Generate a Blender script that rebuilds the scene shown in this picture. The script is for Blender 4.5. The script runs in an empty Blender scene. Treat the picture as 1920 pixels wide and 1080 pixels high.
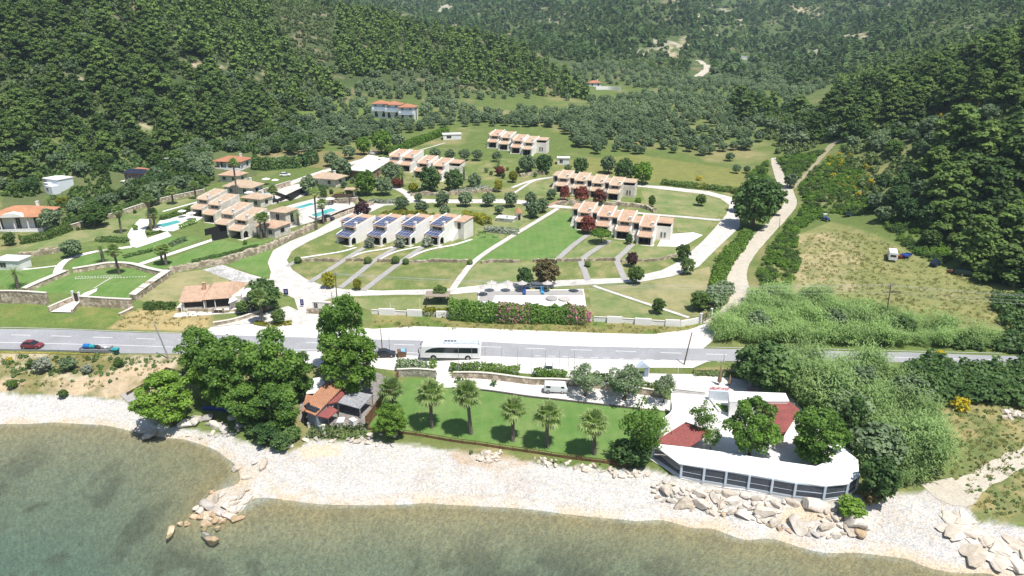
import bpy, bmesh, math, random
import numpy as np
from mathutils import Vector, Matrix
from mathutils.geometry import tessellate_polygon

# ------------------------------------------------------------------ camera, sky, sun, exposure
SC = bpy.context.scene
COL = SC.collection
CAMZ, PITCH, FPX = 65.0, math.radians(20.5), 1280.0
cam = bpy.data.cameras.new('camera')
cam.lens, cam.sensor_width, cam.clip_start, cam.clip_end = 24.0, 36.0, 0.5, 20000.0
cam_o = bpy.data.objects.new('camera', cam); COL.objects.link(cam_o)
cam_o.location = (0, 0, CAMZ); cam_o.rotation_euler = (math.pi/2 - PITCH, 0, 0)
SC.camera = cam_o
SUN_EL, SUN_AZ = math.radians(67), math.radians(138)
W = bpy.data.worlds.new('World'); SC.world = W; W.use_nodes = True
_nt = W.node_tree; _sky = _nt.nodes.new('ShaderNodeTexSky'); _sky.sky_type = 'NISHITA'
_sky.sun_disc = False; _sky.sun_elevation = SUN_EL; _sky.sun_rotation = SUN_AZ
_bg = _nt.nodes['Background']; _bg.inputs['Strength'].default_value = 0.092
_nt.links.new(_sky.outputs[0], _bg.inputs['Color'])
sun = bpy.data.lights.new('sun', 'SUN'); sun.energy = 4.8; sun.angle = math.radians(0.5); sun.color = (1.0, 0.955, 0.89)
sun_o = bpy.data.objects.new('sun', sun); COL.objects.link(sun_o)
_sd = Vector((math.sin(SUN_AZ)*math.cos(SUN_EL), math.cos(SUN_AZ)*math.cos(SUN_EL), math.sin(SUN_EL)))
sun_o.rotation_euler = (-_sd).to_track_quat('-Z', 'Y').to_euler(); sun_o.location = _sd*300
SC.view_settings.view_transform = 'Standard'; SC.view_settings.look = 'None'
SC.view_settings.exposure = 0.42; SC.view_settings.gamma = 1.0
try:
    SC.cycles.max_bounces = 6; SC.cycles.transparent_max_bounces = 8; SC.cycles.volume_bounces = 0
    SC.cycles.diffuse_bounces = 3; SC.cycles.caustics_reflective = False; SC.cycles.caustics_refractive = False
except Exception: pass
rng = random.Random(7); nrg = np.random.default_rng(7)

# ------------------------------------------------------------------ pixel rays (1920x1080 photo) to the modelled land
CP, SP = math.cos(PITCH), math.sin(PITCH)
def ray(px, py):
    u = (px-960)/FPX; w = (py-540)/FPX
    return u, CP - w*SP, -SP - w*CP
def at_z(px, py, z):
    a, b, c = ray(px, py); t = (z-CAMZ)/c
    return a*t, b*t, z
def at_y(px, py, Y):
    a, b, c = ray(px, py); t = Y/b
    return a*t, Y, CAMZ + c*t
def vnoise(x, y, seed=0):
    x = np.asarray(x, float); y = np.asarray(y, float)
    xi = np.floor(x).astype(np.int64); yi = np.floor(y).astype(np.int64)
    fx = x-xi; fy = y-yi; fx = fx*fx*(3-2*fx); fy = fy*fy*(3-2*fy)
    def h(a, b):
        n = (a*374761393 + b*668265263 + seed*974711) & 0x7fffffff
        n = ((n ^ (n >> 13))*1274126177) & 0x7fffffff
        return ((n ^ (n >> 16)) & 0xffff)/65535.0
    return (h(xi, yi)*(1-fx)+h(xi+1, yi)*fx)*(1-fy) + (h(xi, yi+1)*(1-fx)+h(xi+1, yi+1)*fx)*fy
def fbm(x, y, seed=0, o=4):
    s = 0; a = .5; f = 1.0; tot = 0
    for i in range(o):
        s = s + a*vnoise(x*f, y*f, seed+i*17); tot += a; a *= .5; f *= 2.03
    return s/tot

CZ = [  # pixel, pixel, height above the sea
 (0,795,0),(100,792,0),(200,798,0),(280,815,0),(340,823,0),(400,842,0),(438,868,0),(450,900,0),(440,925,.1),(465,943,0),(600,945,0),(800,943,0),(1000,956,0),(1200,977,0),(1300,990,0),(1400,1012,0),(1560,1037,0),(1700,1048,0),(1850,1075,0),
 (0,840,-.8),(0,900,-1.6),(0,1000,-3),(0,1075,-4.2),(200,1000,-2.6),(200,860,-1.1),(300,870,-.9),(380,870,-.45),(500,1060,-1.9),(700,1040,-1.6),(800,1000,-.8),(800,965,-.25),(1000,1060,-1.7),(1200,1060,-1.4),(1300,1030,-.6),(1450,1060,-.7),(395,960,.15),(420,945,.35),(372,972,0),(345,985,-.3),(440,968,-.05),(405,985,-.2),(390,1003,-.8),(440,990,-.5),(330,960,-.9),(600,975,-.35),
 (0,735,1.8),(200,748,1.5),(330,800,.8),(450,830,.8),(520,830,1.2),(560,870,.8),(700,835,1.6),(900,855,1.6),(1150,890,1.7),(1000,905,.9),(700,900,.8),(1150,930,.8),
 (0,700,3.2),(120,700,3.3),(250,715,3.0),(0,715,2.6),(120,722,2.4),
 (690,800,2.2),(750,710,2.5),(900,830,2.2),(1130,862,2.2),(1200,790,2.5),(1000,760,2.5),(850,720,2.5),(1000,725,2.7),(1200,750,2.8),(600,760,2.4),(450,760,2.2),(560,720,3.0),
 (1270,893,2.3),(1400,915,2.3),(1590,940,2.3),(1400,800,2.5),(1600,860,2.5),(1370,740,3.2),(1250,925,.8),(1350,960,.5),(1450,985,.4),(1600,1003,.5),
 (1650,960,1.3),(1800,960,2.0),(1900,1000,1.9),(1900,850,3.3),(1800,780,3.8),(1700,910,2.2),(1900,740,4.2),(1700,740,3.8),(1600,740,3.7),(1850,1030,1.0),
 (0,640,4),(300,650,4),(600,650,4),(900,660,4),(1200,665,4),(1500,672,4),(1750,676,4),(1900,682,4.1),(1030,692,3.8),(1200,700,3.7),(1300,715,3.5),(620,690,3.7),(300,690,3.6),(900,690,3.8),
 (0,600,4.6),(300,605,4.4),(600,605,4.2),(1000,605,4.2),(1300,610,4.2),(1650,620,4.1),(1900,620,4.4),
 (0,576,4.9),(250,580,4.8),(0,540,7.2),(150,541,7.1),(250,541,6.8),(350,550,5.2),(420,575,4.6),(100,490,7.8),(200,470,8.3),(330,430,9),(450,450,8.5),(0,450,9),(100,400,10),(0,400,11),(300,380,10),(450,370,10.5),(550,350,11),(620,330,11.2),(650,395,8.8),(350,490,7.2),(480,470,7.6),
 (540,500,6.0),(640,462,6.5),(760,462,6.6),(850,440,7.2),(700,515,5.6),(900,505,6),(800,545,5.0),(1000,565,4.7),(1200,565,4.6),(1300,565,4.5),(520,550,4.9),
 (1000,470,6.6),(1200,460,6.6),(1100,400,8),(1300,400,8),(1100,365,9.3),(950,370,9),(850,370,9),(1350,465,6.4),(1400,510,5.5),(1400,575,4.6),
 (780,335,11),(950,310,12),(980,288,13.3),(1200,320,11),(1350,320,11),(1440,310,11.5),(1490,370,9),(1550,420,8),(1700,480,7.3),(1600,550,5.5),(1850,545,5.8),(1900,510,7.5),
 (850,245,16),(1000,225,18),(1200,220,19),(1400,230,18),(700,235,17),(740,224,18.5),(1200,185,21),(1000,188,22),(1350,160,26),(1130,169,22),(1250,150,27),(1400,112,34),(1310,130,31),(650,290,13.5),(600,270,14),(560,285,13.5),
 (250,318,12.5),(330,320,12.5),(430,300,12.5),(0,350,13),(100,340,12.5),(1600,400,9),(1650,420,10),(1590,242,24),(1500,275,16)]
CY = [  # pixel, pixel, distance north of the camera
 (100,300,262),(0,250,285),(100,200,310),(0,100,345),(0,0,385),(200,250,305),(200,150,345),(200,50,400),(200,0,430),(350,270,312),(350,200,350),(350,120,400),(350,50,450),(350,0,500),(480,250,352),(480,150,420),(480,80,480),(480,20,540),(600,235,385),(600,150,445),(600,80,510),(550,8,620),
 (700,170,450),(700,100,520),(700,48,600),(650,20,650),(800,160,470),(800,105,540),(800,62,600),(900,170,480),(900,115,540),(950,85,580),(1000,172,510),(1020,128,560),(1060,148,580),(1100,186,520),
 (750,62,1300),(750,25,1900),(700,14,2300),(850,66,1200),(900,25,1700),(1000,80,900),(1000,35,1300),(1000,4,1700),(1100,100,850),(1100,50,1100),(1100,4,1500),(1200,80,900),(1250,40,1100),(1250,0,1400),(1350,60,1100),(1350,0,1500),(1420,85,1150),(1450,30,1400),(1500,5,1800),(1480,120,800),(1600,75,900),(1600,30,1200),(1700,50,900),(1700,0,1300),(1800,40,760),(1900,12,820),
 (1500,170,600),(1600,135,650),(1650,165,480),(1750,135,450),(1700,262,265),(1840,252,248),(1750,350,215),(1900,400,195),(1900,300,220),(1900,205,250),(1900,130,275),(1830,160,300),(1760,230,280)]
CB = [  # column, distance, height: backs of ridges and what lies beyond the frame
 (700,800,72),(800,800,62),(950,750,48),(1060,720,37),(500,760,115),(200,620,150),(0,560,150),(-200,520,160),(1900,420,62),(1830,420,58)]
EXT = [(-1.25,60,-5),(0,47,-4.5),(1.25,60,-1.5),(-.6,47,-6),(.6,47,-3),(1.25,80,1.5),(-1.25,105,2),(-1.25,150,7),(-1.25,250,60),(-1.25,400,130),(1.25,105,3),(1.25,150,12),(1.25,200,36),(1.25,300,82),(-1.25,1500,210),(-.5,1500,190),(-.4,900,120),(0,2600,260),(.6,2000,270),(1.25,1500,230),(-1.25,4400,300),(1.25,4400,300),(0,4400,330),(-.3,3000,250)]
_P = [at_z(a, b, z) for a, b, z in CZ] + [at_y(a, b, Y) for a, b, Y in CY]
_P += [((a-960)/FPX/ (CP-(-300/FPX)*SP)*Y, Y, z) for a, Y, z in CB] + [(u*Y, Y, z) for u, Y, z in EXT]
_P = np.array(_P)
def _wp(x, y): return np.stack([x/y, np.log(y)], -1)
_Q = _wp(_P[:, 0], _P[:, 1]); _C = .012
def _phi(d2): return np.sqrt(d2 + _C*_C)
_n = len(_Q); _A = np.zeros((_n+3, _n+3))
_A[:_n, :_n] = _phi(((_Q[:, None]-_Q[None])**2).sum(-1)) + np.eye(_n)*1e-4
_A[:_n, _n] = 1; _A[:_n, _n+1:] = _Q; _A[_n:, :_n] = _A[:_n, _n:].T
_wt = np.linalg.solve(_A, np.concatenate([_P[:, 2], [0, 0, 0]]))
NU, NV = 640, 720
U0, U1, V0, V1 = -1.25, 1.25, math.log(46.0), math.log(4600.0)
GU = np.linspace(U0, U1, NU); GV = np.linspace(V0, V1, NV)
_uu, _vv = np.meshgrid(GU, GV)
GZ = np.zeros((NV, NU))
for _r in range(0, NV, 20):
    q = np.stack([_uu[_r:_r+20], _vv[_r:_r+20]], -1).reshape(-1, 2)
    d = _phi(((q[:, None]-_Q[None])**2).sum(-1))
    GZ[_r:_r+20] = (d @ _wt[:_n] + _wt[_n] + q @ _wt[_n+1:]).reshape(-1, NU)
GY = np.exp(_vv); GX = _uu*GY
_hill = np.clip((GZ-16)/30, 0, 1)*np.clip((GY-180)/120, 0, 1)
GZ += _hill*((fbm(GX/55, GY/55, 3)-.5)*9 + (fbm(GX/14, GY/14, 9, 2)-.5)*2.0)
_far = np.clip((GY-650)/500, 0, 1)
_rdg = 1-np.abs(fbm(GX/330+.3*fbm(GX/200, GY/200, 5), GY/330, 21)*2-1)*2
GZ += _far*((_rdg-.35)*(34+30*np.clip((GY-1000)/600, 0, 1)) + (fbm(GX/90, GY/90, 31)-.5)*30)
def Tz(x, y):
    fu = np.clip((np.asarray(x)/y-U0)/(U1-U0)*(NU-1), 0, NU-1.001); fv = np.clip((np.log(y)-V0)/(V1-V0)*(NV-1), 0, NV-1.001)
    i = fu.astype(int) if hasattr(fu, 'astype') else int(fu); j = fv.astype(int) if hasattr(fv, 'astype') else int(fv)
    a = fu-i; b = fv-j
    return (GZ[j, i]*(1-a)+GZ[j, i+1]*a)*(1-b) + (GZ[j+1, i]*(1-a)+GZ[j+1, i+1]*a)*b
_TS = np.exp(np.linspace(math.log(48), math.log(4400), 1600))
def G(px, py, dz=0.0):
    """point of the land that pixel looks at (dz lifts the land, for things whose base stands above it)"""
    a, b, c = ray(px, py); t = _TS
    h = CAMZ + c*t - (Tz(a*t, b*t) + dz)
    k = np.nonzero(h < 0)[0]
    if len(k) == 0 or k[0] == 0: k0 = len(t)-2 if len(k) == 0 else 0
    else: k0 = k[0]-1
    f = h[k0]/(h[k0]-h[k0+1]+1e-9) if len(k) else 1
    tt = t[k0]*(1-f)+t[k0+1]*f
    return Vector((a*tt, b*tt, float(Tz(a*tt, b*tt))))
def gz(x, y): return float(Tz(np.float64(x), np.float64(y)))
def WP(pts): return np.array([G(a, b)[:2] for a, b in pts])
def inside(poly, x, y):
    x = np.asarray(x, float); y = np.asarray(y, float); r = np.zeros(x.shape, bool)
    n = len(poly)
    for k in range(n):
        x1, y1 = poly[k]; x2, y2 = poly[(k+1) % n]
        if y1 == y2: continue
        c = ((y1 > y) != (y2 > y)) & (x < (x2-x1)*(y-y1)/(y2-y1)+x1)
        r ^= c
    return r
def mpp(p):  # metres per photo pixel across the view at a point
    return ((p[1]*CP - (p[2]-CAMZ)*SP))/FPX

# ------------------------------------------------------------------ materials
MATS = {}
def _nodes(name):
    m = bpy.data.materials.new(name); m.use_nodes = True; MATS[name] = m
    nt = m.node_tree; return m, nt, nt.nodes['Principled BSDF']
def _n(nt, t, **kw):
    n = nt.nodes.new(t)
    for k, v in kw.items(): setattr(n, k, v)
    return n
def _noise(nt, scale, detail=4.0, rough=.6, coord='Object', vec=None):
    n = _n(nt, 'ShaderNodeTexNoise'); n.inputs['Scale'].default_value = scale; n.inputs['Detail'].default_value = detail; n.inputs['Roughness'].default_value = rough
    if vec is None:
        tc = _n(nt, 'ShaderNodeTexCoord'); vec = tc.outputs[coord]
    nt.links.new(vec, n.inputs['Vector']); return n.outputs['Fac']
def _ramp(nt, fac, stops):
    r = _n(nt, 'ShaderNodeValToRGB'); e = r.color_ramp.elements
    while len(e) < len(stops): e.new(.5)
    for i, (p, c) in enumerate(stops):
        e[i].position = p; e[i].color = (c, c, c, 1) if isinstance(c, (int, float)) else (*c, 1)
    nt.links.new(fac, r.inputs[0]); return r.outputs[0]
def _mul(nt, a, b, mode='MULTIPLY', f=1.0):
    m = _n(nt, 'ShaderNodeMix', data_type='RGBA', blend_type=mode); m.inputs[0].default_value = f
    for s, v in ((6, a), (7, b)):
        if hasattr(v, 'links'): nt.links.new(v, m.inputs[s])
        else: m.inputs[s].default_value = (*v, 1)
    return m.outputs[2]
def _bump(nt, b, h, strength=.4, dist=.05):
    n = _n(nt, 'ShaderNodeBump'); n.inputs['Strength'].default_value = strength; n.inputs['Distance'].default_value = dist
    nt.links.new(h, n.inputs['Height']); nt.links.new(n.outputs[0], b.inputs['Normal'])
def mat(name, col, rough=.8, var=.25, scale=1.2, scale2=None, spec=.3, metal=0.0, bump=0.0, coord='Object'):
    """plain surface with worn, uneven colour"""
    if name in MATS: return MATS[name]
    m, nt, b = _nodes(name)
    b.inputs['Roughness'].default_value = rough; b.inputs['Metallic'].default_value = metal; b.inputs['Specular IOR Level'].default_value = spec
    f = _noise(nt, scale, 5, .65, coord)
    c = _mul(nt, tuple(col), _ramp(nt, f, [(.25, 1-var), (.75, 1+var*.6)]))
    if scale2: c = _mul(nt, c, _ramp(nt, _noise(nt, scale2, 2, .5, coord), [(.3, 1-var), (.7, 1+var*.5)]))
    nt.links.new(c, b.inputs['Base Color'])
    if bump: _bump(nt, b, f, bump, .04)
    return m
def mat_tile(name, col, per=.24, var=.35):
    """clay barrel tiles running down the slope (object x across, y down)"""
    m, nt, b = _nodes(name); b.inputs['Roughness'].default_value = .85; b.inputs['Specular IOR Level'].default_value = .2
    tc = _n(nt, 'ShaderNodeTexCoord'); w = _n(nt, 'ShaderNodeTexWave', wave_type='BANDS', bands_direction='X', wave_profile='SIN')
    w.inputs['Scale'].default_value = math.pi*2/per/20; nt.links.new(tc.outputs['Object'], w.inputs['Vector'])
    w2 = _n(nt, 'ShaderNodeTexWave', wave_type='BANDS', bands_direction='Y', wave_profile='SAW'); w2.inputs['Scale'].default_value = math.pi*2/.4/20
    nt.links.new(tc.outputs['Object'], w2.inputs['Vector'])
    f = _noise(nt, 3.5, 4, .8); g = _noise(nt, .5, 3, .6)
    c = _mul(nt, tuple(col), _ramp(nt, f, [(.3, 1-var), (.7, 1+var*.55)]))
    c = _mul(nt, c, _ramp(nt, g, [(.3, (.82, .84, .86)), (.7, (1.12, 1.08, 1.0))]))
    c = _mul(nt, c, _ramp(nt, w.outputs['Fac'], [(.1, .78), (.6, 1.08)]))
    nt.links.new(c, b.inputs['Base Color'])
    h = _n(nt, 'ShaderNodeMath', operation='MULTIPLY_ADD'); nt.links.new(w2.outputs['Fac'], h.inputs[0]); h.inputs[1].default_value = .3; nt.links.new(w.outputs['Fac'], h.inputs[2])
    _bump(nt, b, h.outputs[0], .5, .06); return m
def mat_stone(name, c1, c2, scale=2.2, joint=.55):
    m, nt, b = _nodes(name); b.inputs['Roughness'].default_value = .9; b.inputs['Specular IOR Level'].default_value = .2
    tc = _n(nt, 'ShaderNodeTexCoord')
    v = _n(nt, 'ShaderNodeTexVoronoi'); v.inputs['Scale'].default_value = scale; nt.links.new(tc.outputs['Object'], v.inputs['Vector'])
    e = _n(nt, 'ShaderNodeTexVoronoi', feature='DISTANCE_TO_EDGE'); e.inputs['Scale'].default_value = scale; nt.links.new(tc.outputs['Object'], e.inputs['Vector'])
    s = _n(nt, 'ShaderNodeSeparateColor'); nt.links.new(v.outputs['Color'], s.inputs[0])
    c = _ramp(nt, s.outputs[0], [(.1, c1), (.9, c2)])
    c = _mul(nt, c, _ramp(nt, e.outputs['Distance'], [(.0, joint), (.08, 1.0)]))
    c = _mul(nt, c, _ramp(nt, _noise(nt, 6, 4), [(.3, .8), (.7, 1.1)]))
    nt.links.new(c, b.inputs['Base Color']); _bump(nt, b, e.outputs['Distance'], .5, .08); return m
def mat_leaf(name, dark, light, trans=.25, rough=.6, patch=.35):
    """leaf colour: each leaf its own shade (mesh attribute tint), each clump and plant its own hue"""
    m, nt, b = _nodes(name)
    at = _n(nt, 'ShaderNodeAttribute', attribute_name='tint'); oi = _n(nt, 'ShaderNodeObjectInfo')
    f = _n(nt, 'ShaderNodeMath', operation='MULTIPLY_ADD', use_clamp=True)
    nt.links.new(_noise(nt, patch, 2, .5), f.inputs[0]); f.inputs[1].default_value = 1.1; 
    a = _n(nt, 'ShaderNodeMath', operation='MULTIPLY_ADD'); nt.links.new(oi.outputs['Random'], a.inputs[0]); a.inputs[1].default_value = .55; a.inputs[2].default_value = -.70
    a2 = _n(nt, 'ShaderNodeMath', operation='MULTIPLY_ADD'); nt.links.new(at.outputs['Fac'], a2.inputs[0]); a2.inputs[1].default_value = .75; nt.links.new(a.outputs[0], a2.inputs[2])
    nt.links.new(a2.outputs[0], f.inputs[2])
    c = _ramp(nt, f.outputs[0], [(0, dark), (1, light)])
    b.inputs['Roughness'].default_value = rough; b.inputs['Specular IOR Level'].default_value = .25
    nt.links.new(c, b.inputs['Base Color'])
    t = _n(nt, 'ShaderNodeBsdfTranslucent'); nt.links.new(_mul(nt, c, (1.1, 1.25, .6)), t.inputs['Color'])
    mx = _n(nt, 'ShaderNodeMixShader'); mx.inputs[0].default_value = trans
    nt.links.new(b.outputs[0], mx.inputs[1]); nt.links.new(t.outputs[0], mx.inputs[2])
    nt.links.new(mx.outputs[0], nt.nodes['Material Output'].inputs['Surface']); return m

# ------------------------------------------------------------------ object helpers
def tag(o, label=None, cat=None, group=None, kind=None):
    if label: o['label'] = label
    if cat: o['category'] = cat
    if group: o['group'] = group
    if kind: o['kind'] = kind
    return o
def mesh_np(name, V, F, mats, mi=None, smooth=False):
    me = bpy.data.meshes.new(name)
    V = np.asarray(V, np.float32); F = np.asarray(F, np.int32); k = F.shape[1]
    me.vertices.add(len(V)); me.vertices.foreach_set('co', V.ravel())
    me.loops.add(F.size); me.loops.foreach_set('vertex_index', F.ravel())
    me.polygons.add(len(F)); me.polygons.foreach_set('loop_start', np.arange(0, F.size, k, dtype=np.int32))
    for m in (mats if isinstance(mats, (list, tuple)) else [mats]): me.materials.append(m)
    if mi is not None: me.polygons.foreach_set('material_index', np.asarray(mi, np.int32))
    me.update(calc_edges=True)
    me.polygons.foreach_set('use_smooth', np.full(len(F), bool(smooth))); me.validate(); return me
def link(name, me, parent=None, loc=None, rz=0.0, sc=None):
    o = bpy.data.objects.new(name, me); COL.objects.link(o)
    if parent is not None: o.parent = parent
    if loc is not None: o.location = loc
    if rz: o.rotation_euler = (0, 0, rz)
    if sc is not None: o.scale = (sc,)*3 if isinstance(sc, (int, float)) else sc
    return o
def empty(name, loc, rz=0.0, label=None, cat=None, group=None):
    o = bpy.data.objects.new(name, None); COL.objects.link(o); o.location = loc; o.rotation_euler = (0, 0, rz); o.empty_display_size = .3
    return tag(o, label, cat, group)
def copy_tree(o, loc, rz=0.0, sc=None, label=None, group=None):
    c = o.copy(); COL.objects.link(c); c.location = loc; c.rotation_euler = (0, 0, rz)
    if sc is not None: c.scale = (sc,)*3 if isinstance(sc, (int, float)) else sc
    if label: c['label'] = label
    if group: c['group'] = group
    for ch in o.children:
        d = ch.copy(); COL.objects.link(d); d.parent = c
        for g in ch.children:
            e = g.copy(); COL.objects.link(e); e.parent = d
    return c
class MB:
    """collects shapes, builds ONE mesh object"""
    def __init__(s): s.v = []; s.f = []; s.m = []; s.cur = 0; s.T = Matrix.Identity(4)
    def mi(s, i): s.cur = i; return s
    def add(s, vs, fs):
        b = len(s.v); s.v += [tuple(s.T @ Vector(v)) for v in vs]
        for f in fs: s.f.append(tuple(b+i for i in f)); s.m.append(s.cur)
        return s
    def box(s, x0, x1, y0, y1, z0, z1):
        return s.add([(x0,y0,z0),(x1,y0,z0),(x1,y1,z0),(x0,y1,z0),(x0,y0,z1),(x1,y0,z1),(x1,y1,z1),(x0,y1,z1)],
                     [(0,3,2,1),(4,5,6,7),(0,1,5,4),(1,2,6,5),(2,3,7,6),(3,0,4,7)])
    def hexa(s, b, t):   # 4 bottom + 4 top points
        return s.add(list(b)+list(t), [(0,3,2,1),(4,5,6,7),(0,1,5,4),(1,2,6,5),(2,3,7,6),(3,0,4,7)])
    def prism(s, pts, z0, z1):   # polygon (x,y) extruded; z may be numbers or per-point lists
        n = len(pts); a = z0 if hasattr(z0, '__len__') else [z0]*n; b = z1 if hasattr(z1, '__len__') else [z1]*n
        vs = [(p[0],p[1],a[i]) for i, p in enumerate(pts)] + [(p[0],p[1],b[i]) for i, p in enumerate(pts)]
        ar = sum(pts[i][0]*pts[(i+1)%n][1]-pts[(i+1)%n][0]*pts[i][1] for i in range(n))
        fs = []
        for i in range(n):
            j = (i+1) % n; fs.append((i,j,n+j,n+i) if ar > 0 else (j,i,n+i,n+j))
        tri = tessellate_polygon([[Vector((p[0],p[1],0)) for p in pts]])
        for t in tri:
            p0, p1, p2 = (pts[k] for k in t)
            up = (p1[0]-p0[0])*(p2[1]-p0[1])-(p1[1]-p0[1])*(p2[0]-p0[0]) > 0
            t = tuple(t) if up else tuple(reversed(t))
            fs.append(tuple(n+k for k in t)); fs.append(tuple(reversed(t)))
        return s.add(vs, fs)
    def xprism(s, prof, x0, x1):   # profile in (y,z) extruded along x
        T = s.T; s.T = T @ Matrix(((0,0,1,0),(1,0,0,0),(0,1,0,0),(0,0,0,1))); s.prism(prof, x0, x1); s.T = T; return s
    def yprism(s, prof, y0, y1):   # profile in (x,z) extruded along y
        T = s.T; s.T = T @ Matrix(((1,0,0,0),(0,0,-1,0),(0,1,0,0),(0,0,0,1))); s.prism(prof, -y1, -y0); s.T = T; return s
    def tube(s, pts, r, n=8, cap=True):
        pts = [Vector(p) for p in pts]; rs = r if hasattr(r, '__len__') else [r]*len(pts); vs = []; fs = []
        for i, p in enumerate(pts):
            d = (pts[min(i+1, len(pts)-1)]-pts[max(i-1, 0)]); d = d.normalized() if d.length > 1e-9 else Vector((0,0,1))
            a = d.cross(Vector((0,0,1)) if abs(d.z) < .95 else Vector((1,0,0))).normalized(); b = d.cross(a)
            for k in range(n):
                t = 2*math.pi*k/n; vs.append(p + a*math.cos(t)*rs[i] + b*math.sin(t)*rs[i])
        for i in range(len(pts)-1):
            for k in range(n): fs.append((i*n+k, (i+1)*n+k, (i+1)*n+(k+1)%n, i*n+(k+1)%n))
        if cap: fs += [tuple(range(n)), tuple(reversed(range((len(pts)-1)*n, len(pts)*n)))]
        return s.add(vs, fs)
    def cyl(s, c, r, z0, z1, n=16, r2=None): return s.tube([(c[0],c[1],z0),(c[0],c[1],z1)], [r, r if r2 is None else r2], n)
    def disc_x(s, c, r, w, n=18): return s.tube([(c[0]-w/2,c[1],c[2]),(c[0]+w/2,c[1],c[2])], r, n)
    def disc_y(s, c, r, w, n=18): return s.tube([(c[0],c[1]-w/2,c[2]),(c[0],c[1]+w/2,c[2])], r, n)
    def quad(s, a, b, c, d): return s.add([a,b,c,d], [(0,1,2,3)])
    def ball(s, c, r, n=8, m=6, sz=1.0):
        vs = [(c[0],c[1],c[2]-r*sz)]; fs = []
        for i in range(1, m):
            t = math.pi*i/m
            for k in range(n): vs.append((c[0]+r*math.sin(t)*math.cos(2*math.pi*k/n), c[1]+r*math.sin(t)*math.sin(2*math.pi*k/n), c[2]-r*sz*math.cos(t)))
        vs.append((c[0],c[1],c[2]+r*sz)); L = len(vs)-1
        for k in range(n):
            fs.append((0, 1+(k+1)%n, 1+k)); fs.append((L, 1+(m-2)*n+k, 1+(m-2)*n+(k+1)%n))
            for i in range(m-2): fs.append((1+i*n+k, 1+i*n+(k+1)%n, 1+(i+1)*n+(k+1)%n, 1+(i+1)*n+k))
        return s.add(vs, fs)
    def mesh(s, name, mats, smooth=False):
        me = bpy.data.meshes.new(name); me.from_pydata(s.v, [], s.f)
        for m in (mats if isinstance(mats, (list, tuple)) else [mats]): me.materials.append(m)
        me.polygons.foreach_set('material_index', s.m); me.polygons.foreach_set('use_smooth', [smooth]*len(s.f)); me.update(); return me
    def build(s, name, mats, parent=None, loc=None, rz=0.0, smooth=False): return link(name, s.mesh(name, mats, smooth), parent, loc, rz)
def bevel(o, w=.05, seg=2):
    m = o.modifiers.new('bevel', 'BEVEL'); m.width = w; m.segments = seg; m.limit_method = 'ANGLE'; m.angle_limit = math.radians(40); return o

# ------------------------------------------------------------------ ground sheets draped on the land
def smooth_line(pts, n=8, closed=False):
    P = [Vector((*p, 0)) if len(p) == 2 else Vector(p) for p in pts]; out = []; L = len(P)
    for i in range(L if closed else L-1):
        if closed: a, b, c, d = P[(i-1)%L], P[i], P[(i+1)%L], P[(i+2)%L]
        else: a, b, c, d = P[max(i-1,0)], P[i], P[i+1], P[min(i+2,L-1)]
        for k in range(n):
            t = k/n; out.append(.5*((2*b)+(c-a)*t+(2*a-5*b+4*c-d)*t*t+(3*b-a-3*c+d)*t**3))
    if not closed: out.append(P[-1])
    return out
def sheet(name, px, m, dz=.05, cell=2.0, curve=False, world=False, flat=None, kind='structure', zoff=None):
    pts = [Vector((a, b, 0)) for a, b in px] if world else [G(a, b) for a, b in px]
    if curve: pts = smooth_line([(p[0], p[1]) for p in pts], 5, True)
    bm = bmesh.new(); vs = [bm.verts.new((p[0], p[1], 0)) for p in pts]
    for t in tessellate_polygon([[Vector((p[0], p[1], 0)) for p in pts]]):
        try: bm.faces.new([vs[k] for k in t])
        except ValueError: pass
    if flat is None:
        for ax in (0, 1):
            lo = min(p[ax] for p in pts); hi = max(p[ax] for p in pts); k = math.ceil(lo/cell)
            while k*cell < hi:
                c = [0,0,0]; c[ax] = k*cell; nn = [0,0,0]; nn[ax] = 1
                bmesh.ops.bisect_plane(bm, geom=bm.verts[:]+bm.edges[:]+bm.faces[:], plane_co=c, plane_no=nn); k += 1
    for v in bm.verts: v.co.z = flat if flat is not None else gz(v.co.x, v.co.y)+dz
    for f in bm.faces:
        if f.normal.z < 0: f.normal_flip()
    bm.normal_update()
    for f in bm.faces:
        if f.normal.z < 0: f.normal_flip()
    me = bpy.data.meshes.new(name); bm.to_mesh(me); bm.free(); me.materials.append(m)
    return tag(link(name, me), kind=kind)
def ribbon(name, px, w, m, dz=.08, curve=True, step=1.5, world=False, kind='structure', nx=3, wob=0.0):
    P = [Vector((a, b, 0)) for a, b in px] if world else [Vector((*G(a, b)[:2], 0)) for a, b in px]
    ws = list(w) if hasattr(w, '__len__') else [w]*len(P)
    if curve and len(P) > 2:
        Q = smooth_line([Vector((p.x, p.y, s)) for p, s in zip(P, ws)], 8)
    else: Q = [Vector((p.x, p.y, s)) for p, s in zip(P, ws)]
    R = [Q[0]]
    for a, b in zip(Q, Q[1:]):
        k = max(1, int(math.hypot(b.x-a.x, b.y-a.y)/step))
        R += [a.lerp(b, (i+1)/k) for i in range(k)]
    V = []; F = []
    for i, p in enumerate(R):
        d = R[min(i+1, len(R)-1)]-R[max(i-1, 0)]; d.z = 0; d.normalize(); n = Vector((-d.y, d.x, 0)); h = p.z/2
        for k in range(nx+1):
            e = (1-2*k/nx)*h
            if k in (0, nx): e += math.copysign((vnoise(p.x*.5, p.y*.5, k)-.5)*wob, e)
            q = p + n*e; V.append((q.x, q.y, gz(q.x, q.y)+dz))
        if i:
            b = (i-1)*(nx+1)
            for k in range(nx): F.append((b+k, b+k+1, b+nx+2+k, b+nx+1+k))
    me = mesh_np(name, V, F, m); return tag(link(name, me), kind=kind)

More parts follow.
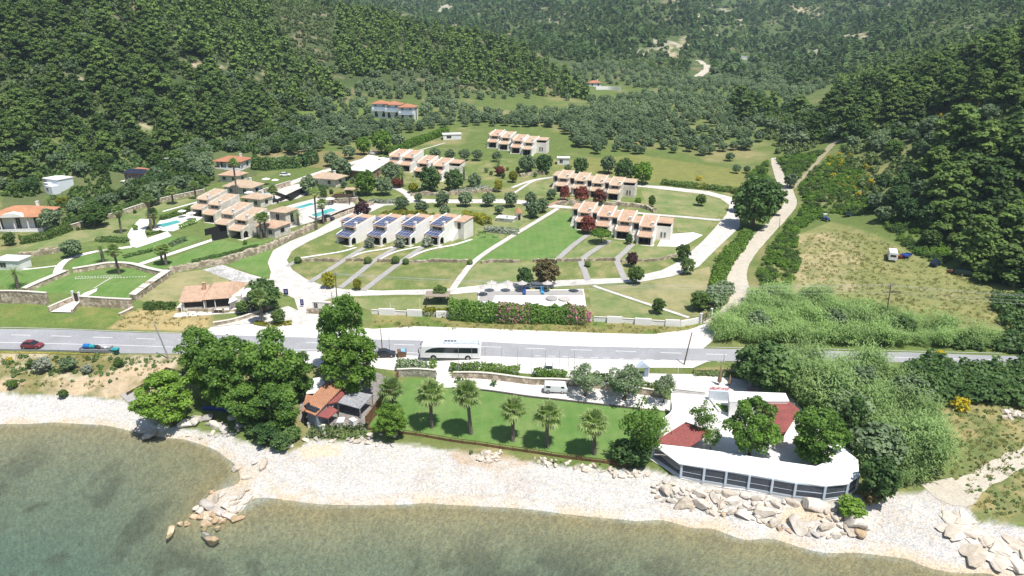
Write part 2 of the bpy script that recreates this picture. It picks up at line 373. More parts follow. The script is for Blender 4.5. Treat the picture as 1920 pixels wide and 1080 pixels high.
# ------------------------------------------------------------------ the land itself
def mix(a, b, t): return a*(1-t[..., None]) + np.asarray(b)*t[..., None]
n1 = fbm(GX/9, GY/9, 41); n2 = fbm(GX/35, GY/35, 43); n3 = fbm(GX/2.6, GY/2.6, 47, 3)
def sm(a, lo, hi): return np.clip((a-lo)/(hi-lo), 0, 1)
GREEN, TAN, SCRUB, SOIL, ROCK, PEB, SAND = (.125,.175,.06), (.29,.25,.13), (.062,.090,.036), (.23,.19,.13), (.50,.45,.38), (.535,.53,.52), (.56,.48,.37)
COLR = np.zeros(GX.shape+(3,)) + np.array((.12,.165,.05))
COLR = mix(COLR, TAN, sm(n2*.6+n1*.4, .5, .72)*.75)
hm = np.clip((GZ-20)/16, 0, 1)*np.clip((GY-170)/60, 0, 1)
COLR = mix(COLR, SCRUB, hm*.95); COLR = mix(COLR, (.085,.125,.045), np.clip((GY-620)/150, 0, 1)*.8); COLR = mix(COLR, SOIL, hm*sm(n1, .6, .72)*.8)
COLR = mix(COLR, ROCK, np.clip((GY-700)/200, 0, 1)*sm(fbm(GX/40, GY/40, 77, 5), .60, .68)*.7)
def cover(px, col, amt=1.0, blot=None, soft=None):
    global COLR
    poly = WP(px); s = inside(poly, GX, GY).astype(float)
    # ragged natural edge
    wx = (fbm(GX/3.5, GY/3.5, 91, 3)-.5)*3.0; wy = (fbm(GX/3.5, GY/3.5, 95, 3)-.5)*3.0
    s = (s + inside(poly, GX+wx, GY+wy) + inside(poly, GX-wy*.6, GY+wx*.6))/3
    t = s*amt
    if blot: t = t*sm(n1*.5+n3*.5, blot[0], blot[1])
    COLR = mix(COLR, col, t); return s
cover([(430,500),(640,395),(780,300),(1100,300),(1400,350),(1420,480),(1340,600),(560,600)], (.15,.195,.065), .85)
cover([(430,500),(640,395),(780,300),(1100,300),(1400,350),(1420,480),(1340,600),(560,600)], (.28,.25,.13), .8, (.46,.66))
cover([(0,590),(0,470),(300,360),(560,420),(480,600)], (.135,.185,.06), .8)
cover([(1470,450),(1560,415),(1640,440),(1760,500),(1930,545),(2000,640),(1750,610),(1600,580),(1480,560),(1430,520)], (.20,.215,.085), 1.0)
cover([(1470,450),(1560,415),(1640,440),(1760,500),(1930,545),(2000,640),(1750,610),(1600,580),(1480,560),(1430,520)], (.30,.265,.13), .6, (.50,.70))
cover([(1485,440),(1560,435),(1620,470),(1600,545),(1500,560),(1475,520)], (.42,.345,.215), .5, (.36,.56))
cover([(1000,305),(1200,290),(1400,320),(1400,350),(1200,340)], (.19,.20,.065), .9)
cover([(700,585),(1300,596),(1330,612),(1290,632),(900,622),(700,618)], (.24,.22,.09), .9); cover([(700,585),(1300,596),(1330,612),(1290,632),(900,622),(700,618)], (.11,.17,.04), .9, (.46,.6))
cover([(0,575),(255,582),(200,615),(0,612)], (.13,.19,.05), 1.0); cover([(0,575),(255,582),(200,615),(0,612)], (.22,.2,.08), .7, (.5,.66))
cover([(255,580),(400,583),(385,620),(200,618)], (.37,.30,.15), 1.0, (.2,.45))
cover([(-100,665),(220,668),(340,665),(330,690),(260,745),(130,738),(-100,730)], (.20,.19,.08), 1.0); cover([(-100,665),(340,668),(330,690),(260,745),(-100,730)], (.44,.38,.28), .9, (.46,.58))
cover([(-100,712),(130,716),(250,690),(320,680),(300,745),(130,742),(-100,735)], (.46,.36,.25), .85, (.3,.5))
cover([(1740,770),(2100,720),(2200,1000),(1830,985),(1800,915),(1700,930)], (.155,.185,.07), 1.0); cover([(1740,770),(2100,720),(2200,1000),(1830,985),(1800,915)], (.30,.25,.125), .8, (.48,.66))
cover([(1300,690),(1440,690),(1440,735),(1300,735)], (.30,.24,.13), 1.0)
cover([(480,265),(640,285),(780,262),(640,320),(480,300)], (.22,.19,.09), .9)
cover([(560,190),(740,190),(700,260),(580,280)], (.13,.18,.05), .9)
for q in ([(195,62),(232,60),(245,75),(215,82)],[(360,120),(430,121),(425,130),(355,128)],[(475,138),(505,135),(500,155),(480,158)],[(130,140),(165,145),(160,162),(130,155)],[(260,225),(285,240),(275,255),(255,245)],[(40,65),(65,68),(60,80),(38,78)],[(0,180),(20,180),(15,200),(0,205)],[(1565,70),(1630,68),(1640,78),(1575,80)],[(1500,95),(1545,93),(1540,102),(1490,104)],[(1255,80),(1295,62),(1300,75),(1262,118),(1250,105)],[(1630,155),(1670,155),(1660,170),(1620,168)],[(1450,20),(1530,8),(1535,35),(1500,30)],[(1280,20),(1430,5),(1420,45),(1290,50)],[(1100,30),(1130,35),(1140,70),(1100,60)],[(918,95),(935,95),(940,150),(925,145)],[(530,280),(580,270),(570,295),(500,300)]):
    cover(q, (.46,.385,.28), .75, (.40,.58))
_road = [(-300,735),(0,738),(130,742),(240,750),(290,800),(340,800),(430,815),(500,842),(545,850),(580,826),(700,826),(800,840),(860,848),(1000,866),(1130,880),(1215,880),(1270,893),(1440,921),(1560,938),(1608,925),(1625,940),(1680,925),(1730,925),(1775,900),(1800,920),(1830,980),(1920,990),(2300,1000),(2400,1079),(-500,1079)]
bch = np.maximum(cover(_road, PEB, .98), ((GZ < .3) & (GY < 140)).astype(float))
COLR = mix(COLR, PEB, ((GZ < .3) & (GY < 140)).astype(float)*.98)
COLR = COLR*(1 - (bch*.16*sm(n3, .35, .65))[..., None])
COLR = mix(COLR, (.50,.40,.27), bch*sm(-GZ+.42, 0, .32)*.7*sm(n3, .25, .6))
COLR = mix(COLR, (.40,.35,.31), bch*sm(n1*.7+n3*.3, .56, .66)*.35*(GZ > .3))
wz = GZ+(fbm(GX/7, GY/7, 61)-.5)*.28
for z0_, w_, k_ in ((.32,.05,.38),(.62,.06,.2),(.95,.08,.24),(1.3,.1,.16)): COLR = mix(COLR, (.36,.32,.27), bch*np.exp(-((wz-z0_)/w_)**2)*k_*sm(n1, .3, .6))
cover([(840,850),(930,838),(960,858),(1000,866),(930,885),(860,872)], (.40,.30,.20), .6, (.42,.55))
cover([(560,838),(640,830),(640,852),(570,862)], (.60,.50,.37), .8)
cover([(1470,945),(1550,945),(1560,975),(1450,985)], (.50,.42,.31), .9)
# sea bed: brown weed on the shallow stones, further out light lost in the water painted in by depth
dp = np.clip(-GZ, 0, 5)*(GY < 140)
sea = (dp > 0).astype(float)
COLR = mix(COLR, (.36,.30,.18), sea*sm(dp, .02, .15)*.9)
COLR = mix(COLR, (.32,.31,.22), sea*sm(dp, .18, .65))
COLR = mix(COLR, (.215,.25,.195), sea*sm(dp, .7, 1.6))
COLR = mix(COLR, (.125,.20,.175), sea*sm(dp, 1.5, 3.6))
COLR = mix(COLR, (.065,.07,.055), sea*sm(n3*.5+n1*.5, .5, .62)*sm(dp, .4, 1.6)*.6)
COLR = mix(COLR, (.16,.26,.20), sea*sm(n2, .6, .72)*sm(dp, 2.2, 3.6)*.7)
n4 = nrg.uniform(0, 1, GX.shape); COLR = COLR*(.86+.28*n3[..., None])*(1+(sea*(n4-.5)*.4)[..., None])
lf_ = inside(WP([(0,300),(230,300),(400,280),(470,265),(480,330),(400,345),(130,420),(0,440)]), GX, GY)*1.0
COLR = mix(COLR, (.10,.125,.055), lf_*.75)

def mat_land():
    m, nt, b = _nodes('land'); b.inputs['Roughness'].default_value = .95; b.inputs['Specular IOR Level'].default_value = .1
    a = _n(nt, 'ShaderNodeAttribute', attribute_name='cover')
    f = _noise(nt, 1.6, 7, .8); g = _noise(nt, .35, 4, .6)
    c = _mul(nt, a.outputs['Color'], _ramp(nt, f, [(.28, .62), (.5, 1.0), (.75, 1.32)]))
    c = _mul(nt, c, _ramp(nt, g, [(.3, (.88, .92, .9)), (.7, (1.12, 1.06, 1.0))]))
    nt.links.new(c, b.inputs['Base Color']); _bump(nt, b, f, .6, .12); return m
def mat_pebble():
    m, nt, b = _nodes('pebbles'); b.inputs['Roughness'].default_value = .9; b.inputs['Specular IOR Level'].default_value = .2
    a = _n(nt, 'ShaderNodeAttribute', attribute_name='cover'); tc = _n(nt, 'ShaderNodeTexCoord')
    v = _n(nt, 'ShaderNodeTexVoronoi'); v.inputs['Scale'].default_value = 5.2; nt.links.new(tc.outputs['Object'], v.inputs['Vector'])
    s = _n(nt, 'ShaderNodeSeparateColor'); nt.links.new(v.outputs['Color'], s.inputs[0])
    c = _mul(nt, a.outputs['Color'], _ramp(nt, s.outputs[0], [(0, .74), (.35, .96), (1, 1.2)]))
    c = _mul(nt, c, _ramp(nt, s.outputs[1], [(0, (.9, .94, 1.0)), (1, (1.1, 1.0, .86))]))
    c = _mul(nt, c, _ramp(nt, _noise(nt, 1.1, 6, .75), [(.3, .92), (.7, 1.06)]))
    nt.links.new(c, b.inputs['Base Color']); _bump(nt, b, v.outputs['Distance'], .45, .1); return m
ML, MP = mat_land(), mat_pebble()
MB_ = inside(WP(_road), GX, GY) & (GY < 160) | ((GZ < .3) & (GY < 140))
_fz = (GZ[:-1,:-1]+GZ[1:,1:])/2; _fy = (GY[:-1,:-1]+GY[1:,1:])/2
_zone = np.where((_fy < 140) & (_fz < -.02), 0, np.where(MB_[:-1,:-1], 1, np.where((_fy > 255) & (_fz > 14), 3, 2)))
_idx = np.arange(NU*NV).reshape(NV, NU)
_Q4 = np.stack([_idx[:-1,:-1], _idx[:-1,1:], _idx[1:,1:], _idx[1:,:-1]], -1)
_allv = np.stack([GX, GY, GZ], -1).reshape(-1, 3); _allc = COLR.reshape(-1, 3)
for zi, nm in enumerate(['seabed', 'beach', 'ground', 'hills']):
    f = _Q4[_zone == zi]; used, inv = np.unique(f, return_inverse=True); f = inv.reshape(f.shape)
    me = mesh_np(nm, _allv[used], f, MP if zi < 2 else ML, smooth=True)
    at = me.attributes.new('cover', 'FLOAT_COLOR', 'POINT'); at.data.foreach_set('color', np.concatenate([_allc[used], np.ones((len(used), 1))], 1).astype(np.float32).ravel())
    tag(link(nm, me), kind='structure')
def mat_water():
    m, nt, b = _nodes('water'); nt.nodes.remove(b)
    tr = _n(nt, 'ShaderNodeBsdfTransparent'); tr.inputs[0].default_value = (.86, .90, .84, 1)
    gl = _n(nt, 'ShaderNodeBsdfGlossy'); gl.inputs['Roughness'].default_value = .06
    df = _n(nt, 'ShaderNodeBsdfDiffuse'); df.inputs[0].default_value = (.13, .15, .115, 1)
    tc = _n(nt, 'ShaderNodeTexCoord'); mp = _n(nt, 'ShaderNodeMapping'); mp.inputs['Scale'].default_value = (1.0, 1.5, 1); mp.inputs['Rotation'].default_value = (0, 0, .5); nt.links.new(tc.outputs['Object'], mp.inputs[0])
    h = _noise(nt, 1.5, 5, .6, vec=mp.outputs[0]); bp = _n(nt, 'ShaderNodeBump'); bp.inputs['Strength'].default_value = .6; bp.inputs['Distance'].default_value = .22; nt.links.new(h, bp.inputs['Height'])
    fr = _n(nt, 'ShaderNodeFresnel'); fr.inputs['IOR'].default_value = 1.33
    nt.links.new(bp.outputs[0], fr.inputs['Normal']); nt.links.new(bp.outputs[0], gl.inputs['Normal']); nt.links.new(bp.outputs[0], df.inputs['Normal'])
    m0 = _n(nt, 'ShaderNodeMixShader'); m0.inputs[0].default_value = .16; nt.links.new(tr.outputs[0], m0.inputs[1]); nt.links.new(df.outputs[0], m0.inputs[2])
    m1 = _n(nt, 'ShaderNodeMixShader'); nt.links.new(fr.outputs[0], m1.inputs[0]); nt.links.new(m0.outputs[0], m1.inputs[1]); nt.links.new(gl.outputs[0], m1.inputs[2])
    nt.links.new(m1.outputs[0], nt.nodes['Material Output'].inputs['Surface']); return m
sea_o = MB(); sea_o.quad((-220, 20, 0), (220, 20, 0), (220, 122, 0), (-220, 122, 0)); tag(sea_o.build('sea', mat_water()), kind='structure')

# ------------------------------------------------------------------ vegetation
LEAF = dict(
 pine=mat_leaf('pine_needles', (.032,.072,.016), (.19,.285,.066), .3, .7, .25),
 pinefar=mat_leaf('pine_needles_distant', (.048,.095,.034), (.17,.265,.085), .32, .8, .03),
 olive=mat_leaf('olive_leaves', (.085,.140,.065), (.270,.355,.190), .3, .6, .3),
 broad=mat_leaf('broad_leaves', (.062,.140,.026), (.240,.40,.075), .42, .5, .3),
 bright=mat_leaf('bright_leaves', (.085,.175,.022), (.28,.44,.070), .42, .5, .3),
 dark=mat_leaf('dark_leaves', (.038,.090,.026), (.15,.245,.070), .3, .5, .3),
 yellow=mat_leaf('golden_leaves', (.15,.17,.016), (.45,.43,.045), .35, .6, .4),
 red=mat_leaf('red_leaves', (.085,.028,.018), (.31,.085,.055), .3, .6, .5),
 purple=mat_leaf('purple_leaves', (.034,.018,.024), (.12,.055,.065), .25, .6, .4),
 bronze=mat_leaf('bronze_leaves', (.060,.062,.022), (.22,.165,.075), .25, .6, .35),
 broom=mat_leaf('broom_flowers', (.14,.18,.02), (.70,.54,.025), .3, .7, .6),
 hedge=mat_leaf('hedge_leaves', (.045,.095,.020), (.155,.245,.055), .32, .6, .4),
 scrub=mat_leaf('scrub_leaves', (.055,.10,.032), (.21,.275,.10), .28, .7, .08),
 reed=mat_leaf('reed_leaves', (.105,.170,.06), (.38,.53,.20), .4, .6, .10),
 silver=mat_leaf('silver_leaves', (.14,.17,.12), (.45,.48,.40), .3, .6, .4),
 palm=mat_leaf('palm_leaves', (.10,.17,.055), (.44,.53,.23), .5, .45, .5),
 pink=mat_leaf('pink_flowers', (.35,.10,.17), (.78,.36,.46), .3, .6, .8),
 frond=mat_leaf('dry_fronds', (.20,.16,.09), (.50,.43,.27), .3, .8, .8))
BARK = mat('bark', (.13,.095,.065), .95, .4, 2.5, bump=.4); PALMBARK = mat('palm_bark', (.16,.135,.11), .95, .4, 3.0, bump=.5)
WHITEWASH = mat('whitewash', (.72,.70,.66), .9, .15, 3)

def quads(P, N, s, r, asp=1.0):
    """one square leaf clump per point, facing N"""
    n = len(P); N = N/np.linalg.norm(N, axis=1, keepdims=True)
    a = r.normal(size=(n, 3)); a -= (a*N).sum(1, keepdims=True)*N; a /= np.linalg.norm(a, axis=1, keepdims=True)
    b = np.cross(N, a); s = np.broadcast_to(s, (n,))[:, None]*.5
    k = N*s*.35*r.uniform(-1, 1, (n, 1))
    V = np.stack([P-a*s-b*s*asp*.6, P+a*s*.8-b*s*asp+k, P+a*s+b*s*asp*.7, P-a*s*.7+b*s*asp-k], 1).reshape(-1, 3)
    return V, np.arange(4*n).reshape(n, 4)
def cloud(lobes, n, size, seed, up=.4, rnd=.42, hollow=.55, flat=1.0, stray=0.0):
    """leaf clumps through a set of ellipsoid lobes (cx,cy,cz,rx,rz)"""
    r = np.random.default_rng(seed); L = np.array(lobes, float)
    w = L[:, 3]**2; k = r.choice(len(L), n, p=w/w.sum())
    d = r.normal(size=(n, 3)); d /= np.linalg.norm(d, axis=1, keepdims=True)
    d[:, 2] = np.where(d[:, 2] < -.55, -d[:, 2]*.6, d[:, 2]); rad = r.uniform(hollow, 1.06, n)**.7*(1+stray*np.abs(r.normal(0, .28, n)))
    P = L[k, :3] + d*rad[:, None]*np.stack([L[k, 3], L[k, 3], L[k, 4]], 1)
    N = d*(1-rnd) + r.normal(size=(n, 3))*rnd*.7 + np.array([0, 0, up]); N[:, 2] *= flat
    V, F = quads(P, N, size*r.uniform(.6, 1.35, n), r)
    return V, F, np.clip(r.normal(.5, .20, n) + r.normal(0, .16, len(L))[k], 0, 1)
def leaf_mesh(name, VFT, m):
    V, F, t = VFT; me = mesh_np(name, V, F, m)
    at = me.attributes.new('tint', 'FLOAT', 'POINT'); at.data.foreach_set('value', np.repeat(t, F.shape[1]).astype(np.float32)); return me
def limbs_mesh(name, h, r, seed, n=5, m=None, lean=.1, spread=.6, split=.45):
    q = random.Random(seed); b = MB(); top = Vector((q.uniform(-lean, lean)*h, q.uniform(-lean, lean)*h, h*.8))
    mid = Vector((top.x*.4, top.y*.3, h*split)); b.tube([(0,0,-.4), (0,0,.05), mid, top], [r*1.5, r*1.1, r*.75, r*.25], 7)
    for i in range(n):
        a = 2*math.pi*(i+q.random()*.6)/n; z = h*q.uniform(split*.8, .75); p = mid.lerp(top, max(0, (z-mid.z)/(top.z-mid.z)))
        e = p + Vector((math.cos(a), math.sin(a), q.uniform(.5, 1.0)))*h*spread*q.uniform(.4, .6)
        b.tube([p, p.lerp(e, .5)+Vector((0,0,-.05*h)), e], [r*.5, r*.3, r*.1], 5)
    return b.mesh(name, m or BARK)
def lobes_pine(h, R, seed, base=.18, conic=.75):
    q = random.Random(seed); L = []
    for i in range(22):
        t = base + (1-base)*(i/21)**.9; rr = R*((1-t)/(1-base))**conic*1.0 + .12*R
        a = i*2.4 + q.uniform(-.5, .5); o = rr*q.uniform(.45, .85)*(1-.3*t); s = (.36-.14*t)*R*q.uniform(.8, 1.25)
        L.append((o*math.cos(a), o*math.sin(a), t*h*.96, s*1.15, s*.62))
    for t in (.35, .55, .75): L.append((0, 0, t*h, R*(.55-.4*t), h*.12))
    return L
def lobes_round(h, R, seed, trunk=.25, n=26):
    q = random.Random(seed); hc = h*(1-trunk)*.5; zc = h*trunk+hc; L = [(0, 0, zc, R*.80, hc*.80)]
    for i in range(n):
        z = 1-2*(i+.5)/n; z = max(-.8, z); a = i*2.4+q.random()*.8; o = math.sqrt(1-z*z)*R*q.uniform(.66, .86); s = R*q.uniform(.17, .34)
        L.append((o*math.cos(a), o*math.sin(a), zc+hc*z*.82, s, s*.85))
    return L
def lobes_open(h, R, seed, n=40, trunk=.3):
    q = random.Random(seed); hc = h*(1-trunk)*.5; zc = h*trunk+hc; L = [(R*.1, 0, zc, R*.50, hc*.62)]
    big = [(q.uniform(0, 6.28), q.uniform(-.5, .8), q.uniform(.75, 1.15)) for _ in range(6)]
    for i in range(n):
        z = q.uniform(-.85, .95); a = i*2.4+q.random(); k = max([1.0*g*max(0, math.cos(a-b))*max(0, 1-abs(z-c)) for b, c, g in big]+[.55])
        o = math.sqrt(max(.05, 1-z*z))*R*(.42+.52*k)*q.uniform(.72, 1.08); s = R*q.uniform(.12, .26)
        L.append((o*math.cos(a), o*math.sin(a), zc+hc*z*.9, s*1.1, s*.85))
    return L
TREES = {}
def proto(kind, trunk, crown): TREES.setdefault(kind, []).append((trunk, crown))
for s in range(5):   # tall pines, broad and irregular (unit: 10 m high)
    proto('pine', limbs_mesh('trunk', 9, .22, s, 4, lean=.03, spread=.3, split=.4), leaf_mesh('crown', cloud(lobes_pine(10, 4.4+.5*(s%3), s+10, .10+.06*(s%3), .34+.12*(s%3)), 3000, .58, s+20, up=.6), LEAF['pine']))
for s in range(3): proto('pinemid', None, leaf_mesh('crown', cloud(lobes_pine(10, 3.5+.5*s, s+40, .08, .55), 620, 1.05, s+50, up=.6), LEAF['pine']))
for s in range(4): proto('olive', limbs_mesh('trunk', 3.6, .2, s+60, 5, lean=.12, split=.3), leaf_mesh('crown', cloud(lobes_round(5, 2.55, s+70, .14), 1900, .36, s+80, up=.3), LEAF['olive']))
for s in range(3): proto('oliveopen', limbs_mesh('trunk', 4, .22, s+90, 7, lean=.15, split=.22), leaf_mesh('crown', cloud(lobes_open(5, 2.9, s+95, 30, .24), 2600, .21, s+97, up=.35, stray=.8), LEAF['olive']))
for s in range(3): proto('broad', limbs_mesh('trunk', 8, .25, s+100, 10, lean=.08, spread=.8, split=.3), leaf_mesh('crown', cloud(lobes_open(10, 4.2, s+110, 46, .10), 9800, .29, s+120, up=.35, rnd=.5, stray=.55), LEAF['broad']))
for s in range(2): proto('bright', limbs_mesh('trunk', 8, .22, s+130, 9, lean=.08, spread=.8, split=.3), leaf_mesh('crown', cloud(lobes_open(10, 4.2, s+140, 46, .10), 9800, .29, s+150, up=.35, rnd=.5, stray=.55), LEAF['bright']))
for s in range(2): proto('sparse', limbs_mesh('trunk', 8, .16, s+160, 9, lean=.12, spread=.65), leaf_mesh('crown', cloud(lobes_open(10, 4.4, s+170, 30, .22), 2600, .30, s+175, up=.3, rnd=.55, stray=1.2), LEAF['broad']))
for s in range(3): proto('dark', limbs_mesh('trunk', 4, .2, s+180, 4), leaf_mesh('crown', cloud(lobes_round(5, 2.5, s+190, .05), 2400, .32, s+195), LEAF['dark']))
for s in range(2): proto('roundgreen', limbs_mesh('trunk', 4, .18, s+200, 4), leaf_mesh('crown', cloud(lobes_round(5, 2.4, s+205, .10), 2200, .30, s+210), LEAF['hedge']))
for k in ('yellow', 'red', 'purple', 'bronze', 'bright', 'silver'):
    proto('bush_'+k, limbs_mesh('trunk', 3.5, .12, 7, 4), leaf_mesh('crown', cloud(lobes_round(5, 2.3, 215, .08), 1800, .32, 220), LEAF[k]))
proto('redegg', limbs_mesh('trunk', 3.5, .12, 8, 4), leaf_mesh('crown', cloud([(0,0,2.7,1.7,2.3), (0,0,2.0,1.75,1.5), (.3,.2,3.6,1.1,1.4)], 1200, .36, 221, hollow=.7), LEAF['red']))
proto('flat', limbs_mesh('trunk', 3, .16, 9, 6), leaf_mesh('crown', cloud([(0,0,2.9,2.9,1.0), (.8,.4,3.2,1.7,.9), (-1,-.3,3.1,1.7,.9)], 1300, .36, 222, hollow=.7), LEAF['bright']))
proto('ball', limbs_mesh('trunk', .8, .08, 10, 3), leaf_mesh('crown', cloud([(0,0,.9,1.0,.95)], 700, .2, 223, hollow=.85, rnd=.3), LEAF['hedge']))
proto('cypress', limbs_mesh('trunk', 7, .12, 11, 0), leaf_mesh('crown', cloud([(0,0,.8+k*.9, .95-.075*k, .9) for k in range(11)], 1200, .4, 224, hollow=.7), LEAF['dark']))
for s in range(3): proto('shrub', None, leaf_mesh('foliage', cloud(lobes_round(2, 1.5, s+230, -.1, 9), 420, .36, s+235), LEAF['scrub']))
for s in range(2): proto('shrubdark', None, leaf_mesh('foliage', cloud(lobes_round(2, 1.5, s+240, -.1, 9), 460, .34, s+245), LEAF['dark']))
for s in range(2): proto('shrubolive', None, leaf_mesh('foliage', cloud(lobes_round(2, 1.5, s+250, -.1, 9), 460, .3, s+255), LEAF['olive']))
proto('shrubbright', None, leaf_mesh('foliage', cloud(lobes_round(2, 1.5, 258, -.1, 9), 460, .3, 259), LEAF['bright']))
for s in range(2): proto('broom', None, leaf_mesh('foliage', cloud(lobes_round(2, 1.4, s+260, -.1, 9), 480, .26, s+265), LEAF['broom']))
proto('silverbush', None, leaf_mesh('foliage', cloud(lobes_round(2, 1.4, 270, -.1, 9), 520, .26, 271), LEAF['silver']))

def fan_palm(seed, h, skirt):
    q = random.Random(seed); t = MB(); bend = q.uniform(-.25, .25)
    pts = [(0,0,-.3), (0,0,.1), (bend*.3,0,h*.4), (bend,0,h)]; t.tube(pts, [.42,.36,.27,.25], 9)
    for k in range(int(h*3)):
        z = .25+k/3.0; x = bend*(z/h)**1.6; t.tube([(x,0,z),(x,0,z+.06),(x,0,z+.2)], [.34-.08*z/h, .36-.08*z/h, .30-.08*z/h], 9, cap=False)
    tm = t.mesh('trunk', PALMBARK); V = []; F = []; T = []; M = []
    def frond(el, az, ln, dry, blade):
        d = Vector((math.cos(az)*math.cos(el), math.sin(az)*math.cos(el), math.sin(el))); o = Vector((bend,0,h-.1))
        e = o + d*ln; side = d.cross(Vector((0,0,1))).normalized(); up = side.cross(d)
        b = len(V); V.extend([o-side*.025, o+side*.025, e+side*.018, e-side*.018]); F.append((b,b+1,b+2,b+3)); T.append(.4); M.append(dry)
        n = 13
        for i in range(n):
            a = (i/(n-1)-.5)*4.6; l = blade*(1-.10*abs(a))*q.uniform(.85, 1.1)
            c = (d*math.cos(a) + side*math.sin(a)).normalized(); w = side*math.cos(a)-d*math.sin(a)
            m1 = e+c*l*.55+up*.06*l; dr = Vector((0,0,-.20*l-.06*l*abs(a)))
            b = len(V); V.extend([e, m1-w*l*.11, e+c*l+dr, m1+w*l*.11]); F.append((b,b+1,b+2,b+3)); T.append(min(1, max(0, q.gauss(.55, .22)))); M.append(dry)
    for i in range(27):
        f = i/26.0; frond(1.40-1.75*f+q.uniform(-.1,.1), i*2.399+q.uniform(-.2,.2), q.uniform(.95,1.4), 0, q.uniform(.95,1.25))
    for i in range(skirt): frond(-.45-.75*i/max(1,skirt)+q.uniform(-.1,.1), i*2.399, q.uniform(.6,.95), 1, .75)
    me = mesh_np('crown', [tuple(v) for v in V], F, [LEAF['palm'], LEAF['frond']], M)
    at = me.attributes.new('tint', 'FLOAT', 'POINT'); at.data.foreach_set('value', np.repeat(T, 4).astype(np.float32)); return tm, me
def date_palm(seed, h, n=46, ln=2.6):
    q = random.Random(seed); t = MB(); t.tube([(0,0,-.3),(0,0,.1),(0,0,h*.5),(0,0,h)], [.5,.42,.36,.42], 10)
    for k in range(int(h*3)): t.tube([(0,0,.2+k/3.),(0,0,.3+k/3.),(0,0,.45+k/3.)], [.40,.44,.36], 10, cap=False)
    tm = t.mesh('trunk', PALMBARK); V = []; F = []; T = []
    for i in range(n):
        f = i/(n-1.0); el = 1.4-1.65*f; az = i*2.399+q.uniform(-.2,.2); p = Vector((0,0,h)); l = ln*q.uniform(.85,1.1); pr = None
        for s in range(9):
            e = el - (s/8.0)**1.3*1.15; d = Vector((math.cos(az)*math.cos(e), math.sin(az)*math.cos(e), math.sin(e))); side = Vector((-math.sin(az), math.cos(az), 0))
            np_ = p+d*l/9; w = .42*math.sin(math.pi*min(1, (s+.9)/9.6))+.05; up = side.cross(d)
            for sg in (1, -1):
                for j in range(2):
                    a = p.lerp(np_, j*.5); b = len(V); tip = a+side*sg*w+d*.28-up*.06-Vector((0,0,.12))
                    V.extend([a, a.lerp(tip,.5)+d*.07, tip, a+d*.1]); F.append((b,b+1,b+2,b+3)); T.append(min(1,max(0,q.gauss(.5,.2))))
            p = np_
    me = mesh_np('crown', [tuple(v) for v in V], F, LEAF['palm']); at = me.attributes.new('tint', 'FLOAT', 'POINT'); at.data.foreach_set('value', np.repeat(T, 4).astype(np.float32)); return tm, me
PALMS = {'fan': [fan_palm(1, 5.2, 12), fan_palm(2, 5.2, 6), fan_palm(3, 5.2, 16)], 'date': [date_palm(4, 2.4), date_palm(5, 2.6)]}

def plant(kind, name, p, h, label, cat, group=None, rz=None, wide=1.0, unit=None, var=None, parts=True, crown='crown'):
    """a plant of height h at point p: a thing with trunk and crown, or foliage only"""
    vs = TREES[kind]; k = rng.randrange(len(vs)) if var is None else var % len(vs); tm, cm = vs[k]
    u = unit or {'pine':10,'pinemid':10,'broad':10,'bright':10,'sparse':10,'cypress':10,'shrub':2,'shrubdark':2,'shrubolive':2,'shrubbright':2,'broom':2,'silverbush':2,'ball':1.9,'flat':4}.get(kind, 5)
    s = h/u; sc = (s*wide*rng.uniform(.95,1.05), s*wide*rng.uniform(.95,1.05), s); rz = rng.uniform(0, 6.28) if rz is None else rz
    if tm is None or not parts:
        o = link(name, cm, None, p, rz, sc); return tag(o, label, cat, group)
    o = empty(name, p, rz, label, cat, group); o.scale = sc
    link('trunk', tm, o); link(crown, cm, o); return o
def palm(kind, base, h, label, group=None, var=0, unit=None, wide=1.0):
    tm, cm = PALMS[kind][var % len(PALMS[kind])]; u = unit or (5.2 if kind == 'fan' else 2.5)
    o = empty('palm_tree', base, rng.uniform(0, 6.28), label, 'palm tree', group); s = h/u; wide *= rng.uniform(.9, 1.12); o.rotation_euler = (rng.uniform(-.05, .05), rng.uniform(-.05, .05), o.rotation_euler[2])
    t = link('trunk', tm, o); t.scale = (1, 1, s)
    c = link('crown', cm, o, (0, 0, u*s-u*wide if kind == 'fan' else u*s-u*wide)); c.scale = (wide,)*3; return o

# one object for a mass of plants: the same leaf clumps laid at many places
def mass(name, P, S, proto_vft, m, seed=0, kind='stuff', squash=(.85, 1.2)):
    V, F, t = proto_vft; n = len(P); r = np.random.default_rng(seed); a = r.uniform(0, 6.283, n); c, s = np.cos(a)[:, None], np.sin(a)[:, None]
    zs = r.uniform(squash[0], squash[1], n)
    X = (V[None, :, 0]*c - V[None, :, 1]*s)*S[:, None] + P[:, None, 0]; Y = (V[None, :, 0]*s + V[None, :, 1]*c)*S[:, None] + P[:, None, 1]
    Z = V[None, :, 2]*(S*zs)[:, None] + P[:, None, 2]
    VV = np.stack([X, Y, Z], -1).reshape(-1, 3); FF = (F[None] + (np.arange(n)*len(V))[:, None, None]).reshape(-1, F.shape[1])
    tt = np.clip(t[None]*.6 + r.normal(.2, .16, n)[:, None], 0, 1)
    me = mesh_np(name, VV, FF, m); at = me.attributes.new('tint', 'FLOAT', 'POINT'); at.data.foreach_set('value', np.repeat(tt.ravel(), F.shape[1]).astype(np.float32))
    return tag(link(name, me), kind=kind)
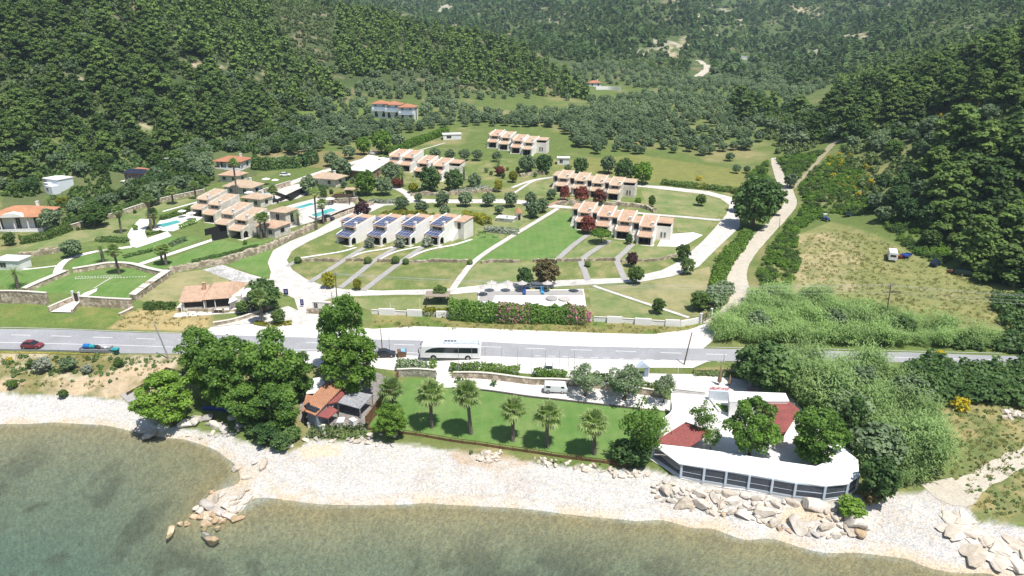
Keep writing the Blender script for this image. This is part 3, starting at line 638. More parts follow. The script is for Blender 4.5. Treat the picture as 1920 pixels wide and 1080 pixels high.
def scatter(polys, dens, seed, mind=0.0, avoid=()):
    """random places in areas named by photo outlines, dens per square metre, at least mind apart"""
    r = np.random.default_rng(seed); out = []
    av = [WP(a) for a in avoid]
    for px in polys:
        w = WP(px) if not isinstance(px, np.ndarray) else px
        lo, hi = w.min(0), w.max(0); n = int((hi[0]-lo[0])*(hi[1]-lo[1])*dens*(2.2 if mind else 1)); q = r.uniform(lo, hi, (n, 2))
        q = q[inside(w, q[:, 0], q[:, 1])]
        for a in av: q = q[~inside(a, q[:, 0], q[:, 1])]
        out.append(q)
    Q = np.concatenate(out)
    if mind:
        cell = {}; keep = []
        for i, (x, y) in enumerate(Q):
            k = (int(x//mind), int(y//mind)); ok = True
            for a in (-1, 0, 1):
                for b in (-1, 0, 1):
                    for (u, v) in cell.get((k[0]+a, k[1]+b), ()):
                        if (u-x)**2+(v-y)**2 < mind*mind: ok = False; break
                    if not ok: break
                if not ok: break
            if ok: cell.setdefault(k, []).append((x, y)); keep.append(i)
        Q = Q[keep]
    return np.concatenate([Q, Tz(Q[:, 0], Q[:, 1])[:, None]], 1) if len(Q) else np.zeros((0, 3))
def seen(P):   # photo pixel of points
    rel = P - np.array([0, 0, CAMZ]); dep = rel[:, 1]*CP - rel[:, 2]*SP; v = rel[:, 1]*SP + rel[:, 2]*CP
    return 960 + FPX*rel[:, 0]/dep, 540 - FPX*v/dep, dep

# ------------------------------------------------------------------ roads, drives, paths, lawns
ASPH = mat('asphalt', (.33,.335,.35), .9, .2, .12, 5.0, .2, bump=.15); PAINT = mat('road_paint', (.72,.72,.70), .8, .12, 2.0)
GRAV = mat('white_gravel', (.68,.655,.615), .95, .24, .5, 5.0, .1, bump=.3); CONC = mat('pale_concrete', (.60,.575,.535), .9, .3, .45, 5.0, .2)
CONCS = mat('stained_concrete', (.50,.49,.47), .9, .4, .35, 2.0, .2); GREYP = mat('grey_paving', (.36,.35,.335), .9, .18, 1.0, 7.0)
WPAVE = mat('white_paving', (.72,.70,.67), .85, .12, .6, 4.0); DIRT = mat('dirt_track', (.50,.455,.375), .95, .16, .5, 4.0, .1, bump=.15); REDP = mat('red_paving', (.42,.24,.18), .9, .25, 2.0)
def _dry(nt, c, amt):
    m = _n(nt, 'ShaderNodeMix', data_type='RGBA'); f = _ramp(nt, _noise(nt, .16, 6, .72), [(.5-.12*amt, 0.0), (.72-.1*amt, min(1, .9*amt))]); nt.links.new(f, m.inputs[0]); nt.links.new(c, m.inputs[6]); m.inputs[7].default_value = (.32,.285,.15,1); return m.outputs[2]
def mat_lawn(name, c1, c2, sc=.25, dry=0):
    m, nt, b = _nodes(name); b.inputs['Roughness'].default_value = .95; b.inputs['Specular IOR Level'].default_value = .1
    c = _ramp(nt, _noise(nt, sc, 5, .65), [(.3, c1), (.72, c2)]); c = _mul(nt, c, _ramp(nt, _noise(nt, 6, 4, .7), [(.25, .72), (.75, 1.22)]))
    tc = _n(nt, 'ShaderNodeTexCoord'); w = _n(nt, 'ShaderNodeTexWave', wave_type='BANDS', bands_direction='X'); w.inputs['Scale'].default_value = .16; w.inputs['Distortion'].default_value = 1.2; w.inputs['Detail'].default_value = 2
    nt.links.new(tc.outputs['Object'], w.inputs['Vector']); c = _mul(nt, c, _ramp(nt, w.outputs['Fac'], [(.35, .975), (.65, 1.02)]))
    if dry: c = _dry(nt, c, dry)
    nt.links.new(c, b.inputs['Base Color']); _bump(nt, b, _noise(nt, 9, 3, .7), .5, .06); return m
LAWN = mat_lawn('lawn_grass', (.095,.19,.045), (.15,.245,.07), .25, .3); LAWN2 = mat_lawn('garden_grass', (.12,.19,.058), (.185,.23,.085), .18, .8); LAWN3 = mat_lawn('dry_lawn', (.15,.195,.07), (.24,.24,.11), .2, 1.1)

sheet('road', [(-260,609),(0,617),(200,622),(380,627),(600,634),(760,638),(880,640),(960,644),(1060,649),(1200,652),(1330,654),(1480,657),(1700,661),(1900,668),(2250,684),
               (2250,702),(1900,684),(1700,680),(1480,678),(1330,677),(1200,675),(1000,671),(880,668),(700,662),(520,661),(330,664),(230,663),(-260,652)], ASPH, .06)
CL = [G(a, b) for a, b in [(-200,623.5),(0,628),(80,629.7),(155,632),(267,635.5),(545,643),(750,646.5),(975,653),(1170,659),(1270,662.5),(1400,666),(1640,670),(1900,676)]]
_cl = smooth_line([(p.x, p.y) for p in CL], 40)
def marking(name, off, w, on, gap, x0, x1):
    V = []; F = []; acc = 0; seg = []
    def flush():
        if len(seg) > 1:
            b = len(V)
            for (p, n) in seg:
                for s in (1, -1): q = p + n*(off + s*w/2); V.append((q.x, q.y, gz(q.x, q.y)+.068))
            for i in range(len(seg)-1): k = b+2*i; F.append((k, k+1, k+3, k+2))
        seg.clear()
    for a, b in zip(_cl, _cl[1:]):
        L = (b-a).length; d = (b-a)/max(L, 1e-6); n = Vector((-d.y, d.x, 0)); k = max(1, int(L/.25))
        for i in range(k):
            p = a.lerp(b, i/k); acc += L/k
            if x0 < p.x < x1 and (gap == 0 or acc % (on+gap) < on): seg.append((p, n))
            else: flush()
    flush()
    tag(link(name, mesh_np(name, V, F, PAINT)), kind='structure')
marking('road_centre_line', 0, .16, 4.6, 4.6, -200, 200); marking('road_edge_line', -3.25, .15, 1, 0, -200, -14); marking('road_edge_line', -3.2, .14, 1.6, 1.2, 4, 75); marking('road_edge_line', 3.2, .12, 1, 0, -200, 200)
sheet('gravel_pullout', [(380,627),(395,614),(470,607),(540,606),(640,612),(700,617),(780,612),(900,616),(1000,620),(1130,625),(1220,627),(1290,619),(1330,604),(1352,606),(1335,640),(1318,654),(1200,652.4),(1060,649.4),(960,644.4),(880,640.4),(760,638.4),(600,634.4)], GRAV, .05)
sheet('gravel_parking', [(520,660),(700,661.6),(880,667.6),(1000,670.6),(1200,674.6),(1330,676.6),(1300,690),(1180,690),(1160,700),(1300,702),(1420,700),(1470,722),(1480,740),(1330,744),(1262,738),(1255,728),(1160,716),(1000,702),(850,692),(835,699),(810,699),(700,690),(600,690)], GRAV, .05)
sheet('gravel_walk', [(845,707),(1000,714),(1120,728),(1200,738),(1262,752),(1258,772),(1180,763),(1090,754),(1000,743),(850,727)], GRAV, .07)
sheet('terrace_paving', [(1258,738),(1330,742),(1480,740),(1530,800),(1600,850),(1612,890),(1604,922),(1586,936),(1543,942),(1486,936),(1400,921),(1316,907),(1272,898),(1216,860),(1256,800)], WPAVE, .12)
sheet('driveway', [(560,612),(575,600),(560,585),(552,560),(528,548),(480,532),(437,527),(385,507),(417,497),(470,515),(505,524),(508,510),(502,492),(512,470),(545,452),(590,434),(628,412),(668,396),(700,381),(770,373),(960,373),(1035,383),(1090,390),
                   (1090,393),(1030,389),(960,381),(775,380),(720,386),(690,400),(655,418),(615,436),(580,452),(548,470),(538,488),(548,506),(575,524),(610,537),(650,543),(720,545),(850,541),(900,535),(960,530),(1090,524),(1180,521),(1240,507),(1278,488),(1315,455),(1340,428),(1362,402),(1368,385),(1350,372),(1320,364),(1240,355),(1195,350),(1195,346),(1250,350),(1330,359),(1372,370),(1389,384),(1386,402),(1388,425),(1372,440),(1340,470),(1310,500),(1262,518),(1200,529),(1100,534),(960,543),(850,552),(740,553),(650,556),(620,560),(600,566),(600,590),(640,596),(640,612)], CONC, .05)
sheet('driveway_apron', [(395,613.5),(430,606),(500,586),(540,574),(562,584),(576,600),(562,611),(540,605.6),(470,606.6)], CONC, .075)
sheet('car_court', [(380,506),(417,496.5),(482,524),(472,535),(437,528)], CONCS, .08)
for nm, px, w, m in [
    ('garden_path', [(848,543),(890,490),(950,449),(1020,407),(1046,391)], 1.7, CONC), ('garden_path', [(1030,388),(1130,393),(1242,404),(1335,412),(1352,412)], 2.0, CONC),
    ('garden_path', [(1112,536),(1180,559),(1250,582),(1292,596)], 1.1, CONC), ('garden_path', [(960,352),(1000,338),(1040,332)], 1.6, CONC), ('garden_path', [(945,375),(975,355),(1000,340),(1030,334)], 1.2, CONC),
    ('grey_walk', [(1041,491),(1075,460),(1107,437)], 1.7, GREYP), ('grey_walk', [(1102,526),(1096,508),(1091,488),(1118,467),(1144,451)], 1.7, GREYP), ('grey_walk', [(1172,526),(1163,505),(1157,487),(1170,474),(1186,458)], 1.7, GREYP),
    ('grey_walk', [(580,530),(612,510),(641,491),(664,476),(688,462)], 1.7, GREYP), ('grey_walk', [(638,540),(670,515),(702,489),(725,475),(746,462)], 1.7, GREYP), ('grey_walk', [(680,546),(718,517),(754,490),(775,475),(796,462)], 1.7, GREYP), ('grey_walk', [(538,500),(552,492),(560,489)], 1.4, GREYP),
    ('white_path', [(564,484),(610,477),(645,471),(668,464)], .9, WPAVE), ('white_path', [(650,486),(680,474),(715,468),(738,463)], .9, WPAVE), ('white_path', [(712,486),(740,473),(770,466),(792,462)], .9, WPAVE), ('white_path', [(760,487),(790,473),(815,466),(852,459),(885,449)], 1.0, WPAVE),
    ('white_path', [(107,512),(112,500),(125,488),(150,479),(185,471),(215,467),(247,463)], 1.9, WPAVE), ('white_path', [(250,500),(300,483),(360,463),(412,446)], 1.8, WPAVE), ('white_path', [(42,506),(80,502),(112,498)], .9, WPAVE), ('white_path', [(0,490),(40,479),(120,463)], .7, WPAVE),
    ('white_path', [(305,397),(345,386),(392,373)], 1.3, WPAVE), ('red_walk', [(1028,386),(1048,377),(1065,365)], 1.6, REDP), ('red_walk', [(1068,372),(1095,370)], 1.4, REDP), ('red_walk', [(1110,380),(1128,372)], 1.5, REDP),
    ('villa_lane', [(520,356),(560,338),(600,324),(640,312),(690,298)], 4.0, CONC), ('villa_lane', [(700,345),(740,352),(765,365),(768,376)], 3.0, CONC), ('hedge_path', [(735,296),(800,278),(835,268)], 1.2, CONC)]:
    ribbon(nm, px, w, m, .085 if m is not GREYP else .1, step=1.2, nx=2)
ribbon('dirt_road', [(1340,612),(1370,592),(1392,570),(1386,545),(1381,515),(1392,485),(1425,447),(1462,409),(1481,384),(1478,362),(1464,337),(1455,312),(1452,296)], [7,7,6.2,5.4,5.0,4.8,4.5,4.3,4.2,3.8,3.4,3.0,2.6], DIRT, .09, wob=.4)
ribbon('dirt_road', [(1478,362),(1500,338),(1525,312),(1548,285),(1562,270),(1582,259)], [1.4,1.4,1.6,2.2,3,3], mat('worn_track', (.36,.32,.2), .95, .3, .6, 3), .06, wob=.8)
ribbon('dirt_road', [(1296,147),(1318,137),(1326,128),(1318,119),(1306,113)], [7,6,6,6,5], DIRT, .2, wob=2)
ribbon('dirt_road', [(1756,902),(1790,925),(1830,900),(1880,868),(1960,838)], [5,4.5,2.2,1.8,1.6], DIRT, .05, wob=1.2); ribbon('dirt_road', [(1800,935),(1850,905),(1910,872),(1990,842)], [2,1.3,1.2,1.2], DIRT, .05, wob=.8)
sheet('lawn', [(690,803),(760,709),(815,711),(818,728),(850,729),(1000,745),(1090,756),(1180,766),(1250,775),(1225,830),(1192,872),(1130,862),(1000,846),(880,829),(780,812)], LAWN, .05)
for q, m in [([(46,547),(130,512),(215,506),(245,503),(300,521),(250,560),(150,553)], LAWN), ([(-80,545),(0,500),(112,502),(120,514),(45,543)], LAWN), ([(122,503),(150,482),(250,464),(320,443),(380,446),(245,499),(215,502),(190,503)], LAWN),
             ([(270,500),(415,449),(455,458),(490,452),(520,446),(470,466),(400,492),(330,508)], LAWN), ([(255,560),(330,512),(420,500),(430,528),(380,548),(350,562),(290,573)], LAWN3),
             ([(430,497),(470,478),(520,455),(560,438),(590,428),(560,444),(512,468),(500,490),(508,522),(480,516)], LAWN),
             ([(0,470),(60,455),(140,434),(240,402),(300,383),(390,364),(392,370),(300,396),(240,425),(238,440),(120,462)], LAWN2),
             ([(770,487),(800,474),(858,460),(890,445),(895,432),(960,436),(890,487),(880,490)], LAWN), ([(895,490),(950,454),(1020,412),(1048,396),(1085,400),(1080,430),(1104,438),(1040,488)], LAWN),
             ([(1050,488),(1112,440),(1140,445),(1090,487)], LAWN2), ([(1099,487),(1150,452),(1180,455),(1156,486)], LAWN2), ([(1164,488),(1192,460),(1268,462),(1270,478),(1235,488)], LAWN2),
             ([(850,541),(896,494),(1040,494),(1040,524),(960,529)], LAWN2), ([(1232,408),(1336,414),(1318,440),(1270,435),(1265,410)], LAWN2), ([(1200,352),(1320,366),(1352,376),(1362,388),(1342,410),(1245,402),(1210,380)], LAWN2),
             ([(1048,372),(1055,345),(975,345),(960,352)], LAWN2), ([(1128,538),(1200,531),(1262,520),(1290,510),(1330,500),(1340,560),(1330,590),(1298,595),(1250,580)], LAWN3), ([(1102,540),(1112,539),(1285,598),(1130,598),(1110,580)], LAWN2),
             ([(640,560),(850,556),(895,548),(895,575),(840,588),(700,586)], LAWN2), ([(780,392),(960,384),(1020,392),(940,449),(890,446),(890,412),(780,408)], LAWN2)]:
    sheet('lawn', q, m, .035)

sheet('stone_landing', [(150,556),(158,550),(183,541),(181,547),(160,558)], WPAVE, .12)
def stepping(px, n):
    P = [G(*q) for q in px]; V = []; F = []
    for i in range(n):
        t = i/(n-1)*(len(P)-1); k = min(int(t), len(P)-2); p = P[k].lerp(P[k+1], t-k); b = len(V)
        for x, y in ((-.19,-.15),(.19,-.17),(.18,.15),(-.2,.14)): V.append((p.x+x, p.y+y, gz(p.x+x, p.y+y)+.07))
        F.append((b, b+1, b+2, b+3))
    tag(link('stepping_stone_path', mesh_np('stepping_stone_path', V, F, WPAVE)), kind='structure')
stepping([(142,523),(180,521),(225,521),(272,519)], 26); stepping([(142,520),(190,518),(225,518)], 17); stepping([(178,540),(195,529),(208,522)], 12)

# ------------------------------------------------------------------ walls, fences, gates
RUB = mat_stone('rubble_stone', (.30,.24,.17), (.62,.53,.42), 1.5); RUBD = mat_stone('mossy_rubble', (.24,.20,.14), (.52,.45,.34), 1.2); WHT = mat('white_render', (.76,.75,.73), .85, .1, .8); CREAM = mat('cream_render', (.74,.70,.64), .9, .14, .7); COPE = mat('pale_coping', (.62,.58,.51), .85, .15, 2)
WOOD = mat('brown_boards', (.20,.105,.055), .8, .35, 3, .6); WOODD = mat('dark_wood', (.075,.05,.035), .8, .3, 3); IRON = mat('dark_iron', (.03,.03,.032), .6, .2, 3, metal=.3); STEEL = mat('grey_steel', (.36,.37,.38), .5, .15, 4, metal=.6)
def wall_line(name, px, h, th, m, label, cat='wall', group=None, cap=None, capm=None, curve=True, rough=0.0, world=False, top=None, seed=1):
    P = [Vector((*p, 0)) for p in px] if world else [G(a, b) for a, b in px]
    Q = smooth_line([(p.x, p.y) for p in P], 6) if curve and len(P) > 2 else [Vector((p.x, p.y, 0)) for p in P]
    R = [Q[0]]
    for a, b in zip(Q, Q[1:]):
        k = max(1, int((b-a).length/(.8 if rough else 2.0))); R += [a.lerp(b, (i+1)/k) for i in range(k)]
    c = R[len(R)//2].copy(); c.z = gz(c.x, c.y); q = random.Random(seed); V = []; F = []
    for i, p in enumerate(R):
        d = (R[min(i+1, len(R)-1)]-R[max(i-1, 0)]); d.z = 0; d.normalize(); n = Vector((-d.y, d.x, 0)); z = gz(p.x, p.y)
        hh = h*(1+q.uniform(-rough, rough)) if top is None else top-z; t1 = th*(1+q.uniform(-rough, rough))
        for s, zz, e in ((1,-.5,1.15),(1,hh,.9),(-1,hh,.9),(-1,-.5,1.15)):
            w = p + n*s*t1*.5*e; V.append((w.x-c.x, w.y-c.y, z+zz-c.z))
        if i:
            b = 4*(i-1); F += [(b+k, b+(k+1)%4, b+4+(k+1)%4, b+4+k) for k in range(4)]
    b = 4*(len(R)-1); F += [(0,3,2,1), (b,b+1,b+2,b+3)]
    o = link(name, mesh_np(name, V, F, m), None, c); tag(o, label, cat, group)
    if cap:
        V2 = []; F2 = []
        for i, p in enumerate(R):
            d = (R[min(i+1, len(R)-1)]-R[max(i-1, 0)]); d.z = 0; d.normalize(); n = Vector((-d.y, d.x, 0)); z = gz(p.x, p.y); hh = h if top is None else top-z
            for s, zz in ((1,hh-.01),(1,hh+cap),(-1,hh+cap),(-1,hh-.01)): w = p+n*s*(th*.5+.06); V2.append((w.x-c.x, w.y-c.y, z+zz-c.z))
            if i: b = 4*(i-1); F2 += [(b+k, b+(k+1)%4, b+4+(k+1)%4, b+4+k) for k in range(4)]
        b = 4*(len(R)-1); F2 += [(0,3,2,1), (b,b+1,b+2,b+3)]
        link('coping', mesh_np('coping', V2, F2, capm or COPE), o)
    return o
g = 'low rock terrace walls across the lawns'
for i, (px, lb) in enumerate([([(563,491),(600,489),(636,491)], 'low rock wall left of the first grey walk below the solar villas'), ([(648,490),(675,489),(698,491)], 'short rock wall between first and second grey walks'), ([(708,491),(745,490)], 'short rock wall with round bush between second and third grey walks'),
        ([(766,493),(820,491),(878,492)], 'long low rock wall below the bright lawn beside solar villas'), ([(902,494),(935,491),(975,493)], 'rock wall right of the diagonal garden path'), ([(1000,491),(1039,490)], 'rock wall behind the bronze round tree'), ([(1044,490),(1090,489)], 'rock wall below the first lawn strip of tiled villas'),
        ([(1096,490),(1126,488),(1155,489)], 'rock wall with round green bush at its left end'), ([(1165,491),(1200,490),(1235,488),(1268,480)], 'rock wall curving up to the drive near the maroon tree')]):
    wall_line('rock_wall', px, .75, .8, RUBD, lb, 'rock wall', g, rough=.3, seed=i)
wall_line('stone_wall', [(586,428),(545,448),(500,468),(450,484),(420,493),(380,500),(345,506),(318,512)], 1.5, 1.6, RUBD, 'long curving rubble retaining wall beside the main drive', 'stone wall', rough=.18, seed=20)
wall_line('stone_wall', [(316,516),(296,530),(270,548),(250,563)], 1.4, 1.8, RUBD, 'broad rubble wall sloping down beside the sunken lawn', 'stone wall', rough=.15, seed=21, cap=.1)
wall_line('stone_wall', [(138,511),(175,505),(205,500),(245,501),(280,510),(312,517)], 1.1, 1.1, RUB, 'stone wall behind the sunken square lawn and palm', 'stone wall', rough=.1, seed=22, cap=.1)
wall_line('stone_wall', [(126,514),(95,527),(46,549)], 1.1, 1.5, RUB, 'stone wall along the left edge of the sunken square lawn', 'stone wall', rough=.12, seed=23, cap=.1)
wall_line('stone_wall', [(-120,565),(0,567),(92,571)], 2.9, .6, RUB, 'tall tan stone wall left of the garden gate above the road', 'stone wall', cap=.12, seed=24)
wall_line('stone_wall', [(153,573),(200,576),(250,578)], 2.3, .6, RUB, 'tan stone wall right of the garden gate above the road', 'stone wall', cap=.12, seed=25)
wall_line('stone_wall', [(140,566),(110,578),(93,586)], 1.3, .5, RUB, 'sloping stone flank wall left of the gate ramp', 'stone wall', cap=.1, seed=26); wall_line('stone_wall', [(152,571),(142,580),(136,588)], .9, .5, RUB, 'short stone flank wall right of the gate ramp', 'stone wall', cap=.1, seed=27)
sheet('gate_ramp', [(140,566),(152,570),(137,588),(95,587)], WPAVE, .3)
wall_line('stone_wall', [(250,579),(235,587),(224,592)], .5, .5, RUB, 'low stone kerb wall running down the verge from the corner', 'stone wall', cap=.08)
wall_line('stone_wall', [(132,431),(197,413),(262,392),(310,378),(385,362)], 1.5, .5, RUB, 'long stone boundary wall with hedge above the upper lawn', 'stone wall', cap=.1, seed=28)
wall_line('stone_wall', [(37,484),(80,477),(120,471)], 1.4, 1.4, RUBD, 'rock bank below the upper left path', 'rock wall', rough=.25, seed=29)
wall_line('stone_wall', [(770,367),(810,366),(860,364),(927,358)], 1.2, 1.1, RUBD, 'rock bank below the dark trees by the upper villas', 'rock wall', rough=.3, seed=30)
wall_line('stone_wall', [(975,331),(1000,327),(1022,327)], 1.3, 1.8, RUBD, 'rock bank left of the small white shed', 'rock wall', rough=.3, seed=31)
wall_line('stone_wall', [(1045,383),(1100,383),(1150,385),(1200,389),(1228,398)], 1.3, 1.5, RUBD, 'rock bank behind the orange tiled villas', 'rock wall', rough=.3, seed=32)
wall_line('stone_wall', [(700,383),(660,398),(612,416)], 1.1, .7, RUB, 'stone wall with brown fence beside the pools', 'stone wall', rough=.1, seed=33)
wall_line('stone_wall', [(545,348),(500,362),(486,368)], 1.8, .4, RUB, 'straight stone wall of the upper villa court', 'stone wall', cap=.08, seed=34); wall_line('stone_wall', [(600,380),(640,381),(672,378)], 1.6, .5, RUB, 'grey stone wall behind the pool pergola', 'stone wall', cap=.08, seed=35)
wall_line('boundary_wall', [(1113,602),(1180,606),(1240,610),(1276,612)], 1.1, .3, WHT, 'white front wall right of the oleander hedge', 'wall', cap=.06, capm=COPE, seed=36)
wall_line('boundary_wall', [(1276,612),(1300,608),(1311,605)], 1.4, .3, WHT, 'white wall end curving up to the brown side gate', 'wall', seed=37)
wall_line('boundary_wall', [(697,588),(770,591),(845,595),(960,600),(1110,603)], .95, .3, WHT, 'white front wall with stone panels behind the dry verge', 'wall', cap=.06, seed=38)
for (a, b), lb in zip([((711,590),(741,591)), ((764,592),(792,593)), ((818,595),(846,595)), ((1138,605),(1166,606)), ((1190,608),(1221,610)), ((1247,611),(1274,612))],
        ['first from left near the big tree','second from left','third from left beside the golden shrubs','first right of the oleanders','second right of the oleanders','last before the brown gate']):
    wall_line('wall_panel', [a, b], 1.55, .42, WHT, 'raised white panel of the front wall, '+lb, 'wall panel', 'raised white wall panels')
wall_line('stone_wall', [(400,610),(440,603),(480,590),(510,577)], .7, .5, RUB, 'curved stone kerb wall along the entrance apron', 'stone wall', cap=.1, seed=39)
wall_line('stone_wall', [(330,582),(400,585)], .7, .35, RUB, 'low stone front wall of the orange roofed tavern', 'stone wall'); wall_line('stone_wall', [(418,588),(450,584)], .7, .35, RUB, 'low stone wall right of the tavern gate', 'stone wall')
wall_line('stone_wall', [(745,706),(780,705),(818,708)], 1.6, .4, mat_stone('grey_rubble', (.28,.26,.22), (.52,.48,.40), 2.0), 'stone retaining wall between brown fence and white steps', 'stone wall', cap=.08, seed=40)
wall_line('stone_wall', [(850,709),(950,715),(1050,722),(1150,732),(1240,744)], 1.3, .4, RUB, 'stone retaining wall behind the parked white van', 'stone wall', cap=.08, seed=41)
wall_line('kerb_wall', [(848,729),(1000,746),(1100,757),(1200,768)], .35, .25, mat('dark_kerb', (.12,.11,.10), .9), 'dark kerb between the palm lawn and white walk', 'kerb')
# villa court fences
wall_line('dark_fence', [(478,360),(505,362),(545,377),(565,364),(590,354)], 1.5, .1, IRON, 'dark screen fence around the upper pool court', 'fence', curve=False); wall_line('dark_fence', [(480,388),(520,381),(560,362),(575,356)], 1.4, .1, IRON, 'dark screen fence between the two pool courts', 'fence', curve=False)
wall_line('dark_fence', [(385,442),(410,436),(430,432)], 2.0, .1, IRON, 'black screen fence left of the arched porch', 'fence'); wall_line('dark_fence', [(398,452),(428,446)], 2.2, .1, IRON, 'black screen fence beside the arched porch', 'fence')
wall_line('dark_fence', [(600,420),(640,402),(690,386),(672,376),(655,372)], 1.3, .06, WOODD, 'brown fence above the pool side stone wall', 'fence', curve=False)
# tall board fence left of the palm lawn
def board_fence(a, b, h, label, n, tread=.0):
    A, B = G(*a), G(*b); d = Vector((B.x-A.x, B.y-A.y, 0)); L = d.length; rz = math.atan2(d.y, d.x); z0, z1 = gz(A.x, A.y), gz(B.x, B.y)
    o = empty('board_fence', A, rz, label, 'fence'); m = MB(); k = int(L/.22)
    for i in range(k):
        x = L*i/k; z = (z1-z0)*i/k; m.box(x, x+L/k-.015, -.02+.008*(i%2), .02+.008*(i%2), z-.3, z+h+.03*math.sin(i*7.1))
    m.build('board_panel', WOOD, o); r = MB(); r.hexa([(0,-.07,h-.02),(L,-.07,z1-z0+h-.02),(L,.07,z1-z0+h-.02),(0,.07,h-.02)], [(0,-.07,h+.05),(L,-.07,z1-z0+h+.05),(L,.07,z1-z0+h+.05),(0,.07,h+.05)]); r.build('top_rail', WOOD, o)
    for i in range(n+1):
        x = L*i/n; z = (z1-z0)*i/n; p = MB(); p.box(x-.06, x+.06, .04, .15, z-.4, z+h+.08); p.build('post', WOOD, o)
    return o
board_fence((688,803), (722,756), 2.3, 'tall brown board fence between the bar and palm lawn', 5); board_fence((727,748), (748,711), 2.0, 'tall brown board fence stretch nearest the road hedge', 4)
# low rail fence along the beach side of the lawn
def rail_fence(px, h, label, step=2.1):
    P = [G(a, b) for a, b in px]; Q = smooth_line([(p.x, p.y) for p in P], 10); R = [Q[0]]; acc = 0
    for a, b in zip(Q, Q[1:]):
        L = (b-a).length
        while acc+L >= step: t = (step-acc)/L; a = a.lerp(b, t); R.append(a); L = (b-a).length; acc = 0
        acc += L
    c = Vector((R[0].x, R[0].y, gz(R[0].x, R[0].y))); o = empty('rail_fence', c, 0, label, 'fence'); rl = MB(); pn = MB()
    pts = [Vector((p.x, p.y, gz(p.x, p.y)))-c for p in R]
    for p in pts: q = MB(); q.box(p.x-.06, p.x+.06, p.y-.06, p.y+.06, p.z-.4, p.z+h+.06); q.build('post', WOOD, o)
    for a, b in zip(pts, pts[1:]):
        n = Vector((-(b-a).y, (b-a).x, 0)).normalized()*.025
        for z, t in ((h-.04,.05),(h*.55,.04)): rl.hexa([a-n+Vector((0,0,z)), b-n+Vector((0,0,z)), b+n+Vector((0,0,z)), a+n+Vector((0,0,z))], [a-n+Vector((0,0,z+t*2)), b-n+Vector((0,0,z+t*2)), b+n+Vector((0,0,z+t*2)), a+n+Vector((0,0,z+t*2))])
        pn.hexa([a-n*.4+Vector((0,0,-.1)), b-n*.4+Vector((0,0,-.1)), b+n*.4+Vector((0,0,-.1)), a+n*.4+Vector((0,0,-.1))], [a-n*.4+Vector((0,0,h*.5)), b-n*.4+Vector((0,0,h*.5)), b+n*.4+Vector((0,0,h*.5)), a+n*.4+Vector((0,0,h*.5))])
    rl.build('rail', WOOD, o); pn.build('kick_board', WOOD, o); return o
rail_fence([(690,806),(780,817),(880,833),(1000,850),(1110,866),(1205,880)], .75, 'low brown wooden rail fence along the lawn above the beach')
# steel guard rail left
def guard_rail():
    P = [G(a, b) for a, b in [(-120,660),(0,662),(110,664),(214,667)]]; c = P[0]; o = empty('guard_rail', c, 0, 'steel guard rail with a yellow lower band at the road edge', 'guard rail')
    r = MB(); y = MB(); Q = smooth_line([(p.x, p.y) for p in P], 8); Q = [Vector((p.x, p.y, gz(p.x, p.y)))-c for p in Q]
    for a, b in zip(Q, Q[1:]):
        n = Vector((0, .04, 0))
        for M_, z0, z1 in ((r,.62,.95),(y,.12,.34)): M_.hexa([a-n+Vector((0,0,z0)), b-n+Vector((0,0,z0)), b+n+Vector((0,0,z0)), a+n+Vector((0,0,z0))], [a-n*.5+Vector((0,0,z1)), b-n*.5+Vector((0,0,z1)), b+n*.5+Vector((0,0,z1)), a+n*.5+Vector((0,0,z1))])
    r.build('rail', STEEL, o); y.build('yellow_band', mat('faded_yellow', (.55,.47,.10), .8, .5, 1.5), o)
    for p in Q[::2]: q = MB(); q.box(p.x-.06, p.x+.06, p.y+.05, p.y+.17, p.z-.4, p.z+.9); q.build('post', STEEL, o)
guard_rail()
def gate(a, b, h, label, m, leaves=2, bars=True):
    A, B = G(*a), G(*b); d = B-A; L = math.hypot(d.x, d.y); o = empty('gate', A, math.atan2(d.y, d.x), label, 'gate')
    for k in range(leaves):
        x0 = L*k/leaves+.03; x1 = L*(k+1)/leaves-.03; q = MB(); q.box(x0, x1, -.03, .03, .1, .2); q.box(x0, x1, -.03, .03, h-.1, h); q.box(x0, x0+.08, -.031, .031, .1, h); q.box(x1-.08, x1, -.031, .031, .1, h)
        n = 7
        for i in range(n): x = x0+(x1-x0)*(i+.5)/n; q.box(x-(.03 if bars else (x1-x0)/n*.48), x+(.03 if bars else (x1-x0)/n*.48), -.02, .02, .15, h-.05)
        q.build('gate_leaf', m, o)
    for x in (-.2, L+.2): q = MB(); q.box(x-.2, x+.2, -.2, .2, -.3, h+.35); q.box(x-.25, x+.25, -.25, .25, h+.35, h+.45); q.build('pillar', WHT if h > 1.4 else RUB, o)
gate((1314,606), (1332,597), 2.0, 'brown barred side gate between white pillars', WOODD); gate((402,588), (418,588), .9, 'low brown double gate below the tavern', WOODD, 2, False); gate((475,584), (489,584), 1.2, 'brown plank gate behind the entrance palm', WOOD, 1, False); gate((141,567), (151,570), 2.4, 'dark wooden gate at the top of the ramp', WOODD, 1, False)

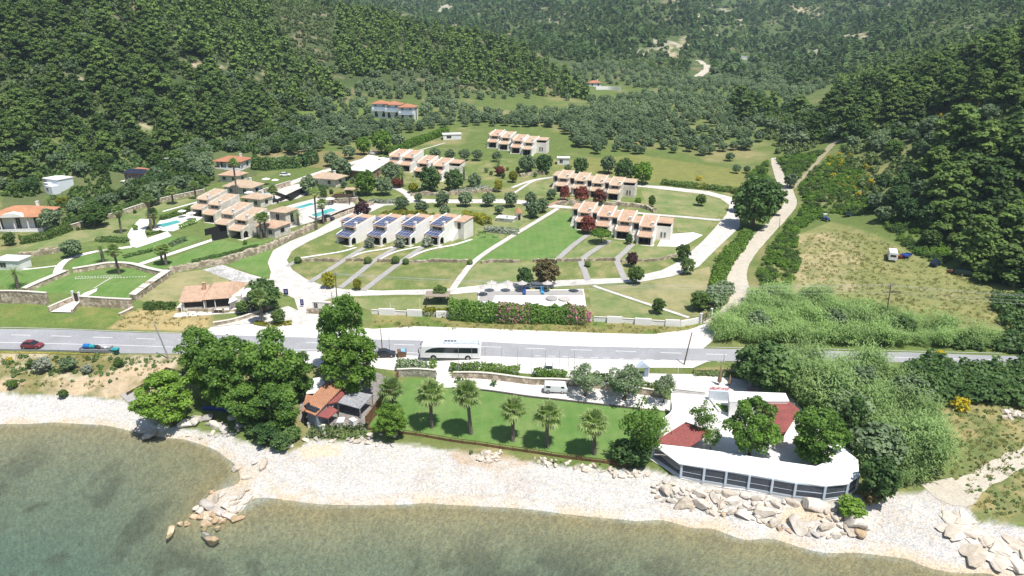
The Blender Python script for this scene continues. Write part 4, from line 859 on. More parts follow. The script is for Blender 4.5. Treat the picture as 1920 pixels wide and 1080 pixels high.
# ------------------------------------------------------------------ buildings
TILE = mat_tile('clay_tiles', (.55,.38,.275), var=.45); TILEB = mat_tile('sun_bleached_tiles', (.55,.42,.31), var=.45); TILEO = mat_tile('orange_tiles', (.52,.26,.15)); TILER = mat_tile('red_tiles', (.46,.21,.13), .3, .3)
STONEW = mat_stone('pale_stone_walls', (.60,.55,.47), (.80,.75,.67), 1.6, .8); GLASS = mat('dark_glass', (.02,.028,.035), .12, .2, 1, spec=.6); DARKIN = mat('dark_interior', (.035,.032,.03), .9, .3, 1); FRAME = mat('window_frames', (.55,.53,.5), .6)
def mat_solar():
    m, nt, b = _nodes('solar_cells'); b.inputs['Roughness'].default_value = .22; b.inputs['Specular IOR Level'].default_value = .5
    br = _n(nt, 'ShaderNodeTexBrick'); br.offset = 0; br.inputs['Scale'].default_value = 1; br.inputs['Brick Width'].default_value = 1.0; br.inputs['Row Height'].default_value = 1.6; br.inputs['Mortar Size'].default_value = .045
    br.inputs['Color1'].default_value = (.04,.055,.13,1); br.inputs['Color2'].default_value = (.06,.08,.17,1); br.inputs['Mortar'].default_value = (.5,.52,.55,1)
    tc = _n(nt, 'ShaderNodeTexCoord'); nt.links.new(tc.outputs['Object'], br.inputs['Vector']); nt.links.new(br.outputs[0], b.inputs['Base Color']); return m
SOLAR = mat_solar()
FINW = mat('white_side_walls', (.82,.80,.76), .9, .1, .6)
def roof_slab(parent, pts, m, name='roof', th=.18):
    """a sloping slab, its upper face through pts (closed polygon of x,y,z)"""
    b = MB(); n = len(pts); up = [Vector(p) for p in pts]; dn = [p-Vector((0,0,th)) for p in up]
    b.add(up+dn, [tuple(range(n)), tuple(reversed(range(n, 2*n)))]+[(i, n+i, n+(i+1)%n, (i+1)%n) for i in range(n)])
    o = b.build(name, m, parent); me = o.data
    if me.polygons[0].normal.z < 0: me.flip_normals()
    return o
def window(parent, x0, x1, z0, z1, y, m=None, frame=True, name='window', ax='y', sgn=-1):
    """window on a wall facing -y (ax y) or +x (ax x, then y is the wall's x)"""
    g_ = MB(); f_ = MB(); d = .04
    if ax == 'y':
        g_.box(x0, x1, y-.03, y+.02, z0, z1); w = .09
        for q in ((x0-w,x1+w,z0-w,z0),(x0-w,x1+w,z1,z1+w),(x0-w,x0,z0,z1),(x1,x1+w,z0,z1),((x0+x1)/2-.03,(x0+x1)/2+.03,z0,z1)): f_.box(q[0], q[1], y-.06, y+.02, q[2], q[3])
    else:
        g_.box(y-.02, y+.03, x0, x1, z0, z1); w = .09
        for q in ((x0-w,x1+w,z0-w,z0),(x0-w,x1+w,z1,z1+w),(x0-w,x0,z0,z1),(x1,x1+w,z0,z1)): f_.box(y-.02, y+.06, q[0], q[1], q[2], q[3])
    o = g_.build(name, m or GLASS, parent)
    if frame: f_.build('frame', FRAME, o)
    return o
def chimney(parent, x, y, z0, z1, w=.35, m=None):
    b = MB(); b.box(x-w, x+w, y-w, y+w, z0, z1); b.box(x-w-.08, x+w+.08, y-w-.08, y+w+.08, z1, z1+.12); b.build('chimney', m or WHT, parent)
def arch_panel(b, y0, y1, x, th, h, oy0, oy1, oh, n=8):
    """wall in plane x with an arched opening from y=oy0..oy1 (h may slope: h=(h at y0, h at y1))"""
    r = (oy1-oy0)/2; cy = (oy0+oy1)/2; zs = oh-r; H = lambda y: h[0]+(h[1]-h[0])*(y-y0)/(y1-y0)
    b.xprism([(y0,0),(oy0,0),(oy0,H(oy0)),(y0,H(y0))], x, x+th); b.xprism([(oy1,0),(y1,0),(y1,H(y1)),(oy1,H(oy1))], x, x+th)
    for i in range(n):
        a, c = math.pi*(1-i/n), math.pi*(1-(i+1)/n); ya, yc = cy+r*math.cos(a), cy+r*math.cos(c)
        b.xprism([(ya,zs+r*math.sin(a)),(yc,zs+r*math.sin(c)),(yc,H(yc)),(ya,H(ya))], x, x+th)
def villa(p, rz, w, label, group, tile, solar=0, left=False, end=False, linkw=3.0, wallm=None, arch=True, pd=2.9, dep=8.0, eave=4.9, ridge=6.3, sc=1.0):
    """terraced villa; origin at the front right corner of its porch, facing local -y"""
    wm = wallm or CREAM; o = empty('terraced_villa', p, rz, label, 'villa', group); o.scale = (sc,)*3
    ye = pd+dep; b = MB(); b.box(-w+.1, -.1, pd, ye, -.8, eave-.1); b.prism([(-w+.1,pd),(-.1,pd),(-.1,ye),(-w+.1,ye)], eave-.1, [eave-.08, eave-.08, ridge-.2, ridge-.2])
    fin = [(0,-.8),(ye,-.8),(ye,ridge+.05),(pd,eave+.08),(pd-.05,3.45),(0,2.72)]
    sw = MB(); fin = [(y, z if z < 0 else z+.28) for y, z in fin]; sw.xprism(fin, -w-.16, -w+.1)
    if arch:
        sw.xprism([(pd,-.8),(ye,-.8),(ye,ridge+.3),(pd,eave+.33)], -.1, .16); arch_panel(sw, 0, pd, -.1, .25, (3.0,3.73), .45, pd-.5, 2.25)
    else: sw.xprism(fin, -.1, .16)
    sw.build('side_wall', wallm or FINW, o)
    b.box(-w-.15, .15, -.0, .25, 2.25, 2.55); b.box(-.1-.35, -.1, .0, .3, 0, 2.3); b.box(-w+.1, -w+.4, 0, .3, 0, 2.3); b.build('wall', wm, o)
    t = MB(); t.box(-w-.4, .5, -.6, pd, -.6, .06); t.build('terrace', COPE, o)
    r = roof_slab(o, [(-w+.1,pd-.45,eave),(-.1,pd-.45,eave),(-.1,ye+.3,ridge+.12),(-w+.1,ye+.3,ridge+.12)], tile)
    pr = roof_slab(o, [(-w+.1,-.4,2.62),(-.1,-.4,2.62),(-.1,pd,3.5),(-w+.1,pd,3.5)], tile, 'porch_roof')
    window(o, -w+.9, -.9, 3.75, eave-.35, pd-.0); 
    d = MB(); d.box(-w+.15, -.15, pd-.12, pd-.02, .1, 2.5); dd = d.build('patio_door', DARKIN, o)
    fr = MB()
    for x in (-w+.2, -w*.66, -w*.33, -.28): fr.box(x, x+.08, pd-.16, pd-.11, .1, 2.5)
    fr.build('frame', FRAME, dd)
    chimney(r, -.75, pd+.9, eave, eave+1.15)
    if solar:
        k = (ridge+.12-eave)/(dep+.75); s = MB(); y0, y1 = pd-.1, pd+dep*.72; x0, x1 = -w+.15, -w*.18; f = lambda y: eave+(y-pd+.45)*k+.1
        s.hexa([(x0,y0,f(y0)),(x1,y0,f(y0)),(x1,y1,f(y1)),(x0,y1,f(y1))], [(x0,y0,f(y0)+.06),(x1,y0,f(y0)+.06),(x1,y1,f(y1)+.06),(x0,y1,f(y1)+.06)]); s.build('solar_array', SOLAR, o)
        s = MB(); s.hexa([(-w+.0,-.25,2.75),(-.15,-.25,2.75),(-.15,pd-.3,3.47),(-w,pd-.3,3.47)], [(-w,-.25,2.81),(-.15,-.25,2.81),(-.15,pd-.3,3.53),(-w,pd-.3,3.53)]); s.build('solar_array', SOLAR, o)
    if left is not None:   # stair link on the left
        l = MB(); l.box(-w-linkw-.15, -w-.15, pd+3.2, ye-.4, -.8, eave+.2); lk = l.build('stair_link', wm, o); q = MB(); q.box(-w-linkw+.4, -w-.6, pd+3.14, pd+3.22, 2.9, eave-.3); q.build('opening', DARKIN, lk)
        st = MB()
        for i in range(8): st.box(-w-linkw+.2, -w-.35, pd-.6+i*.47, pd-.13+i*.47+.02, -.6, .25+i*.33)
        st.build('stairs', COPE, lk); roof_slab(o, [(-w-linkw-.2,pd+2.5,eave+.25),(-w-.1,pd+2.5,eave+.25),(-w-.1,ye,eave+.95),(-w-linkw-.2,ye,eave+.95)], tile, 'link_roof')
        if solar > 1: s = MB(); s.hexa([(-w-linkw+.3,pd+3,eave+.42),(-w-.5,pd+3,eave+.42),(-w-.5,pd+5.5,eave+.72),(-w-linkw+.3,pd+5.5,eave+.72)], [(-w-linkw+.3,pd+3,eave+.48),(-w-.5,pd+3,eave+.48),(-w-.5,pd+5.5,eave+.78),(-w-linkw+.3,pd+5.5,eave+.78)]); s.build('solar_array', SOLAR, o)
    if end == 'terrace':   # roofed roof terrace at the end of the row
        e = MB(); e.box(.15, 4.4, pd+3.2, ye, -.8, 3.9); e.box(.15, 4.4, pd+3.2, pd+3.4, 3.9, 4.5); e.xprism([(pd+3.2,3.9),(ye,3.9),(ye,5.9),(ye-1.5,5.6),(pd+3.4,4.5)], 4.2, 4.45); eb = e.build('end_block', wm, o)
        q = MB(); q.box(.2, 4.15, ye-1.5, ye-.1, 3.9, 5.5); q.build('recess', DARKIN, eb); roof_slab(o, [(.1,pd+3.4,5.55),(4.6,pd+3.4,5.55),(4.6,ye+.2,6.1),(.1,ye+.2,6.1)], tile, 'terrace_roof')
        for x in (1.5, 2.5): window(o, x, x+.5, 1.1, 2.7, pd+3.2)
    if end == 'stair':
        e = MB(); e.box(.15, 3.4, pd+5.0, ye+1.5, -.8, 5.6); e.xprism([(pd+2.0,-.8),(pd+5.0,-.8),(pd+5.0,3.2),(pd+2.0,.5)], .15, 1.3); eb = e.build('end_block', wm, o)
        q = MB(); q.box(1.2, 2.3, pd+4.94, pd+5.02, 3.4, 5.2); q.build('door', WOODD, eb); roof_slab(o, [(.1,pd+4.8,5.62),(3.6,pd+4.8,5.62),(3.6,ye+1.7,6.2),(.1,ye+1.7,6.2)], tile, 'end_roof')
        t = MB(); t.box(-1, 4.2, pd-1, ye+1.8, -.6, .04); t.build('side_terrace', COPE, o)
    return o
ORD = ['leftmost', 'second', 'third', 'rightmost']
for i, (a, b) in enumerate([(657,462),(715,461.5),(769,461.5),(823,461)]):
    villa(G(a, b), math.radians(-30), 5.0, ['leftmost villa of the row with blue solar roofs, by the black car','second villa from left in the solar roofed row','third villa from left in the solar roofed row','right end villa of the solar roofed row with outside stair'][i], 'villas with blue solar roofs', TILE, 2 if i < 3 else 1, end='stair' if i == 3 else False, linkw=3.6, dep=8.5, sc=1.02)
for i, (a, b) in enumerate([(1104,432),(1141,440),(1180,450),(1222,461)]):
    villa(G(a, b), math.radians(-20), 4.4, ['leftmost orange tiled villa behind the big red bush','second orange tiled villa behind the flat topped tree','third orange tiled villa with small bush at its porch','rightmost orange tiled villa with roofed terrace beside the white court'][i], 'orange tiled villas facing the lawns', TILE, end='terrace' if i == 3 else False, arch=False, linkw=2.6)
for i, (a, b) in enumerate([(1062,362),(1094,367),(1127,372),(1160,376.5)]):
    villa(G(a, b), math.radians(-20), 4.3, ['leftmost beige tiled villa behind the first red egg bush','second beige tiled villa behind the middle red bush','third beige tiled villa behind the last red bush','rightmost beige tiled villa with roofed terrace and open porch'][i], 'beige tiled villas with red bushes', TILEB, end='terrace' if i == 3 else False, arch=False, linkw=2.6, wallm=STONEW)
for i, (a, b) in enumerate([(932,278),(953,282),(976,288.5),(997,292)]):
    villa(G(a, b), math.radians(-18), 4.3, ['leftmost villa of the farthest beige row at the grove edge','second villa of the farthest beige row','third villa of the farthest beige row','right end villa of the farthest beige row with roofed terrace'][i], 'farthest beige villas by the olive grove', TILEB if i%2 else TILE, end='terrace' if i == 3 else False, arch=False, linkw=1.6, sc=1.1)
for i, (a, b) in enumerate([(745,321),(770,323),(798,335),(828,340)]):
    villa(G(a, b), math.radians(-20), 4.6, ['leftmost pink roofed villa beside the white flat roof','second pink roofed villa above the dark palm','third pink roofed villa behind the dark round trees','right end pink roofed villa with covered terrace'][i], 'pink roofed villas above the rock bank', TILE, end='terrace' if i == 3 else False, arch=False, linkw=1.8, sc=1.1)
for i, (a, b) in enumerate([(382,408),(404,419),(429,438),(455,450)]):
    villa(G(a, b), math.radians(-22), 4.6, ['upper left stone villa of the pool cluster','second stone villa of the pool cluster above black screen','third stone villa of the pool cluster','stone villa with arched porch facing the bright lawn'][i], 'stone villas of the pool cluster', TILEB, linkw=1.2, wallm=STONEW, arch=(i == 3), sc=1.05, left=None if i == 0 else False)
def hip_house(p, rz, w, d, h, label, cat='house', tile=None, wm=None, over=.6, rise=1.7, ver=False, name='house', wins=3, gable=False, chim=True):
    o = empty(name, p, rz, label, cat); b = MB(); b.box(-w/2, w/2, 0, d, -1.0, h); b.build('wall', wm or WHT, o); x, y0, y1 = w/2+over, -over-(2.2 if ver else 0), d+over
    ym = (y0+y1)/2; r = MB(); rg = max(.0, x-(y1-y0)/2) if not gable else x; A = [(-x,y0,h),(x,y0,h),(x,y1,h),(-x,y1,h)]; R = [(-rg,ym,h+rise),(rg,ym,h+rise)]
    r.add(A+R+[(a,b_,c-.18) for a, b_, c in A], [(0,1,5,4),(2,3,4,5),(1,2,5),(3,0,4),(6,7,1,0),(7,8,2,1),(8,9,3,2),(9,6,0,3),(9,8,7,6)]); rf = r.build('roof', tile or TILEO, o)
    for i in range(wins):
        xx = -w/2+w*(i+.5)/wins; window(o, xx-.6, xx+.6, .9 if not ver else .2, h-.7, 0)
    window(o, d*.35, d*.6, .9, h-.8, w/2, ax='x')
    if ver:
        for i in range(5): q = MB(); xx = -w/2+w*i/4; q.box(xx-.13, xx+.13, -2.4, -2.15, -1, h-.1); q.build('post', WHT, o)
        q = MB(); q.box(-w/2, w/2, -2.5, 0, -1, .05); q.box(-w/2, w/2, -2.45, -2.35, .05, .75); q.build('veranda', WHT, o)
    if chim: chimney(rf, w*.25, d*.6, h+.6, h+rise+.6)
    return o
hip_house(G(447,366), math.radians(-14), 11, 7, 3.0, 'pale tiled villa behind the tall dark palm trunk', 'villa', TILEB, STONEW, name='villa', wins=2, rise=1.9)
hip_house(G(500,444), math.radians(-22), 6.5, 7, 3.0, 'low salmon roofed wing right of the arched porch villa', 'villa', TILE, STONEW, .4, 1.4, name='villa_wing', wins=2, chim=False)
hip_house(G(523,424), math.radians(-22), 6, 6, 4.6, 'stone end block of the pool cluster above the drive wall', 'villa', TILEB, STONEW, .4, 1.0, name='villa_wing', wins=1, chim=False)
hip_house(G(472,388), math.radians(-22), 8, 6, 3.0, 'low tiled wing behind the stone villas of the pool cluster', 'villa', TILEB, STONEW, .5, 1.2, name='villa_wing', wins=2)
hip_house(G(606,349), math.radians(-18), 11, 7, 3.0, 'pale tiled villa with wide eaves beside the large dark olive', 'villa', TILEB, STONEW, .8, 1.6, name='villa', wins=2)
hip_house(G(430,342), math.radians(-14), 8, 6, 2.8, 'small tiled pavilion behind the pale villa', 'villa', TILE, STONEW, .6, 1.4, name='villa', wins=2)
hip_house(G(432,316), math.radians(-8), 12, 7, 3.4, 'red roofed house with veranda among olive trees', tile=TILER, ver=True, rise=1.6)
h3 = hip_house(G(38,430), math.radians(8), 15, 9, 4.4, 'orange roofed house with white veranda at the left edge', tile=TILEO, ver=True, rise=2.2)
q = MB(); q.yprism([(-3.2,4.45),(3.2,4.45),(2.2,5.3),(0,5.8),(-2.2,5.3)], -3.1, -1.0); q.build('arched_gable', WHT, h3)
# white cubic house
o = empty('cubic_house', G(98,358), math.radians(-25), 'small white cubic house among gardens at left', 'house'); BLUEW = mat('bluish_whitewash', (.66,.70,.74), .8, .1, 2)
b = MB(); b.box(-4,4,0,6,-1,4.2); b.build('wall', BLUEW, o); b = MB(); b.box(1,5,-3,0,-1,2.6); b.box(-2,1,-1.5,0,-1,3.2); b.build('annex', BLUEW, o); b = MB(); b.box(-4.2,4.2,-.2,6.2,4.2,4.5); b.build('roof_edge', WHT, o); window(o, -2.6, -1.6, 2.0, 3.4, 0); window(o, 2, 3, 1.0, 2.0, -3)
o = hip_house(G(255,343), math.radians(-12), 9, 7, 3.6, 'red roofed house with dark solar panels and teal basement', tile=TILER, wm=mat('dark_veranda', (.09,.085,.08), .8), chim=False, wins=2)
s = MB(); s.hexa([(-5,-.75,3.72),(5,-.75,3.72),(4.2,2.2,4.95),(-3.4,2.2,4.95)], [(-5,-.75,3.78),(5,-.75,3.78),(4.2,2.2,5.01),(-3.4,2.2,5.01)]); s.build('solar_array', mat('dark_solar', (.025,.03,.05), .2, .2, 1), o); s = MB(); s.box(-4.5,5,-2.5,-.05,-1.6,.9); s.build('basement', mat('teal_render', (.09,.17,.18), .8), o); s = MB(); s.box(-4.7,5.2,-2.7,-.05,.9,1.02); s.build('deck', CREAM, o)
for i, (px, py) in enumerate([(713,222),(737,224),(763,229)]):
    o = hip_house(G(px, py), math.radians(-6), 9.2, 8, 8.2, ['left block of the white triple house, tallest windows','middle block of the white triple house below the pine hill','right block of the white triple house'][i], 'house', TILER, WHT, .5, 1.6, name='white_house', wins=2, chim=False)
    q = MB(); q.box(-4.4, 4.4, -1.3, 0, 4.2, 4.4); q.build('balcony', WHT, o); q = MB(); q.box(-4.4, 4.4, -1.3, -1.22, 4.4, 5.2); q.build('balcony_rail', mat('pale_glass', (.45,.55,.62), .2), o); q = MB(); q.box(-3.2, 3.2, -.06, 0, 4.9, 7.0); q.build('glazing', mat('blue_glass', (.36,.43,.50), .2), o); q = MB(); q.box(-3, -1.2, -.06, .0, .9, 2.6); q.build('lower_glazing', GLASS, o); q = MB(); q.box(1.2, 3, -.06, 0, .9, 2.6); q.build('lower_glazing', GLASS, o)
# long flat white roofed building
A, B, C, D = [Vector(at_z(*q, 14.6)) for q in [(652,318),(697,322),(737,298),(690,290)]]; cc = (A+B+C+D)/4; o = empty('flat_roof_building', (cc.x, cc.y, gz(cc.x, cc.y)), 0, 'long building with a bright white flat roof and brown sides', 'building'); zz = 14.6-o.location.z
pts = [(p.x-cc.x, p.y-cc.y) for p in (A, B, C, D)]; b = MB(); b.prism([(x*.94, y*.94) for x, y in pts], -1, zz-.3); b.build('wall', mat('brown_side_walls', (.30,.21,.14), .9), o); b = MB(); b.prism(pts, zz-.3, zz); b.build('roof', WPAVE, o)
for k in range(4): t = .2+.2*k; q = MB(); x = pts[0][0]*(1-t)+pts[3][0]*t; y = pts[0][1]*(1-t)+pts[3][1]*t; q.box(x+2, x+4, y-.1, y+.9, zz, zz+.3); q.build('roof_vent', WHT, o)
for px, py, w, d, h, rz, lb in [(1056,309,5,3.5,2.8,-5,'small white garden shed with blue windows'), (848,262,9,5,2.6,10,'pale outbuilding beside the blue covered pool'), (1389,111,16,6,3.2,0,'tiny white farm building far up the valley'), (1422,148,9,6,3.0,20,'tiny pale ruin beside cypresses in the far valley'), (1842,256,9,5,2.8,-10,'small grey roofed hut among pines on the right hill'), (16,507,6.5,4,2.6,-6,'small white cabin with blue front at the left picture edge'), (946,416,5.5,3,1.1,-20,'low white flat block on the lawn beside the well house')]:
    if not lb: continue
    o = empty('shed', G(px, py), math.radians(rz), lb, 'outbuilding'); b = MB(); b.box(-w/2, w/2, 0, d, -.8, h); b.build('wall', WHT, o); b = MB(); b.box(-w/2-.3, w/2+.3, -.3, d+.3, h, h+.2); b.build('roof', mat('grey_sheet_roof', (.42,.43,.46), .7) if px > 1400 else WHT, o); window(o, -w*.3, -w*.05, .8, h-.6, 0); q = MB(); q.box(w*.1, w*.25, -.05, .02, 0, 2.1); q.build('door', BLUEW, o)
q = MB(); q.box(-3,3,-2,2,.0,1.0); q.box(-2.6,2.6,-1.6,1.6,1.0,1.25); tag(q.build('pool_cover', mat('blue_sheet', (.22,.42,.62), .5, .3, 1), None, G(852,255)), 'light blue covered pool beside the pale outbuilding', 'pool')
o = hip_house(G(1116,163), .1, 10, 7, 3.2, 'red roofed farmhouse with long white yard wall in the valley', tile=TILER, rise=1.8, wins=2); wall_line('yard_wall', [(1117,168),(1140,168),(1163,170)], 2.6, .4, WHT, 'long white yard wall beside the valley farmhouse', 'wall')
# tavern by the entrance
o = empty('tavern', G(408,580), math.radians(12), 'tavern with two orange tiled roofs and striped front awning', 'tavern')
b = MB(); b.box(-7.5,-2.5,0,6,-.8,2.6); b.box(-2.5,5.5,0,8,-.8,3.0); b.build('wall', STONEW, o); roof_slab(o, [(-8,-.5,2.6),(-2.3,-.5,2.6),(-2.3,6.5,4.0),(-8,6.5,4.0)], TILE, 'side_roof')
r = MB(); r.add([(-2.9,-.9,2.9),(3.2,-.9,2.9),(6.3,8.6,3.1),(-2.9,8.6,3.1),(-1.0,5.2,4.9),(3.6,5.2,4.9)], [(0,1,5,4),(1,2,5),(2,3,4,5),(3,0,4)]); r.build('roof', TILE, o); chimney(o, -3.2, 4.5, 3.5, 5.2, .35, TILE)
w_ = MB(); w_.hexa([(3.2,-1.0,2.75),(3.0,-2.2,2.0),(7.6,3.8,2.0),(6.3,5.2,2.9)], [(3.2,-1.0,2.85),(3.0,-2.2,2.1),(7.6,3.8,2.1),(6.3,5.2,3.0)]); w_.build('awning', WHT, o)
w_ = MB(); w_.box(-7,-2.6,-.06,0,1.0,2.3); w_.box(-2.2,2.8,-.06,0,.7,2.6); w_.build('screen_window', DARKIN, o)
for x in (-7.6,-2.6,-.2,3.0): q = MB(); q.box(x-.08, x+.08, -.6, -.45, -.5, 2.5); q.build('post', WHT, o)
q = MB(); q.box(-9,8,-3,9,-.6,.05); q.build('terrace', WPAVE, o)
# entrance lodge
o = empty('gate_lodge', G(608,590), math.radians(-8), 'white lodge wall with two barred windows at the entrance', 'gate lodge'); b = MB(); b.box(-4.2,2.0,0,.4,-.6,1.3); b.build('stone_base', RUB, o); b = MB(); b.box(-2.6,1.6,.03,.33,1.3,3.0); b.box(-2.8,1.8,-.05,.45,3.0,3.15); b.build('wall', CREAM, o)
for x in (-2.2,.5): window(o, x, x+.8, 1.5, 2.8, .03)
b = MB(); b.box(2.0,4.4,0,.5,-.6,2.2); b.box(1.9,4.5,-.1,.6,2.2,2.35); b.build('side_wall', WHT, o); b = MB(); b.box(2.4,4.0,-.04,.02,0,2.0); b.build('door', WOODD, o)
# small bell shaped well house
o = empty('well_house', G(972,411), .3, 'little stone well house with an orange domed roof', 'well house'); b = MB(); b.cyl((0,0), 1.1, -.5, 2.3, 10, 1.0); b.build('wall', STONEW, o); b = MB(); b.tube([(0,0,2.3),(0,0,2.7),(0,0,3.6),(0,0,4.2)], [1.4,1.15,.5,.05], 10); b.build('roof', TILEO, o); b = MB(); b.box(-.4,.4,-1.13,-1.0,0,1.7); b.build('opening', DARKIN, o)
# pool pergola, garden shelter
def pergola(p, rz, w, d, h, label, m, rm, slats=True, name='pergola'):
    o = empty(name, p, rz, label, 'pergola')
    for x in (-w/2, w/2):
        for y in (0, d): q = MB(); q.box(x-.1, x+.1, y-.1, y+.1, -.5, h); q.build('post', m, o)
    q = MB()
    if slats:
        for i in range(12): y = d*i/11; q.box(-w/2-.4, w/2+.4, y-.08, y+.08, h, h+.16)
    else: q.box(-w/2-.4, w/2+.4, -.4, d+.4, h, h+.15)
    q.build('roof', rm, o); return o
pergola(G(640,383), -.1, 6, 4, 2.6, 'slatted dark pergola at the back of the pool court', WOODD, WOODD); pergola(G(656,371), 0, 3.2, 3.2, 2.9, 'small tiled gate shelter beside the bright round tree', WHT, TILEB, False, 'gate_shelter'); pergola(G(820,573), 0, 5.0, 3, 2.3, 'weathered wooden shelter left of the oleander hedge', WOODD, mat('grey_boards', (.30,.25,.2), .9, .3, 2), False, 'garden_shelter')
# swimming pools and their decks
PW = mat('pool_water', (.09,.42,.42), .08, .12, .6, spec=.5)
def pool(px, label, deck=None):
    P = [G(a, b) for a, b in px]; z = max(p.z for p in P)+.05; c = sum(P, Vector())/4; o = empty('swimming_pool', (c.x, c.y, z), 0, label, 'swimming pool'); pts = [(p.x-c.x, p.y-c.y) for p in P]
    w = MB(); w.prism(pts, -.5, .09); w.build('water', PW, o); big = [(x*1.12, y*1.18) for x, y in pts]; r = MB()
    for i in range(4): j = (i+1)%4; r.hexa([(*pts[i],-.3),(*pts[j],-.3),(*big[j],-.3),(*big[i],-.3)], [(*pts[i],.16),(*pts[j],.16),(*big[j],.16),(*big[i],.16)])
    r.build('rim', WPAVE, o)
sheet('pool_deck', [(478,432),(520,418),(545,428),(600,412),(668,386),(655,372),(600,370),(560,380),(500,398),(470,415)], CONC, .07); sheet('pool_deck', [(470,372),(520,352),(560,345),(600,352),(560,372),(500,384),(480,388)], CONC, .07); sheet('pool_deck', [(285,432),(300,414),(345,402),(380,408),(362,420),(325,434)], WPAVE, .07); sheet('court_paving', [(239,441),(246,463),(257,465),(322,443),(314,434),(276,447),(271,435),(284,411),(262,411),(245,430)], WPAVE, .1); sheet('tavern_yard', [(330,578),(345,562),(380,550),(470,540),(480,560),(450,583),(400,584)], WPAVE, .06); sheet('side_court', [(1232,462),(1245,440),(1300,436),(1318,441),(1280,463)], WPAVE, .07)
pool([(293,424),(306,429),(341,418),(331,414)], 'turquoise garden pool beside the tall palms at left'); pool([(551,391),(561,395),(593,384),(582,381)], 'green tiled rectangular pool behind the tall palms'); pool([(582,406),(595,412),(632,396),(620,391)], 'turquoise rectangular pool nearest the main drive'); pool([(502,380),(510,384),(524,379),(516,376)], 'small turquoise pool corner beyond the dark screen'); pool([(484,363),(492,367),(512,360),(505,357)], 'small green pool of the upper villa')

# ------------------------------------------------------------------ beach restaurant with white canopy roof
CANV = mat('white_canvas', (.82,.82,.81), .8, .06, .5); SCREEN = mat('grey_mesh_screen', (.085,.095,.115), .55, .2, .7, 3.0); BLUEP = mat('pale_blue_posts', (.52,.60,.68), .6, .08, 2); REDM = mat('dark_red_roofing', (.28,.085,.075), .8, .22, .5, 4.0); FLOOR = mat('shaded_terrace_floor', (.20,.21,.23), .8, .2, .8)
RZ, FZ = 4.95, 2.45
rc = Vector(at_z(1400, 880, FZ)); R_ = lambda px, py, z=RZ: Vector(at_z(px, py, z))-rc
o = empty('beach_restaurant', rc, 0, 'beach restaurant with curved white canopy roof and grey screened front', 'restaurant')
outer = [R_(*q) for q in [(1222,831),(1273,869),(1316,875.5),(1358,882),(1402,889),(1446,896.5),(1491,903),(1546,911),(1587,907.5),(1611,893),(1609,862),(1570,832)]]
inner = [R_(*q) for q in [(1548,866),(1530,874),(1465,865),(1380,851),(1292,838.5)]]
ring = outer+inner; b = MB(); b.prism([(p.x, p.y) for p in ring], RZ-rc.z-.14, RZ-rc.z); cr = b.build('canopy_roof', CANV, o)
for i in range(1, 7):   # seams of the canvas
    a, c = outer[i], inner[4-min(4, int((i-1)*.7))] if i < 6 else inner[0]
    s = MB(); d = (c-a).normalized(); n = Vector((-d.y, d.x, 0))*.03; s.hexa([a-n, c-n, c+n, a+n], [a-n+Vector((0,0,.03)), c-n+Vector((0,0,.03)), c+n+Vector((0,0,.03)), a+n+Vector((0,0,.03))]); s.build('seam', WPAVE, cr)
foot = [Vector(at_z(*q, FZ))-rc for q in [(1222,858),(1276,894),(1318,902),(1359,908.5),(1402,916),(1445,923.5),(1488,931),(1543,937),(1585,931.5),(1604,917)]]
b = MB(); fl = foot+[R_(1606,868,FZ), R_(1575,850,FZ), R_(1545,872,FZ), R_(1530,884,FZ), R_(1465,875,FZ), R_(1380,862,FZ), R_(1292,850,FZ)]; b.prism([(p.x, p.y) for p in fl], -1.6, .14); b.build('plinth', WHT, o)
b = MB(); b.prism([(p.x*.985, p.y*.985+.12) for p in fl], .141, .16); b.build('floor', FLOOR, o)  # dark floor colour has the shade under the canopy painted in
H = RZ-rc.z-.14
for i, p in enumerate(foot):
    b = MB(); w = .16; b.box(p.x-w, p.x+w, p.y-w, p.y+w, 0, H); b.build('post', BLUEP, o)
for i in range(9):
    a, c = foot[i], foot[i+1]; d = (c-a).normalized(); n = Vector((-d.y, d.x, 0))*.02; a2, c2 = a+d*.17, c-d*.17
    def bar(z0, z1, t=1.0, m=BLUEP, nm='rail'):
        q = MB(); k = n*t; q.hexa([a2-k+Vector((0,0,z0)), c2-k+Vector((0,0,z0)), c2+k+Vector((0,0,z0)), a2+k+Vector((0,0,z0))], [a2-k+Vector((0,0,z1)), c2-k+Vector((0,0,z1)), c2+k+Vector((0,0,z1)), a2+k+Vector((0,0,z1))]); return q.build(nm, m, o)
    if i not in (0,): bar(.16, H-.2, .6, SCREEN, 'mesh_screen'); bar(H*.42, H*.42+(.12 if i == 6 else .05), 2.2)
    bar(H-.2, H, 2.5); bar(.0, .17, 3.0)
def red_roof(pts, label):
    P = [Vector(at_z(*q)) for q in pts]; c = sum(P, Vector())/len(P); z = gz(c.x, c.y); c.z = z; e = empty('red_roof_shelter', c, 0, label, 'shelter'); L = [p-c for p in P]
    roof_slab(e, [tuple(p) for p in L], REDM, 'roof', .15)
    for p in L: q = MB(); s = .94; q.box(p.x*s-.07, p.x*s+.07, p.y*s-.07, p.y*s+.07, gz(c.x+p.x, c.y+p.y)-z-.3, p.z-.15); q.build('post', WHT, e)
    return e
red_roof([(1224,829.5,5.0),(1286,791,5.3),(1336,809,5.3),(1293,838,5.0)], 'dark red roof at the left end of the white canopy'); red_roof([(1423,752,5.5),(1478,751,5.5),(1500,768,5.5),(1470,816,5.2),(1438,812,5.2)], 'dark red roof behind the two leafy terrace trees')
